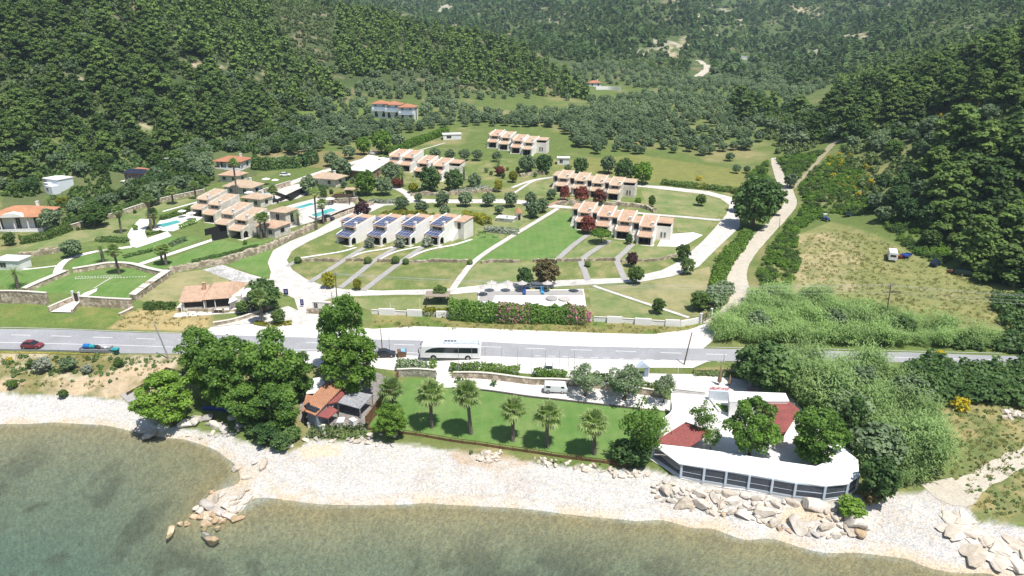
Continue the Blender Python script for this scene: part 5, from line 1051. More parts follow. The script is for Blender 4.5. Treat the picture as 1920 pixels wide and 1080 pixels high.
P = [Vector(at_z(*q, 6.0)) for q in [(1366,733),(1473,737),(1480,752),(1400,752),(1368,752)]]; c = sum(P, Vector())/5; c.z = gz(c.x, c.y); o = empty('flat_roof_bar', c, 0, 'low white flat roofed building behind the restaurant', 'building')
b = MB(); b.prism([((p.x-c.x)*.97, (p.y-c.y)*.97) for p in P], -1, 6.0-c.z-.2); b.build('wall', WHT, o); b = MB(); b.prism([(p.x-c.x, p.y-c.y) for p in P], 6.0-c.z-.2, 6.0-c.z); b.build('roof', CANV, o)
wall_line('planter_wall', [(1328,750),(1366,752)], 2.0, .5, mat('blue_grey_render', (.55,.60,.66), .8, .1), 'pale blue grey planter wall with pink flowers on top', 'planter', curve=False)
wall_line('white_wall', [(1238,812),(1258,795),(1257,772)], 2.6, .25, WHT, 'curved white privacy wall beside the silver tree', 'wall'); wall_line('kerb_wall', [(1333,752),(1350,775)], .5, .5, WPAVE, 'white edging of the small garden bed on the terrace', 'edging')
for k in range(4): wall_line('terrace_step', [(1262,731+k*2.6),(1322,738+k*2.8)], .22-.05*k, .25, GREYP, ['top','second','third','lowest'][k]+' grey step down to the white terrace', 'step', 'grey terrace steps')
st = G(832,727); o = empty('stone_steps', st, 0, 'flight of white steps from the road down to the palm lawn', 'steps'); A = G(836,692); run = A.y-st.y
for k in range(9): q = MB(); y = run*k/9; q.box(-1.7-.0, 1.9, y, run, -.5, (A.z-st.z)*(k+1)/9); q.build('step', WPAVE, o)
# little gate chapel and closed parasols
o = empty('glass_porch', G(1206,707), .1, 'small gabled glass entrance porch on the white gravel', 'porch'); b = MB()
for x in (-1,1):
    for y in (0,1.2): b.box(x-.06,x+.06,y-.06,y+.06,-.3,2.0)
b.build('frame', WHT, o); b = MB(); b.yprism([(-1.2,2.0),(1.2,2.0),(0,3.0)], -.1, 1.3); b.build('roof', BLUEP, o); b = MB(); b.box(.15,.95,-.03,.03,0,1.95); b.build('door', mat('grey_blue_glass', (.25,.32,.38), .2), o)
for px, py, h, lb in [(1348,722,4.2,'tall closed brown parasol behind the pink flowers'), (1367,724,2.4,'short closed brown parasol behind the pink flowers')]:
    o = empty('closed_parasol', G(px, py), 0, lb, 'parasol'); b = MB(); b.tube([(0,0,0),(0,0,.8)], .05, 6); b.build('pole', WOODD, o); b = MB(); b.tube([(0,0,.6),(0,0,.9),(0,0,h*.5),(0,0,h)], [.2,.42,.30,.04], 8); b.build('canopy', mat('tan_canvas', (.26,.18,.12), .9), o)
o = link('sail_cover', (lambda m_: m_)(MB().prism([(0,0),(2.5,.2),(3.5,1.6),(.3,1.8)], .5, [.6,1.4,2.6,2.0]).mesh('sail_cover', mat('blue_grey_sheet', (.30,.34,.40), .7)))); o.location = G(1405,728); tag(o, 'folded blue grey sheet cover on the white terrace by dark trees', 'cover')

# ------------------------------------------------------------------ tiled beach bar between the big trees
def slab_thing(name, pts, m, label, cat, posts=True, th=.18, pm=None, wall=None):
    P = [Vector(at_z(*q)) for q in pts]; c = sum(P, Vector())/len(P); c.z = gz(c.x, c.y); e = empty(name, c, 0, label, cat); L = [p-c for p in P]; roof_slab(e, [tuple(p) for p in L], m, 'roof', th)
    if posts:
        for p in L: q = MB(); q.box(p.x*.95-.08, p.x*.95+.08, p.y*.95-.08, p.y*.95+.08, -.6, p.z-th); q.build('post', pm or WOODD, e)
    if wall: q = MB(); n = len(L); q.prism([(p.x*.9, p.y*.9) for p in L], -.6, min(p.z for p in L)-th-.02); q.build('wall', wall, e)
    return e
TILEP = mat_tile('patched_tiles', (.43,.22,.135), .3, .4)
e = slab_thing('tiled_bar', [(572,771,5.2),(591,778.5,5.2),(648,720,6.4),(611,716.5,6.4),(586,741,5.9)], TILEP, 'long tiled roof of the beach bar under the bright tree', 'bar', False, wall=mat('bar_walls', (.22,.25,.30), .8))
q = MB(); a = Vector(at_z(578,763,5.5))-e.location; q.T = Matrix.Translation(a) @ Matrix.Rotation(-.55, 4, 'Z') @ Matrix.Rotation(.12, 4, 'X'); q.box(-.2,2.3,-.55,.45,.0,.14); q.T = q.T @ Matrix.Translation((-.2,0,.35)); q.tube([(0,-.5,0),(0,.5,0)], .25, 8); q.build('solar_heater', mat('dark_panel', (.03,.035,.045), .2), e)
slab_thing('tiled_lean_to', [(566,771,4.4),(572,771.5,4.6),(586,741.5,5.4),(574,739,5.2)], TILEO, 'narrow orange tiled roof left of the main bar roof', 'lean-to', True)
slab_thing('red_metal_canopy', [(592,778.5,4.8),(615.5,784,4.0),(634,769,4.0),(613,758,4.8)], REDM, 'dark red sheet canopy at the seaward end of the bar', 'canopy'); slab_thing('red_metal_canopy', [(613,757,5.4),(632,753.5,4.9),(652,732,5.2),(640,728,5.8)], REDM, 'dark red sheet roof strip beside the grey metal roof', 'canopy')
slab_thing('grey_metal_roof', [(631.5,754,4.6),(675,766,4.4),(699,740,5.0),(656,731.5,5.2)], mat('grey_sheet_metal', (.42,.43,.45), .5, .3, .8, 3.0, .4, .3), 'flat grey sheet metal roof next to the brown fence', 'shelter', True, .14, STEEL); slab_thing('white_shade_roof', [(574,738,4.8),(592,737,4.8),(609,718,5.0),(602,707,5.2),(579,710,5.2)], CANV, 'white shade roof behind the bar beside the dark trees', 'canopy', True, .08, BLUEP)
o = empty('dark_water_tank', G(617,776), 0, 'white and blue shed front below the bar roof', 'kiosk'); b = MB(); b.box(-1.0,1.0,-.8,.8,-.3,1.9); b.build('wall', BLUEW, o); b = MB(); b.box(-1.1,1.1,-.9,.9,1.9,2.05); b.build('roof', CREAM, o); o.name = 'beach_kiosk'
sheet('bar_yard', [(560,790),(600,800),(690,806),(700,760),(735,712),(700,695),(610,695),(565,740)], mat('grey_yard', (.26,.24,.22), .95, .35, .8, 3), .06)
for i, (px, py, s) in enumerate([(586,800,1.3),(604,805,1.0),(640,798,1.5),(663,795,1.2)]):
    o = empty('crate_stack', G(px, py), i*.8, ['pale crate below the kiosk by the rocks','small blue box among shrubs below the bar','pale cabinet below the red canopy','white cabinet near the brown fence end'][i], 'crate'); b = MB(); b.box(-.5*s,.5*s,-.35*s,.35*s,-.2,.7*s); b.build('crate', [CREAM, BLUEW, CREAM, WHT][i], o); b = MB(); b.box(-.54*s,.54*s,-.39*s,.39*s,.7*s,.78*s); b.build('lid', WHT, o)
wall_line('blue_railing', [(380,769),(415,771),(455,778)], .9, .08, mat('deep_blue_paint', (.02,.05,.22), .6), 'deep blue terrace railing under the dark trees', 'railing'); wall_line('wooden_kerb', [(238,742),(275,722),(300,707),(312,694)], .6, .3, WOODD, 'dark timber edge of the sandy plot left of the trees', 'edging', curve=False); wall_line('wooden_kerb', [(312,694),(335,700),(352,706)], .6, .3, WOODD, 'short dark timber edge meeting the tree cluster', 'edging')
wall_line('white_boards', [(334,712),(372,692)], 1.0, .2, WHT, 'white boarded wall end by the left tree cluster', 'wall'); sheet('concrete_slab', [(225,741),(250,734),(268,748),(240,756)], GREYP, .15)

# ------------------------------------------------------------------ vehicles
TYRE = mat('tyre_rubber', (.018,.018,.018), .9, .2, 5); RIM = mat('wheel_rim', (.45,.46,.48), .35, .1, 5, metal=.7); LAMP = mat('headlamp', (.75,.75,.72), .2, .05, 4); TAIL = mat('tail_lamp', (.30,.015,.012), .3, .1, 4); WPAINT = mat('white_paint', (.80,.80,.79), .35, .05, .6, spec=.5); PLAST = mat('black_trim', (.03,.03,.032), .6, .2, 3)
def wheel(parent, x, y, r, w):
    b = MB(); b.disc_y((0,0,0), r, w, 18); t = b.build('wheel', TYRE, parent, (x, y, r)); q = MB(); q.disc_y((0,0,0), r*.6, w+.03, 14); q.build('rim', RIM, t)
def loft(secs, n_side=1):   # cross sections along x: list of (x, [(y,z)...]) joined
    V = []; F = []; k = len(secs[0][1])
    for x, pr in secs: V += [(x, y, z) for y, z in pr]
    for i in range(len(secs)-1):
        for j in range(k): F.append((i*k+j, (i+1)*k+j, (i+1)*k+(j+1)%k, i*k+(j+1)%k))
    F.append(tuple(range(k))); F.append(tuple(reversed(range((len(secs)-1)*k, len(secs)*k)))); return V, F
def car(p, rz, col, label, L=4.1, W=1.7, H=1.5, hatch=True, name='parked_car'):
    m = mat('car_paint_'+name+str(round(p[0])), col, .3, .06, .6, spec=.6); o = empty(name, p, rz, label, 'car'); w = W/2
    def sec(z0, z1, ws, wr): return [(-ws,z0),(ws,z0),(ws*1.0,z0+.35*(z1-z0)),(ws*.97,z0+.7*(z1-z0)),(wr,z1),(-wr,z1),(-ws*.97,z0+.7*(z1-z0)),(-ws,z0+.35*(z1-z0))]
    x = L/2; V, F = loft([(-x,sec(.35,.82,w*.86,w*.7)),(-x*.96,sec(.25,.92,w*.95,w*.82)),(-x*.6,sec(.22,.96,w,w*.9)),(x*.3,sec(.22,.94,w,w*.9)),(x*.75,sec(.22,.86,w*.97,w*.85)),(x*.97,sec(.28,.72,w*.9,w*.75)),(x,sec(.35,.62,w*.8,w*.66))])
    b = MB(); b.add(V, F); bd = bevel(b.build('body', m, o, smooth=False), .03)
    V, F = loft([(-x*(.9 if hatch else .7),[(-w*.86,.9),(w*.86,.9),(w*.8,.98),(-w*.8,.98)]),(-x*.66,[(-w*.88,.9),(w*.88,.9),(w*.72,H-.06),(-w*.72,H-.06)]),(-x*.1,[(-w*.88,.9),(w*.88,.9),(w*.74,H),(-w*.74,H)]),(x*.12,[(-w*.88,.9),(w*.88,.9),(w*.72,H-.06),(-w*.72,H-.06)]),(x*.5,[(-w*.84,.88),(w*.84,.88),(w*.8,.93),(-w*.8,.93)])])
    b = MB(); b.add(V, F); g_ = b.build('windows', GLASS, o); b = MB(); b.hexa([(-x*.66,-w*.73,H-.05),(x*.12,-w*.73,H-.05),(x*.12,w*.73,H-.05),(-x*.66,w*.73,H-.05)], [(-x*.6,-w*.66,H+.035),(x*.06,-w*.66,H+.035),(x*.06,w*.66,H+.035),(-x*.6,w*.66,H+.035)]); b.build('roof', m, o)
    for xx in (-x*.62, x*.62):
        for s in (-1, 1): wheel(o, xx, s*(w-.08), .31, .2)
    for s in (-1, 1):
        q = MB(); q.box(x*.95, x*.985, s*w*.62-.16, s*w*.62+.16, .55, .68); q.build('headlight', LAMP, o); q = MB(); q.box(-x*.995, -x*.96, s*w*.62-.14, s*w*.62+.14, .65, .8); q.build('tail_light', TAIL, o); q = MB(); q.box(x*.3, x*.38, s*(w+.07)-.08, s*(w+.07)+.08, .92, 1.04); q.build('mirror', m, o)
    return o
car(G(62,652)+Vector((0,0,.06)), -.02, (.20,.035,.045), 'dark red hatchback parked by the guard rail at left'); car(G(616,412)+Vector((0,0,.1)), -.35, (.012,.014,.03), 'black car parked on the drive beside the solar villas'); car(G(1030,693)+Vector((0,0,.07)), 1.45, (.78,.78,.77), 'white car with dark rear glass on the gravel parking'); car(G(437,332), -.15, (.75,.75,.74), 'white car parked beside the red roofed villa', 4.3); car(G(723,668)+Vector((0,0,.06)), .1, (.03,.032,.035), 'dark car half hidden behind the big bright tree'); car(G(1755,497), .6, (.015,.02,.06), 'dark blue car shaded under the pines at the field edge', 4.4); car(G(316,303), .3, (.7,.72,.74), 'pale car among the olives below the left hill'); car(G(535,330), .1, (.75,.75,.75), 'white car at the dark hedge of the upper villas'); car(G(700,289), .4, (.55,.58,.6), 'silver car parked behind the white flat roof')
# coach
o = empty('tour_coach', G(846,671)+Vector((0,0,.07)), math.pi-.035, 'white tour coach with dark window band parked at the road', 'coach'); Lb, Wb, Hb = 12.2, 2.5, 3.35
def csec(z1, w, zb=.38): return [(-w,zb),(w,zb),(w,z1*.55),(w*.985,z1*.86),(w*.88,z1),(-w*.88,z1),(-w*.985,z1*.86),(-w,z1*.55)]
V, F = loft([(-6.1,csec(3.1,1.17,.6)),(-5.9,csec(3.32,1.24)),(4.6,csec(3.35,1.25)),(5.5,csec(3.2,1.24)),(5.95,csec(2.7,1.2)),(6.1,csec(1.5,1.12,.5))]); b = MB(); b.add(V, F); bevel(b.build('body', WPAINT, o), .05)
for s in (-1, 1):
    q = MB(); y = s*1.252; prof = [(-5.5,1.62),(5.15,1.62),(4.7,2.15),(3.6,2.62),(2.2,2.78),(-5.5,2.78)]; q.yprism(prof, min(y, y-s*.03)-.004, max(y, y-s*.03)+.004); q.build('side_windows', GLASS, o); q = MB(); q.box(-6,5.9,y-.01,y+.012*s if s > 0 else y+.01,.38,.5); q.build('skirt', PLAST, o)
    q = MB(); q.tube([(5.7,s*1.15,2.75),(6.15,s*1.45,2.7),(6.3,s*1.5,2.3)], .05, 6); q.box(6.2,6.34,s*1.5-.14,s*1.5+.14,1.75,2.35); q.build('mirror', PLAST, o); q = MB(); q.box(6.02,6.12,s*.85-.2,s*.85+.2,.75,.95); q.build('headlight', LAMP, o); q = MB(); q.box(-6.13,-6.08,s*.95-.1,s*.95+.1,.9,1.7); q.build('tail_light', TAIL, o)
    for xx in (-3.5, 3.4): wheel(o, xx, s*1.12, .5, .3); q = MB(); q.disc_y((xx, s*1.245, .52), .62, .03, 20); q.build('wheel_arch', PLAST, o)
q = MB(); q.hexa([(5.62,-1.08,2.9),(6.02,-1.0,1.55),(6.02,1.0,1.55),(5.62,1.08,2.9)], [(5.7,-1.08,2.95),(6.14,-1.0,1.55),(6.14,1.0,1.55),(5.7,1.08,2.95)]); q.build('windscreen', GLASS, o)
q = MB(); q.hexa([(-5.6,-.9,3.3),(1.6,-.9,3.3),(1.6,.9,3.3),(-5.6,.9,3.3)], [(-5.5,-.75,3.62),(1.2,-.75,3.62),(1.2,.75,3.62),(-5.5,.75,3.62)]); ac = q.build('roof_unit', mat('grey_roof_unit', (.50,.54,.58), .5), o)
for k in range(4): q = MB(); q.disc_x((0,0,0), .01, .01); x = -.9+k*.62; q = MB(); q.cyl((x,-.1), .26, 3.6, 3.68, 12); q.build('roof_fan', PLAST, ac)
q = MB(); q.box(-6.0,-5.7,-1.0,1.0,3.3,3.75); q.build('rear_spoiler', WPAINT, o)
# vintage panel van
o = empty('panel_van', G(1042,735)+Vector((0,0,.08)), math.pi+(-.1)+math.pi, 'old white panel van parked on the white gravel walk', 'van')
def vsec(z1, w, zb=.35): return [(-w*.95,zb),(w*.95,zb),(w,z1*.45),(w*.97,z1*.8),(w*.72,z1),(-w*.72,z1),(-w*.97,z1*.8),(-w,z1*.45)]
V, F = loft([(-2.15,vsec(1.6,.72,.45)),(-2.05,vsec(1.9,.82)),(1.5,vsec(1.95,.86)),(1.85,vsec(1.7,.84)),(2.15,vsec(1.25,.78)),(2.25,vsec(1.0,.68,.45))]); b = MB(); b.add(V, F); bevel(b.build('body', mat('old_white_paint', (.74,.76,.77), .45, .08, .8), o), .05)
for s in (-1, 1):
    q = MB(); q.box(-1.75,-.95,s*.83-.02,s*.83+.02,1.15,1.55); q.build('side_window', GLASS, o)
    q = MB(); q.box(1.0,1.55,s*.83-.02,s*.83+.02,1.15,1.55); q.build('cab_window', GLASS, o)
    for xx in (-1.35, 1.25): wheel(o, xx, s*.74, .33, .18)
    q = MB(); q.ball((2.2,s*.55,.85), .1, 8, 6); q.build('headlight', LAMP, o); q = MB(); q.box(-2.2,-2.13,s*.6-.07,s*.6+.07,.7,.95); q.build('tail_light', TAIL, o)
q = MB(); q.hexa([(1.7,-.62,1.72),(2.1,-.6,1.22),(2.1,.6,1.22),(1.7,.62,1.72)], [(1.78,-.62,1.76),(2.2,-.6,1.24),(2.2,.6,1.24),(1.78,.62,1.76)]); q.build('windscreen', GLASS, o); q = MB(); q.box(-2.25,-2.12,-.75,.75,.38,.5); q.build('bumper', STEEL, o)
# blue tarpaulin trailer and waste bin by the rail
o = empty('loaded_trailer', G(182,659)+Vector((0,0,.06)), -.03, 'low trailer loaded with blue drums and rubbish behind the guard rail', 'trailer'); b = MB(); b.box(-3,3,-.9,.9,.5,.65); b.box(-3,-2.9,-.9,.9,.65,.95); b.box(2.9,3,-.9,.9,.65,.95); b.build('bed', STEEL, o)
for x in (-1.2,1.2):
    for s in (-1,1): wheel(o, x, s*.8, .28, .18)
cyan = mat('blue_tarpaulin', (.02,.17,.45), .5, .15, 2); teal = mat('teal_tarpaulin', (.03,.30,.34), .5, .15, 2)
for k, (x, r, L_, m) in enumerate([(-1.9,.5,1.3,cyan),(-.75,.42,1.1,teal)]): q = MB(); q.tube([(x-L_/2,0,.65+r),(x-L_/2+.08,0,.65+r),(x+L_/2-.08,0,.65+r),(x+L_/2,0,.65+r)], [r*.7,r,r,r*.7], 12); tag(q.build('drum', m, None, o.location, -.03), ['big bright blue drum on the roadside trailer','teal drum beside the blue drum on the roadside trailer'][k], 'drum')
for k, (x, m, s) in enumerate([(.1,PLAST,.45),(.7,WOODD,.38),(1.3,mat('grey_sack', (.45,.46,.48), .8),.4),(2.0,WHT,.36),(2.5,mat('grey_sack', (.4,.4,.4)),.3)]): q = MB(); q.ball((x,.1*(-1)**k,.65+s*.8), s, 8, 6, .85); tag(q.build('rubbish_bag', m, None, o.location, -.03, True), ['black bag next to the teal drum on the trailer','brown bag in the middle of the trailer load','grey sack right of the brown bag on the trailer','white sack towards the right end of the trailer','small grey sack at the right end of the trailer'][k], 'bag', 'bags loaded on the roadside trailer')
o = empty('waste_bin', G(218,665)+Vector((0,0,.05)), 0, 'green wheeled waste bin at the end of the guard rail', 'bin'); GB = mat('green_plastic', (.02,.10,.075), .6, .15, 3); q = MB(); q.hexa([(-.45,-.35,.12),(.45,-.35,.12),(.45,.35,.12),(-.45,.35,.12)], [(-.6,-.5,1.15),(.6,-.5,1.15),(.6,.5,1.15),(-.6,.5,1.15)]); q.build('body', GB, o); q = MB(); q.box(-.65,.65,-.55,.55,1.15,1.3); q.build('lid', teal, o)
for s in (-1,1): q = MB(); q.disc_x((s*.4,.3,.1), .1, .08, 10); q.build('wheel', TYRE, o)
o = empty('waste_bin', G(754,668)+Vector((0,0,.06)), .2, 'brown box bin with blue lid beside the coach front', 'bin'); q = MB(); q.hexa([(-.8,-.6,.1),(.8,-.6,.1),(.8,.6,.1),(-.8,.6,.1)], [(-.95,-.7,1.3),(.95,-.7,1.3),(.95,.7,1.3),(-.95,.7,1.3)]); q.build('body', WOOD, o); q = MB(); q.hexa([(-.2,-.75,1.3),(1.0,-.75,1.1),(1.0,.75,1.1),(-.2,.75,1.3)], [(-.2,-.75,1.45),(1.0,-.75,1.25),(1.0,.75,1.25),(-.2,.75,1.45)]); q.build('lid', mat('sky_blue_lid', (.25,.45,.62), .5), o)
# caravan, tractor, trailers in the field
o = empty('caravan', G(1672,486), 1.15, 'white box caravan standing in the dry field under the pines', 'caravan'); q = MB(); q.xprism([(-1.05,.4),(1.05,.4),(1.1,1.5),(1.0,2.5),(-1.0,2.5),(-1.1,1.5)], -2.4, 2.4); bevel(q.build('body', WPAINT, o), .08)
q = MB(); q.box(-2.43,-2.39,-.7,.7,1.35,1.9); q.build('rear_window', GLASS, o); q = MB(); q.box(-1.2,0,-1.12,-1.04,1.35,1.9); q.build('side_window', GLASS, o); q = MB(); q.box(.6,1.3,-1.12,-1.04,.5,2.2); q.build('door', BLUEW, o)
for s in (-1,1): wheel(o, 0, s*.95, .33, .2)
q = MB(); q.tube([(2.4,0,.5),(3.5,0,.5)], .06, 6); q.build('tow_bar', STEEL, o)
def flat_trailer(p, rz, label, m, L=3.4, W=1.7, h=.6):
    o = empty('farm_trailer', p, rz, label, 'trailer'); q = MB(); q.box(-L/2,L/2,-W/2,W/2,.6,.75); q.box(-L/2,L/2,-W/2,-W/2+.06,.75,.75+h); q.box(-L/2,L/2,W/2-.06,W/2,.75,.75+h); q.box(-L/2,-L/2+.06,-W/2,W/2,.75,.75+h); q.box(L/2-.06,L/2,-W/2,W/2,.75,.75+h); q.build('bed', m, o)
    for s in (-1,1): wheel(o, 0, s*(W/2-.05), .38, .22)
    q = MB(); q.tube([(L/2,0,.6),(L/2+1.2,0,.5)], .05, 6); q.build('tow_bar', STEEL, o)
BLUEV = mat('blue_machine_paint', (.03,.07,.30), .5, .2, 2)
flat_trailer(G(1592,406), .1, 'dark green farm trailer beside bushes at the top of the field', mat('dark_green_paint', (.03,.06,.05), .6)); flat_trailer(G(1698,483), .5, 'blue farm trailer frame beside the white caravan', BLUEV, 3, 1.6, .3); flat_trailer(G(1803,516), -.5, 'dark green trailer at the right edge of the field', mat('dark_green_paint', (.03,.06,.05)), 3.6, 1.8, .9)
o = empty('tractor', G(1547,414), -1.4, 'small blue and white tractor parked at the field corner', 'tractor'); q = MB(); q.box(0,1.6,-.35,.35,.7,1.25); q.build('bonnet', BLUEV, o); q = MB(); q.box(-1,.1,-.55,.55,.6,1.1); q.build('body', BLUEV, o); q = MB(); q.box(-.9,.0,-.6,.6,2.1,2.2); [q.box(x-.04,x+.04,s*.52-.04,s*.52+.04,1.1,2.1) for x in (-.8,-.1) for s in (-1,1)]; q.build('roll_cage', WPAINT, o)
for s in (-1,1): wheel(o, -.5, s*.7, .65, .35); wheel(o, 1.3, s*.55, .38, .22)
for i, (px, py, m, lb) in enumerate([(1688,484,mat('red_junk', (.25,.04,.03), .7),'heap of red scrap between the caravan and blue trailer'), (1782,511,mat('rust', (.20,.09,.05), .9),'rusty scrap heap left of the green trailer')]):
    q = MB(); [q.T.__class__ and setattr(q, 'T', Matrix.Rotation(k*1.1, 4, 'Z')) or q.box(-.7+.2*k,.5+.1*k,-.3,.3,.15*k-.1,.15*k+.3) for k in range(5)]; tag(q.build('scrap_heap', m, None, G(px, py)), lb, 'scrap')

# ------------------------------------------------------------------ poles, wires, signs, parasols
GREYW = mat('grey_pole_wood', (.16,.13,.10), .9, .3, 3); PSTEEL = mat('galvanised_pole', (.40,.41,.42), .5, .1, 3, metal=.5)
def pole_from(base, toppx, label, m=GREYW, r=.13, arms=(), name='utility_pole', cat='pole', group=None, lean=None):
    p = G(*base); a, b, c = ray(*toppx); t = p.y/b; h = CAMZ+c*t-p.z; o = empty(name, p, 0, label, cat, group); x = (a*t-p.x)*.5 if lean is None else lean
    q = MB(); q.tube([(0,0,-.5),(x*.5,0,h*.5),(x,0,h)], [r*1.2,r,r*.75], 8); q.build('shaft', m, o)
    for z, w in arms:
        q = MB(); q.box(x-w, x+w, -.06, .06, h-z-.07, h-z+.07); ar = q.build('cross_arm', m, o)
        for s in (-.9,-.3,.3,.9): q = MB(); q.cyl((x+w*s,0), .06, h-z+.07, h-z+.28, 6); q.build('insulator', PSTEEL, ar)
    return o, Vector((p.x+x, p.y, p.z+h))
_, w1 = pole_from((1660,605), (1666,533), 'tall utility pole with two cross arms in the dry field', arms=((.4,.5),(1.9,1.4))); _, w2 = pole_from((634,590), (630,512), 'utility pole behind the entrance lodge', arms=((.3,.7),)); pole_from((624,590), (624,548), 'short dark pole next to the lodge utility pole', r=.1)
pole_from((1282,684), (1290,623), 'leaning dark utility pole at the road verge', lean=1.0); pole_from((1626,640), (1629,590), 'old brown pole rising out of the reeds', r=.1); pole_from((317,672), (305,608), 'leaning pale concrete lamp post at the left road verge', PSTEEL, .15, lean=-1.6)
pole_from((717,658), (713,617), 'dark pole left of the coach beside the bright tree', r=.09); pole_from((731,664), (729,627), 'thin grey pole between dark car and coach', PSTEEL, .06); pole_from((1357,681), (1357,664), 'short grey post at the road by the dark tree', PSTEEL, .06); pole_from((1545,371), (1549,335), 'thin dark pole in the brambles beside the track', r=.09); pole_from((1461,430), (1461,408), 'short pole beside the dirt road bend', r=.08); pole_from((1403,237), (1404,205), 'thin pole at the grove edge', r=.1); pole_from((1482,295), (1482,268), 'thin grey pole above the dirt road end', PSTEEL, .1); pole_from((1490,352), (1485,325), 'thin grey stay pole by the round bush', PSTEEL, .07)
pole_from((860,706), (860,645), 'slim white pole left of the parking hedge', PSTEEL, .04); g_ = 'row of thin steel poles along the parking hedge'
for i, (x, y0, y1) in enumerate([(885,673,648),(910,683,650),(941,695,652),(970,697,653),(997,698,655),(1022,700,657),(1048,702,658),(1065,701,665),(1076,702,658)]):
    pole_from((x, y0+6), (x, y1), ['first thin steel pole behind the coach rear','thin steel pole just right of the coach','third thin steel pole along the hedge','thin steel pole above the clipped hedge end','fifth thin steel pole along the hedge','thin steel pole beside the white car','thin steel pole right of the white car','shorter post with a small box top','last thin steel pole before the olive trees'][i], PSTEEL, .035, name='steel_pole', cat='pole', group=g_, lean=0)
for i, (x, y0, y1) in enumerate([(733,590,566),(788,592,560),(795,560,545),(611,556,540),(1271,700,690)]): pole_from((x, y0), (x, y1), ['thin white post at the front wall by the dry verge','second thin white post near the golden shrubs','thin garden post on the lawn left of the shelter','thin sign post on the drive edge','thin post beside the glass porch'][i], WHT, .05, name='garden_post', lean=0)
def wire(name, pts, sag, label, r=.022):
    q = MB(); P = []
    for a, b in zip(pts, pts[1:]): P += [a.lerp(b, t/12.)-Vector((0,0,4*sag*(t/12.)*(1-t/12.))) for t in range(12)]
    P.append(pts[-1]); q.tube(P, r, 4); tag(q.build(name, mat('wire_grey', (.35,.36,.37), .5)), label, 'power line', 'power lines over the field')
far_r = w1+Vector((75, -12, 1)); far_l = w1+Vector((-52, 6, -.6))
for k, (dx, dz) in enumerate([(-1.1,-1.7),(1.1,-1.7),(-.4,-.2),(.4,-.2)]): v = Vector((dx*.3,dx,dz)); wire('power_line', [w2+Vector((0,dx*.5,-.2)), w1+v, far_r+v], 1.3, ['lower front power line across the dry field','lower rear power line across the dry field','upper front power line across the dry field','upper rear power line across the dry field'][k])
# blue signs at the entrance
for px, py, lb, w in [(537,556,'dark blue sign board on a stone base at the fork of the drive',.55),(567,576,'small dark blue sign plate on the lodge gate pillar',.4)]:
    o = empty('sign_board', G(px, py), 0, lb, 'sign'); q = MB(); q.box(-w,w,-.05,.05,.5,2.0); q.build('board', mat('deep_blue_sign', (.02,.03,.16), .5), o); q = MB(); [q.box(-w*.6,w*.6,-.06,-.05,1.0+.3*k,1.06+.3*k) for k in range(3)]; q.build('lettering', WHT, o); q = MB(); q.box(-.05,.05,.0,.08,-.2,.5); q.build('post', PSTEEL, o)
# parasols and loungers on the pool terrace
sheet('pool_terrace', [(896,545),(1094,543),(1100,578),(1060,586),(896,578)], WPAVE, .14); sheet('terrace_grey_floor', [(900,547),(1092,545),(1094,554),(928,555),(924,566),(898,566)], GREYP, .19)
STRAW = mat('grey_thatch', (.48,.45,.42), .9, .2, 3)
proto_ps = None
for i, (px, py) in enumerate([(909,555),(922,547),(952,547),(979,547.5),(1026,547.5),(1080,548)]):
    p = G(px, py)+Vector((0,0,.15)); lb = ['parasol nearest the oleander hedge at the left','parasol in front of the round dark bush','second parasol of the back row','parasol behind the dark blue lounger','parasol beside the bright blue lounger','parasol at the far right end of the terrace'][i]
    if proto_ps is None:
        proto_ps = empty('thatch_parasol', p, 0, lb, 'parasol', 'grey parasols on the pool terrace'); q = MB(); q.tube([(0,0,-.1),(0,0,2.4)], .05, 6); q.build('pole', WHT, proto_ps); q = MB(); q.tube([(0,0,2.15),(0,0,2.2),(0,0,2.45),(0,0,2.9)], [1.3,1.28,.7,.05], 12); q.build('canopy', STRAW, proto_ps)
    else: copy_tree(proto_ps, p, i*.3, None, lb)
for px, py, m, lb in [(983,551,BLUEV,'dark blue lounger standing on the pool terrace'),(1017,550,mat('cyan_fabric', (.05,.32,.55), .7),'bright blue lounger standing on the pool terrace')]:
    o = empty('sun_lounger', G(px, py)+Vector((0,0,.15)), 0, lb, 'lounger'); q = MB(); q.box(-.4,.4,-1.2,.3,.3,.4); q.build('seat', m, o); q = MB(); q.hexa([(-.4,.3,.35),(.4,.3,.35),(.4,.4,.35),(-.4,.4,.35)], [(-.4,.7,1.5),(.4,.7,1.5),(.4,.8,1.5),(-.4,.8,1.5)]); q.build('backrest', m, o)
    for x in (-.35,.35):
        for y in (-1.1,.2): q = MB(); q.box(x-.03,x+.03,y-.03,y+.03,0,.3); q.build('leg', WHT, o)
wall_line('white_wall', [(925,571),(1000,577),(1062,580)], .7, .5, WHT, 'white low building wall of the pool bar behind oleanders', 'wall', curve=False)
for i, (px, py) in enumerate([(1034,562),(1058,563)]): q = MB(); q.tube([(0,0,-.2),(0,0,.35),(0,0,.45)], [1.4,1.4,1.3], 20); tag(q.build('round_tub', STRAW if i else GREYP, None, G(px, py)+Vector((0,0,.15))), ['left round grey whirlpool tub on the white terrace','right round grey whirlpool tub on the white terrace'][i], 'tub')
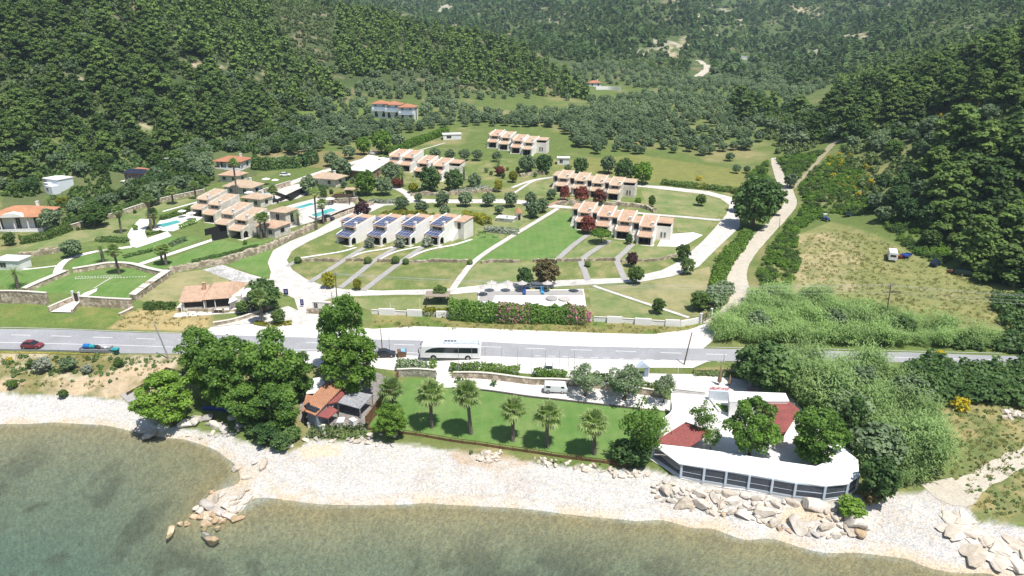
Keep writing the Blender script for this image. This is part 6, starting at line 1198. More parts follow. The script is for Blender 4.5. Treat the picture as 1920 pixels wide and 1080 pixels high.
# garden parasols of the villas
for i, (px, py, w) in enumerate([(620,384,1.6),(604,392,1.5),(556,404,1.5),(360,412,1.5),(468,372,1.6),(500,346,1.6),(517,348,1.4),(343,408,1.3)]):
    o = empty('pool_parasol', G(px, py), i, ['white parasol beside the slatted pergola','white parasol between the two green pools','white parasol at the left of the green pool','white parasol by the turquoise garden pool','white parasol on the upper villa deck','cream parasol at the upper pool court','small white parasol at the upper pool court','small white parasol near the hedge'][i], 'parasol', 'white parasols by the villa pools'); q = MB(); q.tube([(0,0,0),(0,0,2.3)], .04, 6); q.build('pole', WHT, o); q = MB(); q.tube([(0,0,2.1),(0,0,2.15),(0,0,2.6)], [w,w,.05], 8); q.build('canopy', CANV, o)

# ------------------------------------------------------------------ boulders
def boulder_mesh(seed, flat=.65):
    q = random.Random(seed); bm = bmesh.new(); bmesh.ops.create_icosphere(bm, subdivisions=3, radius=1.0)
    pl = [(Vector((q.gauss(0,1), q.gauss(0,1), q.gauss(0,.8))).normalized(), q.uniform(.42,.75)) for _ in range(9)]
    for v in bm.verts:
        for n, d in pl:
            k = v.co.dot(n)-d
            if k > 0: v.co -= n*k*.98
        v.co += v.co.normalized()*(vnoise(v.co.x*3+seed, v.co.y*3+v.co.z*2, seed)-.5)*.10
        v.co.z *= flat; v.co.x *= 1.15
    me = bpy.data.meshes.new('boulder'); bm.to_mesh(me); bm.free(); return me
def mat_rock(name, c1, c2):
    m, nt, b = _nodes(name); b.inputs['Roughness'].default_value = .9; b.inputs['Specular IOR Level'].default_value = .2; oi = _n(nt, 'ShaderNodeObjectInfo')
    c = _ramp(nt, oi.outputs['Random'], [(0, c1), (1, c2)]); f = _noise(nt, 1.6, 6, .7); c = _mul(nt, c, _ramp(nt, f, [(.3, (.72,.68,.62)), (.68, (1.12,1.1,1.08))]))
    nt.links.new(c, b.inputs['Base Color']); _bump(nt, b, f, .7, .12); return m
ROCKM = [mat_rock('pale_boulder', (.48,.43,.36), (.70,.66,.60)), mat_rock('ochre_boulder', (.42,.32,.21), (.60,.47,.33)), mat_rock('grey_boulder', (.36,.345,.33), (.54,.52,.49))]
BM = []
for mi_ in range(3):
    for s in range(5): me = boulder_mesh(s+mi_*9, .55+.06*s); me.materials.append(ROCKM[mi_]); BM.append((mi_, me))
def boulder(px, py, s, mi_, label, group, k=None, world=None, sink=.12):
    ms = [m for i, m in BM if i == mi_]; me = ms[rng.randrange(5) if k is None else k]; p = G(px, py) if world is None else world
    if p.z < 0: p = Vector((p.x, p.y, max(p.z, -.5)))
    o = link('boulder', me, None, (p.x, p.y, p.z+s*(.5-sink)*.7), rng.uniform(0,6.28), (s*rng.uniform(.9,1.3), s*rng.uniform(.75,1.0), s*rng.uniform(.8,1.1))); o.rotation_euler = (rng.uniform(-.25,.25), rng.uniform(-.25,.25), o.rotation_euler[2]); return tag(o, label, 'boulder', group)
for (px, py, s, m_) in [(392,952,1.45,2),(405,938,.9,0),(415,930,.7,0),(430,938,.9,0),(440,945,.8,0),(452,930,.9,0),(462,920,.7,0),(425,950,.9,0),(412,962,1.0,2),(400,968,.8,1),(388,985,1.0,1),(376,972,.8,1),(365,970,.7,1),(352,985,.7,1),(340,984,.6,1),(402,978,.8,1),(418,980,.8,1),(430,970,.9,0),(444,976,1.1,1),(410,993,.7,1),(434,958,.8,0),(448,955,.7,0),(378,960,.9,0),(370,956,.8,0),(440,962,.6,0),(458,945,.7,0),(470,935,.6,0),(384,995,.6,1),(421,965,.6,2),(396,925,.5,1)]:
    boulder(px, py, s*.95, m_, 'boulder of the small rock spit running into the sea', 'boulders of the rock spit')
for (px, py, s, m_, lb) in [(321,1006,1.1,1,'lone ochre boulder standing in the water left of the spit'),(401,1024,1.1,1,'lone ochre boulder in the water beyond the spit tip'),(390,1012,.8,2,'grey boulder just under water at the spit tip'),(285,817,1.3,2,'flat grey slab at the waterline below the left tree'),(533,835,1.3,0,'pale boulder at the foot of the dark shade bush'),(495,874,1.2,0,'pale boulder on the narrow beach neck'),(446,880,.8,0,'small pale boulder at the inner waterline'),(462,898,.8,0,'pale boulder near the rock spit root'),(480,868,.6,2,'small dark boulder on the beach neck'),(370,790,1.4,2,'big grey boulder below the tree cluster'),(388,785,1.2,2,'grey boulder right of the biggest one below the trees'),(352,798,1.3,0,'pale slab boulder at the bush edge'),(420,803,1.0,2,'grey boulder beside the beach steps'),(402,800,1.2,0,'pale flat boulder among the grey ones below the trees'),(1600,985,1.9,0,'big white boulder at the right end of the rock bank'),(1612,1000,1.2,1,'ochre boulder at the right end of the rock bank')]:
    boulder(px, py, s, m_, lb, 'lone boulders of the shore')
brg = np.random.default_rng(5); bp = [(1222,905),(1250,905),(1300,915),(1370,925),(1440,936),(1500,946),(1560,955),(1612,968),(1618,985),(1610,1004),(1560,1010),(1490,1000),(1430,985),(1370,970),(1310,958),(1250,950),(1225,930)]
bpw = WP(bp); SANDP = WP([(1455,945),(1520,948),(1545,985),(1470,985)]); lo, hi = bpw.min(0), bpw.max(0); placed = []
for _ in range(5200):
    x, y = brg.uniform(lo, hi); s = .45+1.25*brg.uniform(0, 1)**1.7
    if not inside(bpw, np.array(x), np.array(y)) or inside(SANDP, np.array(x), np.array(y)): continue
    if any((x-a)**2+(y-b_)**2 < (.60*(s+c_))**2 for a, b_, c_ in placed): continue
    placed.append((x, y, s))
for x, y, s in placed[:230]:
    z = gz(x, y); boulder(0, 0, s*.95, 1 if z < .45 and brg.random() < .6 else (0 if brg.random() < .86 else 2), 'boulder of the rock bank below the beach restaurant', 'boulders of the rock bank', world=Vector((x, y, z)), sink=.2)
for _ in range(40): boulder(brg.uniform(897,938), brg.uniform(846,868), brg.uniform(.25,.6), 0, 'pale stone of the rubble heap below the lawn fence', 'stones of the rubble heap')
for _ in range(46):   # broken stones along the foot of the lawn bank
    t = brg.random(); px = 1000+t*215; py = 858+t*32+brg.uniform(-1,12); boulder(px, py, brg.uniform(.25,.6), 0, 'stone lying along the bank below the lawn fence', 'stones below the lawn fence')
for _ in range(30): px = brg.uniform(540,760); boulder(px, 815+brg.uniform(-8,14)+(px-540)*.04, brg.uniform(.25,.6), 0 if brg.random() < .7 else 2, 'stone among shrubs at the back of the beach', 'stones at the back of the beach')
for _ in range(26): boulder(brg.uniform(345,450), brg.uniform(785,822), brg.uniform(.3,.7), 2 if brg.random() < .6 else 0, 'stone on the shaded shore below the tree cluster', 'stones below the tree cluster')
# broken white rock shelf at the right shore
brs = np.random.default_rng(12); shelf = [WP(q) for q in [[(1780,972),(1810,962),(1826,985),(1850,1000),(1905,1010),(1960,1020),(1960,1075),(1880,1060),(1830,1040),(1800,1015)]]]; k_ = 0
while k_ < 46:
    w_ = shelf[0]; x, y = brs.uniform(w_.min(0), w_.max(0))
    if inside(w_, np.array(x), np.array(y)):
        k_ += 1; o = boulder(0, 0, brs.uniform(.6, 1.7), 0, 'flat white rock of the broken shelf at the right shore', 'rocks of the right shore shelf', world=Vector((x, y, gz(x, y))), sink=.50); o.scale = (o.scale[0]*1.3, o.scale[1]*1.3, o.scale[2]*.4); o.rotation_euler = (0, 0, o.rotation_euler[2])
brg2 = np.random.default_rng(8)
for _ in range(26): boulder(brg2.uniform(1880,1925), brg2.uniform(770,785), brg2.uniform(.3,.8), 0, 'pale rubble stone heaped in the grass at right', 'pale rubble heap stones')

# ------------------------------------------------------------------ individual garden and shore trees
def T(kind, px, py, hpx, label, cat='tree', name='tree', group=None, wide=1.0, **kw):
    """tree whose base stands at the photo point and which is hpx photo pixels tall"""
    p = G(px, py); dep = mpp(p); el = math.atan2(CAMZ-p.z, p.y); return plant(kind, name, p, hpx*dep/max(.3, math.cos(el)), label, cat, group, wide=wide, **kw)
T('broad', 650, 705, 146, 'tall leafy tree behind the bright one beside the coach', name='plane_tree', wide=.72); T('bright', 668, 745, 108, 'bright green leafy tree overhanging the bar roofs', name='mulberry_tree', wide=1.0)
for px, py, h, w, k, lb in [(388,735,112,.8,'broad','upper left tree of the dark seaside cluster'),(442,770,124,.95,'broad','middle tree of the dark seaside cluster'),(512,765,136,.88,'broad','tallest right tree of the seaside cluster next to the bar'),(525,812,88,1.0,'broad','low tree of the seaside cluster over the beach steps'),(322,798,92,1.12,'bright','bright bushy tree at the water left of the cluster'),(470,796,74,1.2,'broad','front low tree of the seaside cluster over the blue railing'),(415,762,100,.9,'bright','lighter tree inside the seaside cluster'),(560,752,90,.8,'broad','slim tree at the bar side of the cluster')]:
    T(k, px, py, h, lb, name='broadleaf_tree', group='seaside tree cluster', wide=w)
for px, py, h, w in [(505,828,34,1.4),(530,842,26,1.3),(480,815,26,1.3),(548,826,26,1.2)]: T('dark', px, py, h, 'dark shade shrub hanging over the beach below the tree cluster', 'shrub', 'shore_shrub', 'dark shrubs over the beach', wide=w)
T('bright', 736, 822, 62, 'small young tree at the beach corner of the brown fence', name='young_tree', wide=.95)
for px, py, h, w, lb in [(1096,742,52,1.0,'gnarled olive tree just right of the white van'),(1170,750,56,1.15,'gnarled middle olive tree on the white gravel'),(1243,756,50,.75,'narrow olive tree at the end of the white gravel')]: T('oliveopen', px, py, h, lb, 'olive tree', 'olive_tree', wide=w)
T('sparse', 1313, 826, 70, 'sparse young tree through the left red roof', name='young_tree', wide=.7); T('broad', 1404, 856, 100, 'large leafy tree on the white restaurant terrace', name='plane_tree', wide=.95); T('broad', 1526, 870, 92, 'dense leafy tree at the canopy bend', name='plane_tree', wide=1.1); T('sparse', 1332, 846, 46, 'small sparse shrub tree behind the canopy edge', name='young_tree', wide=.8)
T('sparse', 1203, 866, 106, 'pale half bare tree at the restaurant corner', name='pale_tree', wide=.85); T('dark', 1168, 866, 36, 'dark bush under the pale half bare tree', 'shrub', 'dark_bush', wide=1.3); T('dark', 1192, 870, 40, 'dark bush at the right foot of the pale tree', 'shrub', 'dark_bush', wide=1.2); T('bush_silver', 1212, 838, 40, 'silver white bush beside the curved white wall', 'shrub', 'silver_bush', wide=1.2)
T('dark', 1438, 735, 82, 'dark rounded tree at the road behind the restaurant', name='dark_tree', wide=1.15); T('dark', 1405, 712, 60, 'dark tree beside the road left of the reeds', name='dark_tree', wide=1.1); T('dark', 1590, 830, 80, 'dark slim tree between canopy and reeds', name='dark_tree', wide=.6); T('dark', 1642, 942, 78, 'dark bush at the seaward end of the reeds', 'shrub', 'dark_bush', wide=.75); T('bush_bronze', 1630, 948, 36, 'olive brown bush at the seaward end of the reeds', 'shrub', 'brown_bush', wide=.8)
T('bush_bright', 1594, 968, 30, 'grassy green bush at the right end of the plinth', 'shrub', 'green_bush', wide=1.5)
# palms
for i, (bx, by, ty, lb) in enumerate([(738,772,732,'palm at the left fence corner of the lawn, trunk half hidden'),(810,802,742,'second palm of the lawn row from the fence'),(883,814,742,'third palm of the lawn row, tallest trunk'),(961,827,772,'fourth palm of the lawn row'),(1025,838,783,'fifth palm of the lawn row'),(1114,852,797,'last palm of the lawn row near the restaurant')]):
    p = G(bx, by); h = (by-ty)*mpp(p)/math.cos(math.atan2(CAMZ-p.z, p.y)); palm('fan', p, h, lb, 'fan palms on the seaside lawn', i, wide=1.34)
for i, (bx, by, ty, kind, lb) in enumerate([(494,607,556,'fan','big fan palm at the entrance island'),(228,438,398,'fan','palm at the head of the white plaza'),(284,433,374,'fan','tall palm at the left of the garden pool'),(291,429,402,'fan','short palm beside the tall one by the garden pool'),(195,493,466,'date','bushy date palm on the lawn left of the tall one'),(224,514,470,'fan','palm at the back wall of the sunken lawn'),(305,496,470,'fan','left palm of the pair on the small lawn'),(312,498,468,'fan','right palm of the pair on the small lawn'),(34,541,512,'date','date palm at the left picture edge above the stone wall'),(490,448,410,'fan','left palm of the pair before the arched porch'),(500,446,409,'fan','right palm of the pair before the arched porch'),(560,423,405,'date','spreading date palm beside the stone villa'),(594,431,362,'fan','very tall thin palm before the pools'),(607,420,383,'fan','palm right of the very tall one before the pools'),(515,377,357,'fan','palm at the upper villa court'),(445,372,308,'fan','tall dark trunked palm before the pale villa'),(368,373,347,'fan','palm at the boundary wall'),(325,383,358,'fan','palm at the hedge left of the boundary wall'),(98,400,378,'date','pale date palm beside the orange roofed house'),(755,350,328,'date','dark drooping palm below the pink villas'),(870,338,318,'date','pale green palm right of the pink villas'),(935,315,305,'date','small palm among yellow bushes')]):
    p = G(bx, by); h = (by-ty)*mpp(p)/math.cos(math.atan2(CAMZ-p.z, p.y)); palm(kind, p, h, lb, 'garden palms of the villas', i, wide=1.0 if by > 420 else 1.05)
# village trees
for (x, y, h, k, w, lb) in [(754,394,26,'olive',1.0,'round olive tree by the drive bend above the solar villas'),(785,378,16,'olive',1.0,'small round olive beside the drive above the hedge'),(791,400,22,'olive',1.1,'olive just behind the golden hedge'),(834,405,20,'olive',1.1,'second olive behind the golden hedge'),(830,387,27,'olive',1.0,'first round olive of the row along the upper drive'),(873,387,27,'olive',1.0,'second round olive of the row along the upper drive'),(916,387,26,'olive',1.0,'third round olive of the row along the upper drive'),(958,388,28,'olive',1.0,'last round olive of the row before the olive clump'),(936,402,18,'olive',1.0,'small grey olive on the lawn before the row'),(995,385,24,'olive',1.0,'back left olive of the lawn clump'),(1000,408,28,'olive',1.05,'front olive of the lawn clump'),(1017,398,26,'olive',1.0,'right olive of the lawn clump'),(1034,374,20,'olive',1.0,'olive beside the red walk of the beige villas'),(816,300,22,'olive',1.0,'first round tree on the lawn below the farthest villas'),(844,301,20,'olive',1.0,'second round tree on the lawn below the farthest villas'),(871,301,21,'olive',1.0,'third round tree on the lawn below the farthest villas'),(895,301,20,'olive',1.0,'fourth round tree on the lawn below the farthest villas'),(931,303,18,'olive',1.0,'bushy tree under the farthest villas'),(1314,386,22,'roundgreen',.9,'lone round tree on the right lawn'),(1222,388,22,'roundgreen',.7,'slim green tree by the rock bank'),(1196,384,14,'bush_bright',1.0,'small bright tree at the beige villa corner'),(1280,490,32,'roundgreen',.85,'round tree at the drive edge, upper of two'),(1288,514,30,'roundgreen',.9,'round tree at the drive edge, lower of two'),(1190,532,34,'roundgreen',.9,'round tree on the edge of the lower drive'),(1234,588,28,'roundgreen',.9,'round tree beside the diagonal white path'),(1310,582,36,'roundgreen',.95,'dense round tree at the corner of the right lawn'),(1184,500,28,'bush_purple',.9,'maroon leaved tree on the rock wall'),(985,540,38,'dark',.9,'dark green tree behind the pool terrace'),(1025,538,54,'bush_bronze',.95,'big bronze green conical tree behind the pool terrace'),(826,563,28,'roundgreen',1.0,'round tree left of the golden shrubs'),(618,540,32,'bush_yellow',.85,'yellow green tree beside the utility pole'),(671,544,22,'bush_yellow',.8,'small yellow green tree on the lower lawn'),(1127,456,26,'flat',1.0,'flat topped bright tree before the orange villas'),(1179,458,20,'dark',.7,'small dark bush at an orange villa porch'),(680,412,34,'bush_purple',1.0,'dark purple plum tree above the black car'),(687,366,48,'bush_bright',.85,'large bright green round tree at the drive junction'),(720,366,34,'olive',1.0,'olive beside the bright round tree'),(641,338,40,'olive',1.0,'large dark olive below the white flat roof'),(580,364,34,'olive',1.0,'olive at the upper villa court wall'),(606,372,26,'dark',.6,'slim conifer left of the gate shelter'),(621,312,26,'olive',1.0,'olive on the lane behind the upper villas'),(807,360,46,'dark',.95,'first dark round tree below the pink villas'),(775,362,20,'bush_yellow',1.1,'golden bush below the dark round trees'),(852,358,40,'dark',1.0,'second dark round tree below the pink villas'),(890,352,26,'olive',1.1,'bushy olive right of the dark round trees'),(935,360,24,'bush_yellow',.8,'golden bush on the rock bank'),(962,342,22,'bush_yellow',.85,'second golden bush above the rock bank'),(735,340,34,'olive',1.15,'olive covering the pink villa front'),(745,352,18,'bush_red',1.3,'reddish shrub under the pink villas'),(938,330,18,'bush_red',1.2,'reddish shrub between golden bushes'),(137,482,32,'olive',1.15,'grey olive with shadow on the rock bank at left'),(500,585,62,'dark',.95,'dark leafy tree behind the entrance palm'),(524,608,28,'roundgreen',1.0,'clipped round bush on the entrance island'),(458,588,24,'roundgreen',1.2,'green bush at the tavern corner'),(470,560,14,'bush_red',1.0,'small red shrub behind the tavern'),(1410,428,92,'dark',.85,'tall dark tree group at the drive bend, front tree'),(1430,402,66,'dark',1.1,'dark tree behind the tall one at the drive bend'),(1388,398,40,'dark',.9,'left dark tree at the drive bend'),(1203,345,42,'bush_bright',1.05,'bright green tree behind the beige villas'),(1170,342,44,'dark',.9,'dark green tree behind the beige villas'),(1140,325,32,'olive',1.0,'grey olive left of the dark tree behind beige villas'),(1020,325,34,'dark',1.0,'dark tree behind the little white shed'),(1088,326,30,'dark',1.05,'dark round tree right of the white shed'),(1065,322,14,'olive',1.0,'small round olive beside the white shed'),(990,325,34,'olive',1.05,'olive left of the white shed'),(1335,560,0,'',0,''),(716,288,44,'bush_bright',.95,'large bright round tree at the end of the long hedge'),(682,290,34,'bush_bright',.9,'second bright tree left of the large round one'),(655,298,24,'olive',1.0,'dark round tree by the back lane'),(642,268,36,'olive',1.0,'large olive in the meadow below the pine hill'),(747,280,28,'olive',1.0,'olive at the start of the long hedge'),(590,418,0,'',0,''),(97,432,38,'olive',1.1,'olive garden tree beside the orange roofed house'),(180,425,40,'roundgreen',1.3,'bushy garden tree above the long clipped hedge'),(285,385,38,'olive',1.0,'olive behind the tall garden palms'),(260,380,32,'roundgreen',1.0,'round tree below the house with dark solar panels'),(395,382,22,'olive',1.0,'round grey olive at the pale villa'),(118,385,16,'bush_yellow',1.6,'yellow green vine beside the cubic house'),(205,345,46,'cypress',1.0,'dark narrow conifer left of the solar panel house'),(20,460,24,'roundgreen',1.0,'bush in the white yard at the left edge'),(745,403,0,'',0,'')]:
    if h: T(k, x, y, h, lb, name={'olive':'olive_tree','roundgreen':'clipped_tree','dark':'dark_tree'}.get(k, 'ornamental_tree'), wide=w)
for i, (x, y, h, w) in enumerate([(1059,376,28,.8),(1090,380,31,1.0),(1124,383,29,1.0),(1102,438,34,1.0)]): T('redegg', x, y, h, ['first egg shaped red bush before the beige villas','middle egg shaped red bush before the beige villas','last egg shaped red bush before the beige villas','large red bush before the leftmost orange villa'][i], 'shrub', 'red_bush', wide=w*1.15)
for i, (x, y, h) in enumerate([(559,493,12),(690,494,13),(742,494,14),(761,495,11),(881,496,10),(1102,500,11)]): T('ball', x, y, h, ['clipped ball bush at the far left of the rock wall','clipped ball bush by the second grey walk','larger of two neighbouring ball bushes on the rock wall','smaller of two neighbouring ball bushes on the rock wall','little ball bush at the diagonal path','little ball bush by the middle grey walk of the orange villas'][i], 'shrub', 'ball_bush')
for i, (x, y, h) in enumerate([(671,464,20),(752,463,22),(802,462,22)]): T('silverbush', x+22 if i == 0 else x, y, h, ['silvery climber at the second solar villa porch','silvery climber at the third solar villa porch','silvery climber at the last solar villa porch'][i], 'shrub', 'silver_climber', wide=.8)

for p in scatter([[(60,448),(130,425),(200,408),(262,388),(300,378),(298,388),(240,404),(140,436),(70,456)],[(236,440),(262,412),(284,411),(262,436)],[(400,462),(480,446),(520,438),(520,444),(470,460)],[(690,300),(735,296),(700,350),(640,345)],[(560,360),(640,345),(690,350),(690,372),(640,372),(580,372)],[(900,320),(1020,318),(1030,330),(950,340)]], .02, 91, 3.0): plant(rng.choice(['olive','roundgreen','dark','bush_bright']), 'garden_shrub', Vector(p), rng.uniform(1.2, 2.8), 'small rounded shrub of the villa gardens', 'shrub', 'small shrubs of the villa gardens', parts=False)
# clipped hedges and flower masses: one plant mass each
def hedge(px, h, w, m, label, cat='hedge', name='hedge', size=.3, dens=26, flower=None, seed=0, group=None):
    P = [G(a, b) for a, b in px]; Q = smooth_line([(p.x, p.y) for p in P], 6) if len(P) > 2 else [Vector((p.x, p.y, 0)) for p in P]; L = [0]
    for a, b in zip(Q, Q[1:]): L.append(L[-1]+(b-a).length)
    r = np.random.default_rng(seed+11); n = int(L[-1]*(w+2*h)*dens); s = r.uniform(0, L[-1], n); i = np.clip(np.searchsorted(L, s)-1, 0, len(Q)-2); qa = np.array([[q.x, q.y] for q in Q]); t = ((s-np.array(L)[i])/(np.array(L)[i+1]-np.array(L)[i]+1e-6))[:, None]; c = qa[i]*(1-t)+qa[i+1]*t; d = qa[i+1]-qa[i]; d /= np.linalg.norm(d, axis=1, keepdims=True)+1e-9; nn = np.stack([-d[:, 1], d[:, 0]], 1)
    a = r.uniform(-.25, math.pi+.25, n); ww = w*.5*(1+.35*(fbm(s/2.2, s*0, seed)-.5)*2); hh = h*(1+.3*(fbm(s/1.8, s*0+9, seed+3)-.5)*2); ca, sa = np.cos(a), np.sin(a); sq = 1/np.maximum(np.abs(ca), np.abs(sa))**.6; k = r.uniform(.75, 1.04, n)
    xy = c+nn*(ca*sq*ww*k)[:, None]; z = Tz(xy[:, 0], xy[:, 1])+np.clip(sa*sq, -.1, 1.1)*hh*k*.92; N = np.stack([nn[:, 0]*ca, nn[:, 1]*ca, sa+.2], 1)*.6+r.normal(size=(n, 3))*.45
    cc = Vector((Q[len(Q)//2].x, Q[len(Q)//2].y, 0)); cc.z = gz(cc.x, cc.y); V, F = quads(np.stack([xy[:, 0]-cc.x, xy[:, 1]-cc.y, z-cc.z], 1), N, size*r.uniform(.6, 1.3, n), r); mi = None; ms = [m]
    if flower is not None: ms = [m, flower[0]]; mi = ((r.random(n) < flower[1]) & (fbm(s/4, s*0+3, 5) > flower[2])).astype(int)
    me = mesh_np(name, V, F, ms, mi); at = me.attributes.new('tint', 'FLOAT', 'POINT'); at.data.foreach_set('value', np.repeat(np.clip(r.normal(.5, .22, n), 0, 1), 4).astype(np.float32)); return tag(link(name, me, None, cc), label, cat, group)
LH = LEAF
hedge([(845,594),(900,600),(960,602),(1030,602),(1098,604)], 4.3, 3.6, LH['broad'], 'long oleander hedge with pink flowers before the pool terrace', size=.36, dens=30, flower=(LH['pink'], .28, .5), seed=1)
hedge([(1095,602),(1106,600)], 2.2, 2.4, LH['pink'], 'bright pink bougainvillea at the right end of the oleander hedge', 'shrub', 'flower_mass', seed=2); hedge([(795,590),(815,591),(842,592)], 1.9, 2.2, LH['yellow'], 'golden green shrubs left of the oleander hedge', 'shrub', 'golden_shrub', size=.32, seed=3)
hedge([(715,412),(760,408),(800,412),(830,414)], 2.6, 2.8, LH['yellow'], 'golden hedge behind the left solar villas', seed=4); hedge([(868,411),(895,414),(915,423)], 3.0, 3.6, LH['yellow'], 'golden hedge behind the right solar villa', seed=5); hedge([(910,432),(940,436),(972,438)], 1.7, 3.2, LH['silver'], 'grey green low hedge behind the right solar villa', size=.35, seed=6)
hedge([(845,692),(880,694),(930,697),(975,700)], 1.5, 2.0, LH['hedge'], 'green hedge along the parking behind the stone wall', size=.3, flower=(LH['bright'], .4, .3), seed=7); hedge([(1000,704),(1030,706),(1063,710)], 1.6, 1.6, LH['bright'], 'bright green hedge piece behind the white van', seed=8); hedge([(1100,716),(1130,720),(1180,728),(1232,738)], 1.9, 1.9, LH['hedge'], 'hedge behind the gnarled olive trees', flower=(LH['yellow'], .3, .5), seed=9)
hedge([(745,692),(770,693),(800,695)], 2.1, 2.4, LH['olive'], 'dense grey green hedge before the coach', size=.32, seed=10); hedge([(806,694),(818,694)], 2.1, 2.2, LH['bright'], 'bright green bush at the top of the white steps', 'shrub', 'green_bush', seed=11)
hedge([(1326,585),(1345,560),(1362,545)], 3.2, 4.6, LH['olive'], 'big grey green arching hedge beside the dirt road', size=.5, dens=18, seed=12); hedge([(1345,545),(1352,510),(1380,470),(1402,440)], 2.2, 3.6, LH['bright'], 'yellow green hedge between drive and dirt road', size=.36, flower=(LH['hedge'], .5, .3), seed=13)
hedge([(38,457),(70,452),(100,444),(132,431)], 2.6, 2.6, LH['hedge'], 'long clipped dark hedge at the left lawn', size=.3, seed=14); hedge([(128,424),(170,412),(220,398),(262,386)], 2.4, 2.4, LH['dark'], 'dark hedge on top of the boundary wall', seed=15); hedge([(262,386),(310,372),(385,358)], 2.0, 2.2, LH['dark'], 'dark hedge above the long boundary wall', seed=16)
hedge([(302,413),(335,404),(368,392)], 1.8, 2.0, LH['hedge'], 'clipped hedge behind the turquoise garden pool', seed=17); hedge([(336,429),(352,424),(368,418)], 1.6, 1.2, LH['bright'], 'bright clipped hedge right of the garden pool', seed=18); hedge([(232,484),(260,477),(290,470)], .9, 1.4, LH['dark'], 'low dark hedge beside the white path', seed=19); hedge([(318,463),(335,456),(350,450)], 1.4, 1.6, LH['olive'], 'low grey hedge at the end of the lawn path', seed=20); hedge([(360,492),(410,481),(450,471),(485,462)], .8, 1.2, LH['dark'], 'narrow hedge on top of the curving retaining wall', seed=21); hedge([(500,462),(540,446),(565,436)], .8, 1.3, LH['olive'], 'narrow grey hedge above the drive wall', seed=22); hedge([(272,577),(300,578),(330,577)], 1.6, 2.4, LH['hedge'], 'green hedge left of the tavern', seed=23); hedge([(480,607),(510,611),(548,607)], .7, 1.6, LH['yellow'], 'low golden planting of the entrance island', 'shrub', 'low_planting', seed=24); hedge([(185,450),(212,452),(240,454)], 1.2, 3.0, LH['dark'], 'dark ground shrubs left of the white plaza', 'shrub', 'low_planting', seed=25); hedge([(275,440),(290,438),(304,434)], .5, 1.8, LH['hedge'], 'green bed at the feet of the tall palms', 'shrub', 'low_planting', seed=26)
hedge([(725,292),(770,275),(815,258),(838,250)], 3.4, 4.0, LH['bright'], 'long tall yellow green hedge rising towards the outbuilding', size=.5, dens=16, seed=27); hedge([(1240,345),(1300,352),(1370,360),(1400,372)], 2.0, 3.0, LH['hedge'], 'wild hedge between meadow and upper drive', size=.42, dens=16, flower=(LH['broom'], .15, .62), seed=28); hedge([(695,378),(720,381),(752,378)], 1.2, 2.4, LH['silver'], 'grey green shrubs above the drive junction wall', 'shrub', 'low_planting', size=.4, seed=29); hedge([(628,372),(648,368),(668,362)], 1.8, 2.0, LH['yellow'], 'golden hedge left of the gate shelter', seed=30); hedge([(845,362),(880,360),(915,354)], 1.6, 3.4, LH['silver'], 'silvery shrubs above the rock bank', 'shrub', 'low_planting', size=.4, seed=31)
hedge([(1300,702),(1340,703),(1390,706)], .9, 1.6, LH['scrub'], 'dry low scrub strip at the white forecourt', 'shrub', 'low_planting', seed=32); hedge([(1330,733),(1345,734),(1366,734)], .8, .7, LH['pink'], 'pink flowers in the blue grey planter', 'shrub', 'flower_mass', size=.2, seed=33); hedge([(1400,733),(1412,734)], .7, .7, LH['pink'], 'small clump of pink flowers by the folded sheet', 'shrub', 'flower_mass', size=.2, seed=34); hedge([(1340,762),(1358,768),(1372,772)], .6, 1.5, LH['bright'], 'bright green bed on the white terrace', 'shrub', 'low_planting', seed=35)  # the pink pieces are masses of loose planter flowers, no bushes
for i, px in enumerate([[(478,316),(500,318),(520,316)], [(520,316),(545,314),(565,312)], [(565,312),(580,308),(590,302)]]): hedge(px, 5.2, 5.0, LH['dark'], ['left third of the dark tree screen behind the upper court','middle third of the dark tree screen behind the upper court','right third of the dark tree screen beside the lane'][i], 'tree screen', 'tree_screen', .7, 11, seed=36+i)
hedge([(580,812),(620,812),(660,814),(690,812)], 1.2, 3.2, LH['scrub'], 'grey green shrubs on the rocks below the bar', 'shrub', 'shore_shrub', size=.32, dens=14, seed=40); hedge([(855,716),(865,718)], 1.0, 1.0, LH['dark'], 'dark bush right of the white steps', 'shrub', 'dark_bush', seed=41); hedge([(922,722),(930,724)], 1.2, 1.2, LH['dark'], 'dark bush against the stone wall in the middle', 'shrub', 'dark_bush', seed=42)

# ------------------------------------------------------------------ woods, groves, scrub
ROADS = [[(560,612),(1352,612),(1352,655),(560,655)]]
VILL = [(400,600),(0,600),(0,360),(200,345),(400,285),(620,285),(760,262),(880,245),(1060,235),(1240,300),(1400,320),(1460,300),(1500,340),(1450,470),(1360,610)]
def best(P, n, sz=1.0):
    """the n places that show largest, nearest first, and the rest"""
    x, y, d = seen(P); ok = (x > -60) & (x < 1980) & (y > -60) & (y < 1100); sc = np.where(ok, d, d+4000); i = np.argsort(sc); return P[i[:n]], P[i[n:]]
PL = [[(-260,330),(-260,-60),(0,-20),(500,-20),(520,60),(560,130),(620,150),(640,190),(560,215),(540,250),(470,262),(400,268),(330,290),(230,303),(120,325),(0,330)]]
PR = [[(640,20),(800,60),(960,88),(1060,150),(1108,188),(1040,182),(900,168),(790,140),(690,140),(620,140)]]
PX = [[(1520,258),(1560,190),(1600,140),(1690,110),(1760,100),(1930,60),(2100,60),(2100,260),(1900,215),(1760,215),(1640,250),(1560,262)], [(1740,425),(1745,330),(1790,280),(1840,285),(1920,270),(2150,250),(2150,560),(1930,545),(1860,530),(1800,500),(1780,460)], [(1380,228),(1460,222),(1510,232),(1480,215),(1400,205)]]
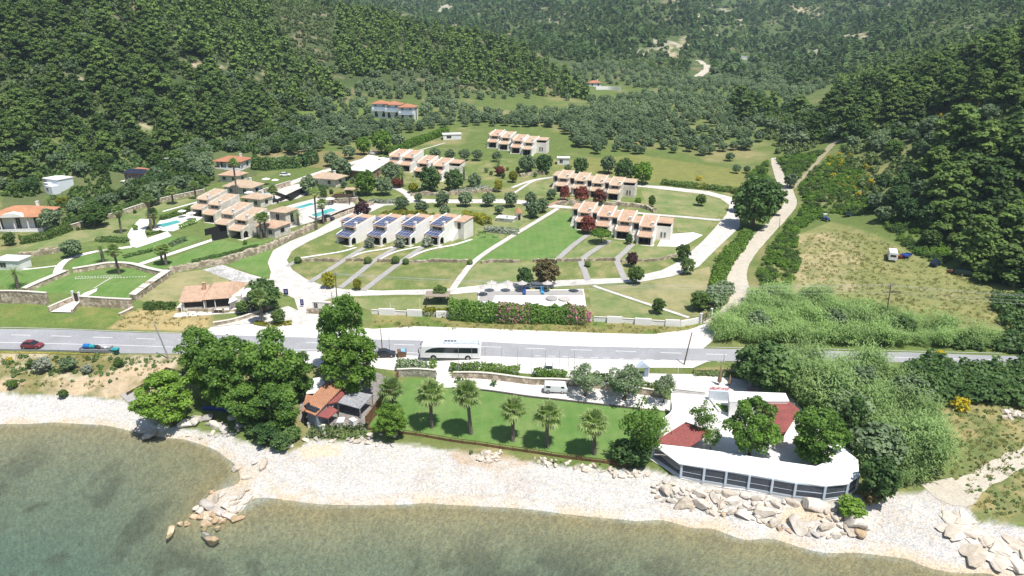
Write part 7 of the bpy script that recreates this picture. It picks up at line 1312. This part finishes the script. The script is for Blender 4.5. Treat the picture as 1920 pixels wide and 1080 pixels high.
av = [[(125,135),(170,142),(166,168),(128,160)],[(252,220),(290,238),(284,262),(250,248)],[(36,60),(68,64),(64,84),(36,80)],[(0,175),(24,175),(20,205),(0,210)],[(90,205),(120,215),(110,230),(88,222)],[(195,60),(232,58),(247,78),(213,85)],[(355,118),(432,118),(428,134),(352,132)],[(474,134),(508,132),(504,158),(478,160)],[(700,190),(785,188),(780,232),(700,232)],[(1815,236),(1875,236),(1880,275),(1815,275)]]
wl = scatter(PL, .0095, 1, 6.6, av); wr = scatter(PR, .011, 2, 6.5); wx = scatter(PX, .0115, 3, 6.4, av)
P1, R1 = best(np.concatenate([wl, wr, wx]), 300)
lab = lambda p: ('pine tree of the wood on the hill right of the field', 'pines of the right hill') if p[0] > 60 else (('pine tree of the wood on the left hillside', 'pines of the left hillside') if p[0] < -85 or p[1] < 420 else ('pine tree on the ridge behind the white triple house', 'pines of the middle ridge'))
for k, p in enumerate(P1):
    d = math.hypot(p[0], p[1]); h = rng.uniform(6.0, 12.5)*(1.45 if p[0] > 60 and d < 300 else 1.1); l, g = lab(p); plant('pine', 'pine_tree', Vector(p), h, l, 'pine tree', g, wide=rng.uniform(.95, 1.25), parts=d < 330)
lowpine = cloud(lobes_pine(10, 4.3, 77, .08, .42), 330, 1.35, 78, up=.6); lowest = cloud([(0,0,3.4,3.1,3.4),(0,0,6.4,1.9,2.2)], 34, 3.3, 79, up=.5)
sz = lambda n, a, b, s: np.random.default_rng(s).uniform(a, b, n)
if len(R1): mass('pine_wood', R1, sz(len(R1), .75, 1.15, 1), lowpine, LEAF['pine'], 1)
# far woods on the mountain sides
FW = [np.array(q, float) for q in [[(-900,620),(-230,560),(-110,640),(-20,740),(90,700),(240,620),(300,560),(380,470),(620,420),(1300,1000),(1500,2200),(0,2500),(-1500,2200)]]]
FA = [[(1250,70),(1285,66),(1290,84),(1262,114),(1250,108)],[(1292,112),(1332,112),(1334,150),(1294,152)],[(1570,68),(1632,66),(1635,80),(1570,80)],[(1500,95),(1542,92),(1540,104),(1498,104)],[(1625,156),(1668,156),(1662,172),(1620,170)],[(1385,108),(1470,108),(1465,122),(1390,124)],[(1330,18),(1375,14),(1370,30),(1335,34)]]
fw = scatter(FW, .013, 5, 0, FA); x, y, d = seen(fw); fw = fw[(fbm(fw[:, 0]/60, fw[:, 1]/60, 77) < .60) & (x > -250) & (x < 2170) & (y > -120) & (fbm(fw[:, 0]/45, fw[:, 1]/45, 12) > .30)]
fw = fw[(np.random.default_rng(3).random(len(fw)) < np.clip(1500/fw[:, 1], .25, 1)*1.0)]
fk = fbm(fw[:, 0]/70, fw[:, 1]/70, 15)+np.random.default_rng(4).normal(0, .08, len(fw)) > .5
for nm_, sel, m_, a_, b_ in (('far_forest', fk, LEAF['pinefar'], .62, 1.15), ('far_scrub', ~fk, LEAF['scrub'], .35, .75)): mass(nm_, fw[sel], sz(sel.sum(), a_, b_, 6)*np.clip(.8+fw[sel, 1]/3000, .8, 1.4), lowest, m_, 7)
tiny = cloud([(0,0,.9,1.5,1.3)], 12, 1.5, 81, up=.5)
fs = scatter(FW, .03, 15, 0, FA); x, y, d = seen(fs); fs = fs[(x > -200) & (x < 2120) & (y > -100) & (np.random.default_rng(31).random(len(fs)) < np.clip(800/fs[:, 1], .12, 1))]
for k_, m_ in ((0, LEAF['scrub']), (1, LEAF['hedge'])): mass('far_scrub', fs[k_::2], sz(len(fs[k_::2]), .6, 1.6, 83)*np.clip(.7+fs[k_::2, 1]/1500, .9, 2.0), tiny, m_, 84+k_)
# olive groves of the valley, planted in rows
def rows(px, dx, dy, ang, jit, seed, avoid=(), keep=1.0):
    w = WP(px); r = np.random.default_rng(seed); c = w.mean(0); R = np.abs(w-c).max()*1.5; gx, gy = np.meshgrid(np.arange(-R, R, dx), np.arange(-R, R, dy)); ca, sa = math.cos(ang), math.sin(ang); q = np.stack([gx*ca-gy*sa+c[0], gx*sa+gy*ca+c[1]], -1).reshape(-1, 2)+r.normal(0, jit, (gx.size, 2)); q = q[inside(w, q[:, 0], q[:, 1]) & (r.random(len(q)) < keep)]
    for a in avoid: v = WP(a); q = q[~inside(v, q[:, 0], q[:, 1])]
    return np.concatenate([q, Tz(q[:, 0], q[:, 1])[:, None]], 1)
oa = FA+[[(695,188),(790,186),(785,232),(700,234)],[(860,188),(1100,190),(1110,205),(950,212),(860,204)],[(1110,158),(1175,158),(1180,176),(1110,176)],[(835,240),(890,240),(885,266),(835,266)]]
og = np.concatenate([rows([(575,200),(640,165),(760,160),(880,178),(1110,205),(1210,210),(1260,262),(1215,290),(1110,292),(1050,255),(1030,240),(900,238),(800,246),(700,262),(600,262)], 6.3, 6.3, .3, 1.3, 1, oa, .9), rows([(1090,208),(1200,178),(1330,190),(1420,190),(1440,222),(1410,270),(1340,298),(1240,288),(1150,245)], 6.6, 9.6, .5, .6, 2, oa, .9), rows([(900,176),(1110,190),(1180,180),(1330,160),(1440,165),(1420,190),(1200,212),(1000,205)], 8, 9, .2, 1.5, 3, oa, .75), rows([(1180,165),(1310,150),(1420,135),(1480,150),(1440,170),(1330,170)], 7, 9, .4, 1.0, 4, oa, .8), rows([(690,140),(790,140),(900,165),(860,178),(760,165),(650,170)], 7, 7, .1, 1.8, 5, oa, .8), rows([(1340,258),(1420,225),(1450,262),(1420,300),(1380,300)], 8, 9, .4, 1.4, 6, oa, .6), rows([(560,215),(640,200),(700,250),(640,285),(590,270)], 9, 9, 0, 2, 7, oa, .8), rows([(1060,160),(1090,125),(1180,120),(1260,135),(1300,112),(1400,118),(1490,105),(1560,150),(1480,205),(1440,168),(1330,160),(1180,165),(1110,176)], 8, 8, .2, 2.0, 9, oa, .85), rows([(1060,128),(1100,105),(1300,100),(1500,90),(1490,108),(1400,116),(1300,112),(1180,122)], 10, 11, .2, 2.5, 10, oa, .8)])
P2, R2 = best(og, 300)
for p in P2: plant('olive', 'olive_tree', Vector(p), rng.uniform(3.6, 5.6), 'grey green olive tree of the valley grove', 'olive tree', 'olive trees of the valley grove', parts=p[1] < 330, wide=rng.uniform(1.0, 1.2))
lowol = cloud(lobes_round(5, 2.6, 301, .02), 230, .78, 302, up=.4)
mass('olive_grove', R2, sz(len(R2), .6, 1.05, 8), lowol, LEAF['olive'], 8)
# trees round the houses at the left hill foot, and on the right slope
lf = scatter([[(0,345),(120,325),(240,305),(330,292),(400,275),(480,262),(560,240),(600,270),(600,290),(480,292),(470,300),(300,345),(210,350),(200,335),(130,330),(120,362),(0,372)], [(300,345),(400,335),(400,350),(380,356),(270,380),(230,385),(150,410),(130,400),(200,375)]], .032, 21, 4.6, [[(205,300),(290,300),(290,352),(205,352)],[(390,284),(475,284),(475,322),(390,322)],[(70,325),(130,325),(130,372),(70,372)]])
for p in lf: plant(rng.choice(['olive','olive','roundgreen','dark']), 'garden_tree', Vector(p), rng.uniform(3.4, 6.4), 'bushy tree among the houses at the foot of the left hill', 'tree', 'trees among the left hill houses', parts=False, wide=1.15)
rt = scatter([[(1560,262),(1640,252),(1760,232),(1920,225),(1920,270),(1800,282),(1750,315),(1740,410),(1700,420),(1640,400),(1640,350),(1700,330),(1640,290)], [(1430,215),(1500,200),(1540,230),(1500,275),(1440,262)], [(1640,400),(1740,420),(1780,470),(1730,475),(1650,430)]], .016, 22, 5.2, [[(1815,236),(1885,236),(1885,278),(1815,278)]])
for p in rt: plant(rng.choice(['olive','olive','roundgreen','dark']), 'hill_tree', Vector(p), rng.uniform(4.5, 7.0), 'round grey green tree on the slope right of the track', 'tree', 'round trees of the right slope', parts=False, wide=1.2)
for px, py, h, k, lb in [(1420,130,17,'cypress','tallest cypress beside the far valley ruin'),(1412,140,10,'cypress','short cypress left of the far valley ruin'),(1437,140,9,'cypress','short cypress right of the far valley ruin'),(1398,152,9,'cypress','small cypress row end left of the far ruin'),(1424,208,34,'dark','bright dark round tree at the head of the dirt track'),(1385,205,44,'pine','tall loose pine at the grove corner'),(1480,352,26,'olive','round bush tree between dirt road and track'),(1380,325,16,'olive','left dark bush in the meadow'),(1400,325,14,'olive','right dark bush in the meadow'),(1368,302,16,'olive','round bush above the meadow pair'),(1427,330,14,'dark','slim bush at the meadow edge')]: T(k, px, py, h, lb, name='valley_tree')
# yellow broom
bl = scatter([[(1548,300),(1580,285),(1640,320),(1650,370),(1600,375),(1560,340)]], .05, 23, 3.0)
for p in bl[:40]: plant('broom', 'broom_bush', Vector(p), rng.uniform(1.2, 2.0), 'yellow flowering broom bush beside the worn track', 'shrub', 'yellow broom bushes by the track')
for px, py, h, lb in [(1768,402,20,'lone yellow broom bush under the right pines'),(1800,768,22,'lone yellow broom bush at the dry grass in front'),(1740,696,16,'yellow broom among the dark maquis by the road'),(1762,668,12,'yellow broom at the far road edge'),(1310,338,9,'yellow broom in the wild hedge'),(1425,214,7,'small yellow broom at the grove corner'),(18,678,9,'yellow flowering weed clump at the left verge')]: T('broom', px, py, h, lb, 'shrub', 'broom_bush')
for p in scatter([[(1740,205),(1900,190),(1930,215),(1760,222)]], .03, 24, 4)[:16]: plant('broom', 'broom_bush', Vector(p), rng.uniform(1.3, 2.2), 'yellow broom bush high on the right hill', 'shrub', 'broom bushes high on the right hill')
for px, py, h, k, lb in [(82,697,26,'bush_silver','silvery round bush on the left verge'),(130,694,22,'olive','grey green bush right of the silvery one on the left verge'),(60,690,14,'roundgreen','small green bush below the guard rail'),(165,700,16,'bush_silver','pale weed bush near the sandy patch'),(225,688,14,'roundgreen','green bush by the end of the guard rail'),(120,745,14,'roundgreen','green bush on the low scarp above the beach'),(25,728,16,'roundgreen','green bush at the left picture edge above the beach')]: T(k, px, py, h, lb, 'shrub', 'verge_bush', wide=1.2)
# maquis and scrub: masses nobody could count
sc1 = cloud(lobes_round(2, 1.5, 401, -.1, 7), 70, .62, 402, up=.35); sc2 = cloud(lobes_round(2, 1.5, 403, -.1, 9), 170, .36, 404, up=.4)
q = scatter(PL, .1, 31, 0, av); mass('hill_scrub', q, sz(len(q), .55, 1.5, 32), sc1, LEAF['scrub'], 33)
q = scatter(PL, .022, 131, 0, av); kk = fbm(q[:, 0]/30, q[:, 1]/30, 5) > .5; mass('hill_scrub', q[kk], sz(kk.sum(), 1.0, 2.2, 132), sc2, LEAF['olive'], 133); mass('hill_scrub', q[~kk], sz((~kk).sum(), 1.0, 2.2, 134), sc2, LEAF['hedge'], 135)
q = scatter(PX, .03, 136, 0); mass('hill_scrub', q, sz(len(q), 1.0, 2.2, 137), sc2, LEAF['hedge'], 138)
q = scatter(PR+[[(500,-10),(640,15),(620,140),(560,130),(520,60)],[(620,140),(900,168),(1050,182),(900,178),(700,150)]], .06, 34, 0); mass('hill_scrub', q, sz(len(q), .5, 1.4, 35), sc1, LEAF['scrub'], 36)
q = scatter([[(480,250),(560,215),(600,240),(560,270),(400,285),(330,295)],[(0,330),(230,303),(330,290),(400,270),(480,262),(600,230),(620,250),(580,280),(480,290),(400,280),(300,320),(130,330)]], .13, 37, 0); mass('hill_scrub', q, sz(len(q), .6, 1.4, 38), sc1, LEAF['dark'], 39)
q = scatter(PX+[[(1440,215),(1560,200),(1640,250),(1760,225),(1930,215),(1930,290),(1750,330),(1740,420),(1640,400),(1560,262),(1500,290),(1460,290),(1430,250)]], .12, 40, 0, [[(1815,236),(1885,236),(1885,278),(1815,278)],[(1548,285),(1562,262),(1592,254),(1590,268),(1565,290)]]); mass('hill_scrub', q, sz(len(q), .5, 1.3, 41), sc1, LEAF['scrub'], 42)
br = [[(1456,300),(1490,290),(1545,285),(1520,312),(1488,345),(1478,335)],[(1500,345),(1550,300),(1600,300),(1650,380),(1640,400),(1560,400),(1530,415),(1500,430),(1482,435),(1496,405),(1506,380)],[(1462,440),(1482,415),(1500,430),(1490,470),(1500,500),(1480,530),(1450,560),(1432,560),(1425,540),(1422,505),(1440,470)],[(1350,545),(1352,520),(1352,500),(1378,465),(1404,435),(1394,430),(1362,465),(1340,500),(1338,540)],[(1400,330),(1440,300),(1438,330),(1458,370),(1438,400),(1415,390)],[(1640,400),(1740,430),(1790,480),(1760,500),(1720,480),(1680,450)]]
q = scatter(br, .8, 43, 0); kk = fbm(q[:, 0]/5, q[:, 1]/5, 66) > .47
for sl, m_ in ((kk, LEAF['bright']), (~kk, LEAF['hedge'])): mass('brambles', q[sl], sz(sl.sum(), .25, .8, 44), sc2, m_, 45)
q = scatter([[(1690,690),(1740,682),(1800,690),(1930,696),(1960,760),(1860,768),(1740,748),(1690,735)],[(1780,640),(1880,640),(1960,630),(1960,672),(1880,660),(1790,655)],[(1860,560),(1960,560),(1960,640),(1890,640)]], .45, 46, 0); mass('maquis', q, sz(len(q), .6, 1.5, 47), sc2, LEAF['dark'], 48)
q = scatter([[(0,668),(220,670),(340,668),(330,684),(200,705),(0,702)],[(0,712),(130,716),(240,706),(200,726),(0,724)],[(30,690),(220,690),(200,710),(20,708)]], .6, 49, 0); mass('verge_weeds', q, sz(len(q), .08, .36, 50), sc1, LEAF['reed'], 51)
q = scatter([[(1750,780),(1930,740),(1960,960),(1850,970),(1790,900),(1745,860)]], .7, 52, 0); mass('verge_weeds', q, sz(len(q), .05, .2, 53), sc1, LEAF['reed'], 54)
q = scatter([[(860,850),(960,856),(1000,868),(1200,892),(1215,884),(1000,855),(870,842)]], .4, 57, 0); mass('verge_weeds', q, sz(len(q), .1, .28, 58), sc1, LEAF['scrub'], 59)
q = scatter([[(0,372),(0,300),(230,300),(400,280),(470,268),(480,300),(400,330),(270,375),(130,425),(110,400),(60,395)],[(95,440),(130,420),(262,384),(300,372),(385,352),(400,335),(270,372)]], .16, 71, 0, [[(205,300),(290,300),(290,352),(205,352)],[(390,284),(475,284),(475,330),(390,330)],[(70,325),(130,325),(130,372),(70,372)],[(0,370),(95,370),(95,440),(0,440)]]); mass('garden_scrub', q, sz(len(q), .4, 1.0, 72), sc1, LEAF['hedge'], 73)
# giant reeds
def reed_tuft(seed, n=9, h=3.4):
    r = random.Random(seed); P = []
    V = []; F = []
    for i in range(n):
        a = r.uniform(0, 6.28); x, y = r.gauss(0, .45), r.gauss(0, .45); hh = h*r.uniform(.7, 1.1); lx, ly = r.gauss(0, .5), r.gauss(0, .5)
        for k in range(7):
            t = .35+.65*k/6; c = Vector((x+lx*t*t, y+ly*t*t, hh*t)); az = a+k*2.4; d = Vector((math.cos(az), math.sin(az), 0)); L = .85*r.uniform(.7, 1.2); s = Vector((-d.y, d.x, 0))*.075
            b = len(V); V += [tuple(c-s*.5), tuple(c+d*L*.5+Vector((0,0,L*.38))-s), tuple(c+d*L+Vector((0,0,L*.12))), tuple(c+d*L*.5+Vector((0,0,L*.38))+s)]; F.append((b, b+1, b+2, b+3))
    return np.array(V), np.array(F), np.clip(np.random.default_rng(seed).normal(.5, .25, len(F)), 0, 1)
RA = [(1328,622),(1345,600),(1400,566),(1470,553),(1560,560),(1640,592),(1740,606),(1790,630),(1870,642),(1870,655),(1700,652),(1480,648),(1345,645)]
RB = [[(1382,716),(1400,690),(1470,684),(1560,692),(1620,686),(1660,700),(1690,706),(1692,748),(1600,764),(1500,752),(1440,742)],[(1490,752),(1600,756),(1700,738),(1745,790),(1770,850),(1756,895),(1690,922),(1640,932),(1610,900),(1600,850),(1550,800),(1510,780)]]
def reedh(q, lo, hi): k = fbm(q[:, 0]/3.2, q[:, 1]/3.2, 61, 3); return lo+(hi-lo)*np.clip((k-.25)*2, 0, 1)*np.random.default_rng(9).uniform(.8, 1.15, len(q))
q = scatter([RA], 1.3, 55, 0); mass('reed_bed', q, reedh(q, .45, 1.25), reed_tuft(1), LEAF['reed'], 57); q = scatter(RB, 1.3, 58, 0); mass('reed_bed', q, reedh(q, .45, 1.55), reed_tuft(2), LEAF['reed'], 60)
for px, py, h, k, lb in [(1590,800,60,'olive','rounded grey green bush at the upper edge of the reed mass'),(1680,820,62,'silver_','x'),(1640,870,66,'olive','rounded bush in the middle of the reed mass'),(1560,770,56,'dark','dark bush between the red roof and the reeds'),(1700,760,50,'olive','rounded bush at the right top of the reed mass'),(1480,725,50,'dark','dark thicket at the roadside end of the reeds'),(1610,735,46,'olive','grey green bush beside the road in the reeds'),(1715,850,44,'olive','rounded bush at the right edge of the reed mass'),(1420,620,34,'olive','bush standing in the reeds north of the road'),(1560,615,36,'olive','second bush in the reeds north of the road'),(1690,630,34,'dark','dark bush in the reeds below the tall pole')]:
    if lb != 'x': T(k, px, py, h, lb, 'shrub', 'tall_shrub', wide=1.25)
# meadow grass tufts on the dry field and verge
def grass_tuft(seed, n=14):
    r = random.Random(seed); V = []; F = []
    for i in range(n):
        a = r.uniform(0, 6.28); d = Vector((math.cos(a), math.sin(a), 0)); c = Vector((r.gauss(0,.3), r.gauss(0,.3), 0)); s = Vector((-d.y, d.x, 0))*.05; h = r.uniform(.3, .7); b = len(V); V += [tuple(c-s), tuple(c+s), tuple(c+s*.6+d*.15+Vector((0,0,h*.7))), tuple(c+d*.35+Vector((0,0,h)))]; F.append((b, b+1, b+2, b+3))
    return np.array(V), np.array(F), np.clip(np.random.default_rng(seed).normal(.5, .25, n), 0, 1)
DRYG = mat_leaf('dry_grass_blades', (.20,.21,.07), (.46,.41,.21), .5, .8, .12)
q = scatter([[(1500,450),(1560,430),(1640,445),(1750,505),(1920,550),(1920,620),(1750,602),(1600,575),(1500,560)],[(700,600),(1290,612),(1290,628),(900,620),(710,614)],[(255,582),(398,585),(380,614),(205,614)],[(1750,760),(1920,730),(1960,960),(1840,980),(1790,900)],[(0,668),(330,668),(300,705),(0,702)],[(0,712),(200,712),(190,730),(0,730)]], .6, 61, 0); mass('dry_grass', q, sz(len(q), .4, .9, 62), grass_tuft(3), DRYG, 63)

# ------------------------------------------------------------------ summer haze over the whole valley
hz = MB(); hz.box(-6100, 6100, -150, 4750, -9, 470); hm = bpy.data.materials.new('haze'); hm.use_nodes = True; hn = hm.node_tree; hn.nodes.clear()
pv = hn.nodes.new('ShaderNodeVolumePrincipled'); pv.inputs['Color'].default_value = (.66, .84, 1.0, 1); pv.inputs['Density'].default_value = .00011; pv.inputs['Anisotropy'].default_value = .0
ho = hn.nodes.new('ShaderNodeOutputMaterial'); hn.links.new(pv.outputs[0], ho.inputs['Volume']); tag(hz.build('haze', hm), kind='stuff')
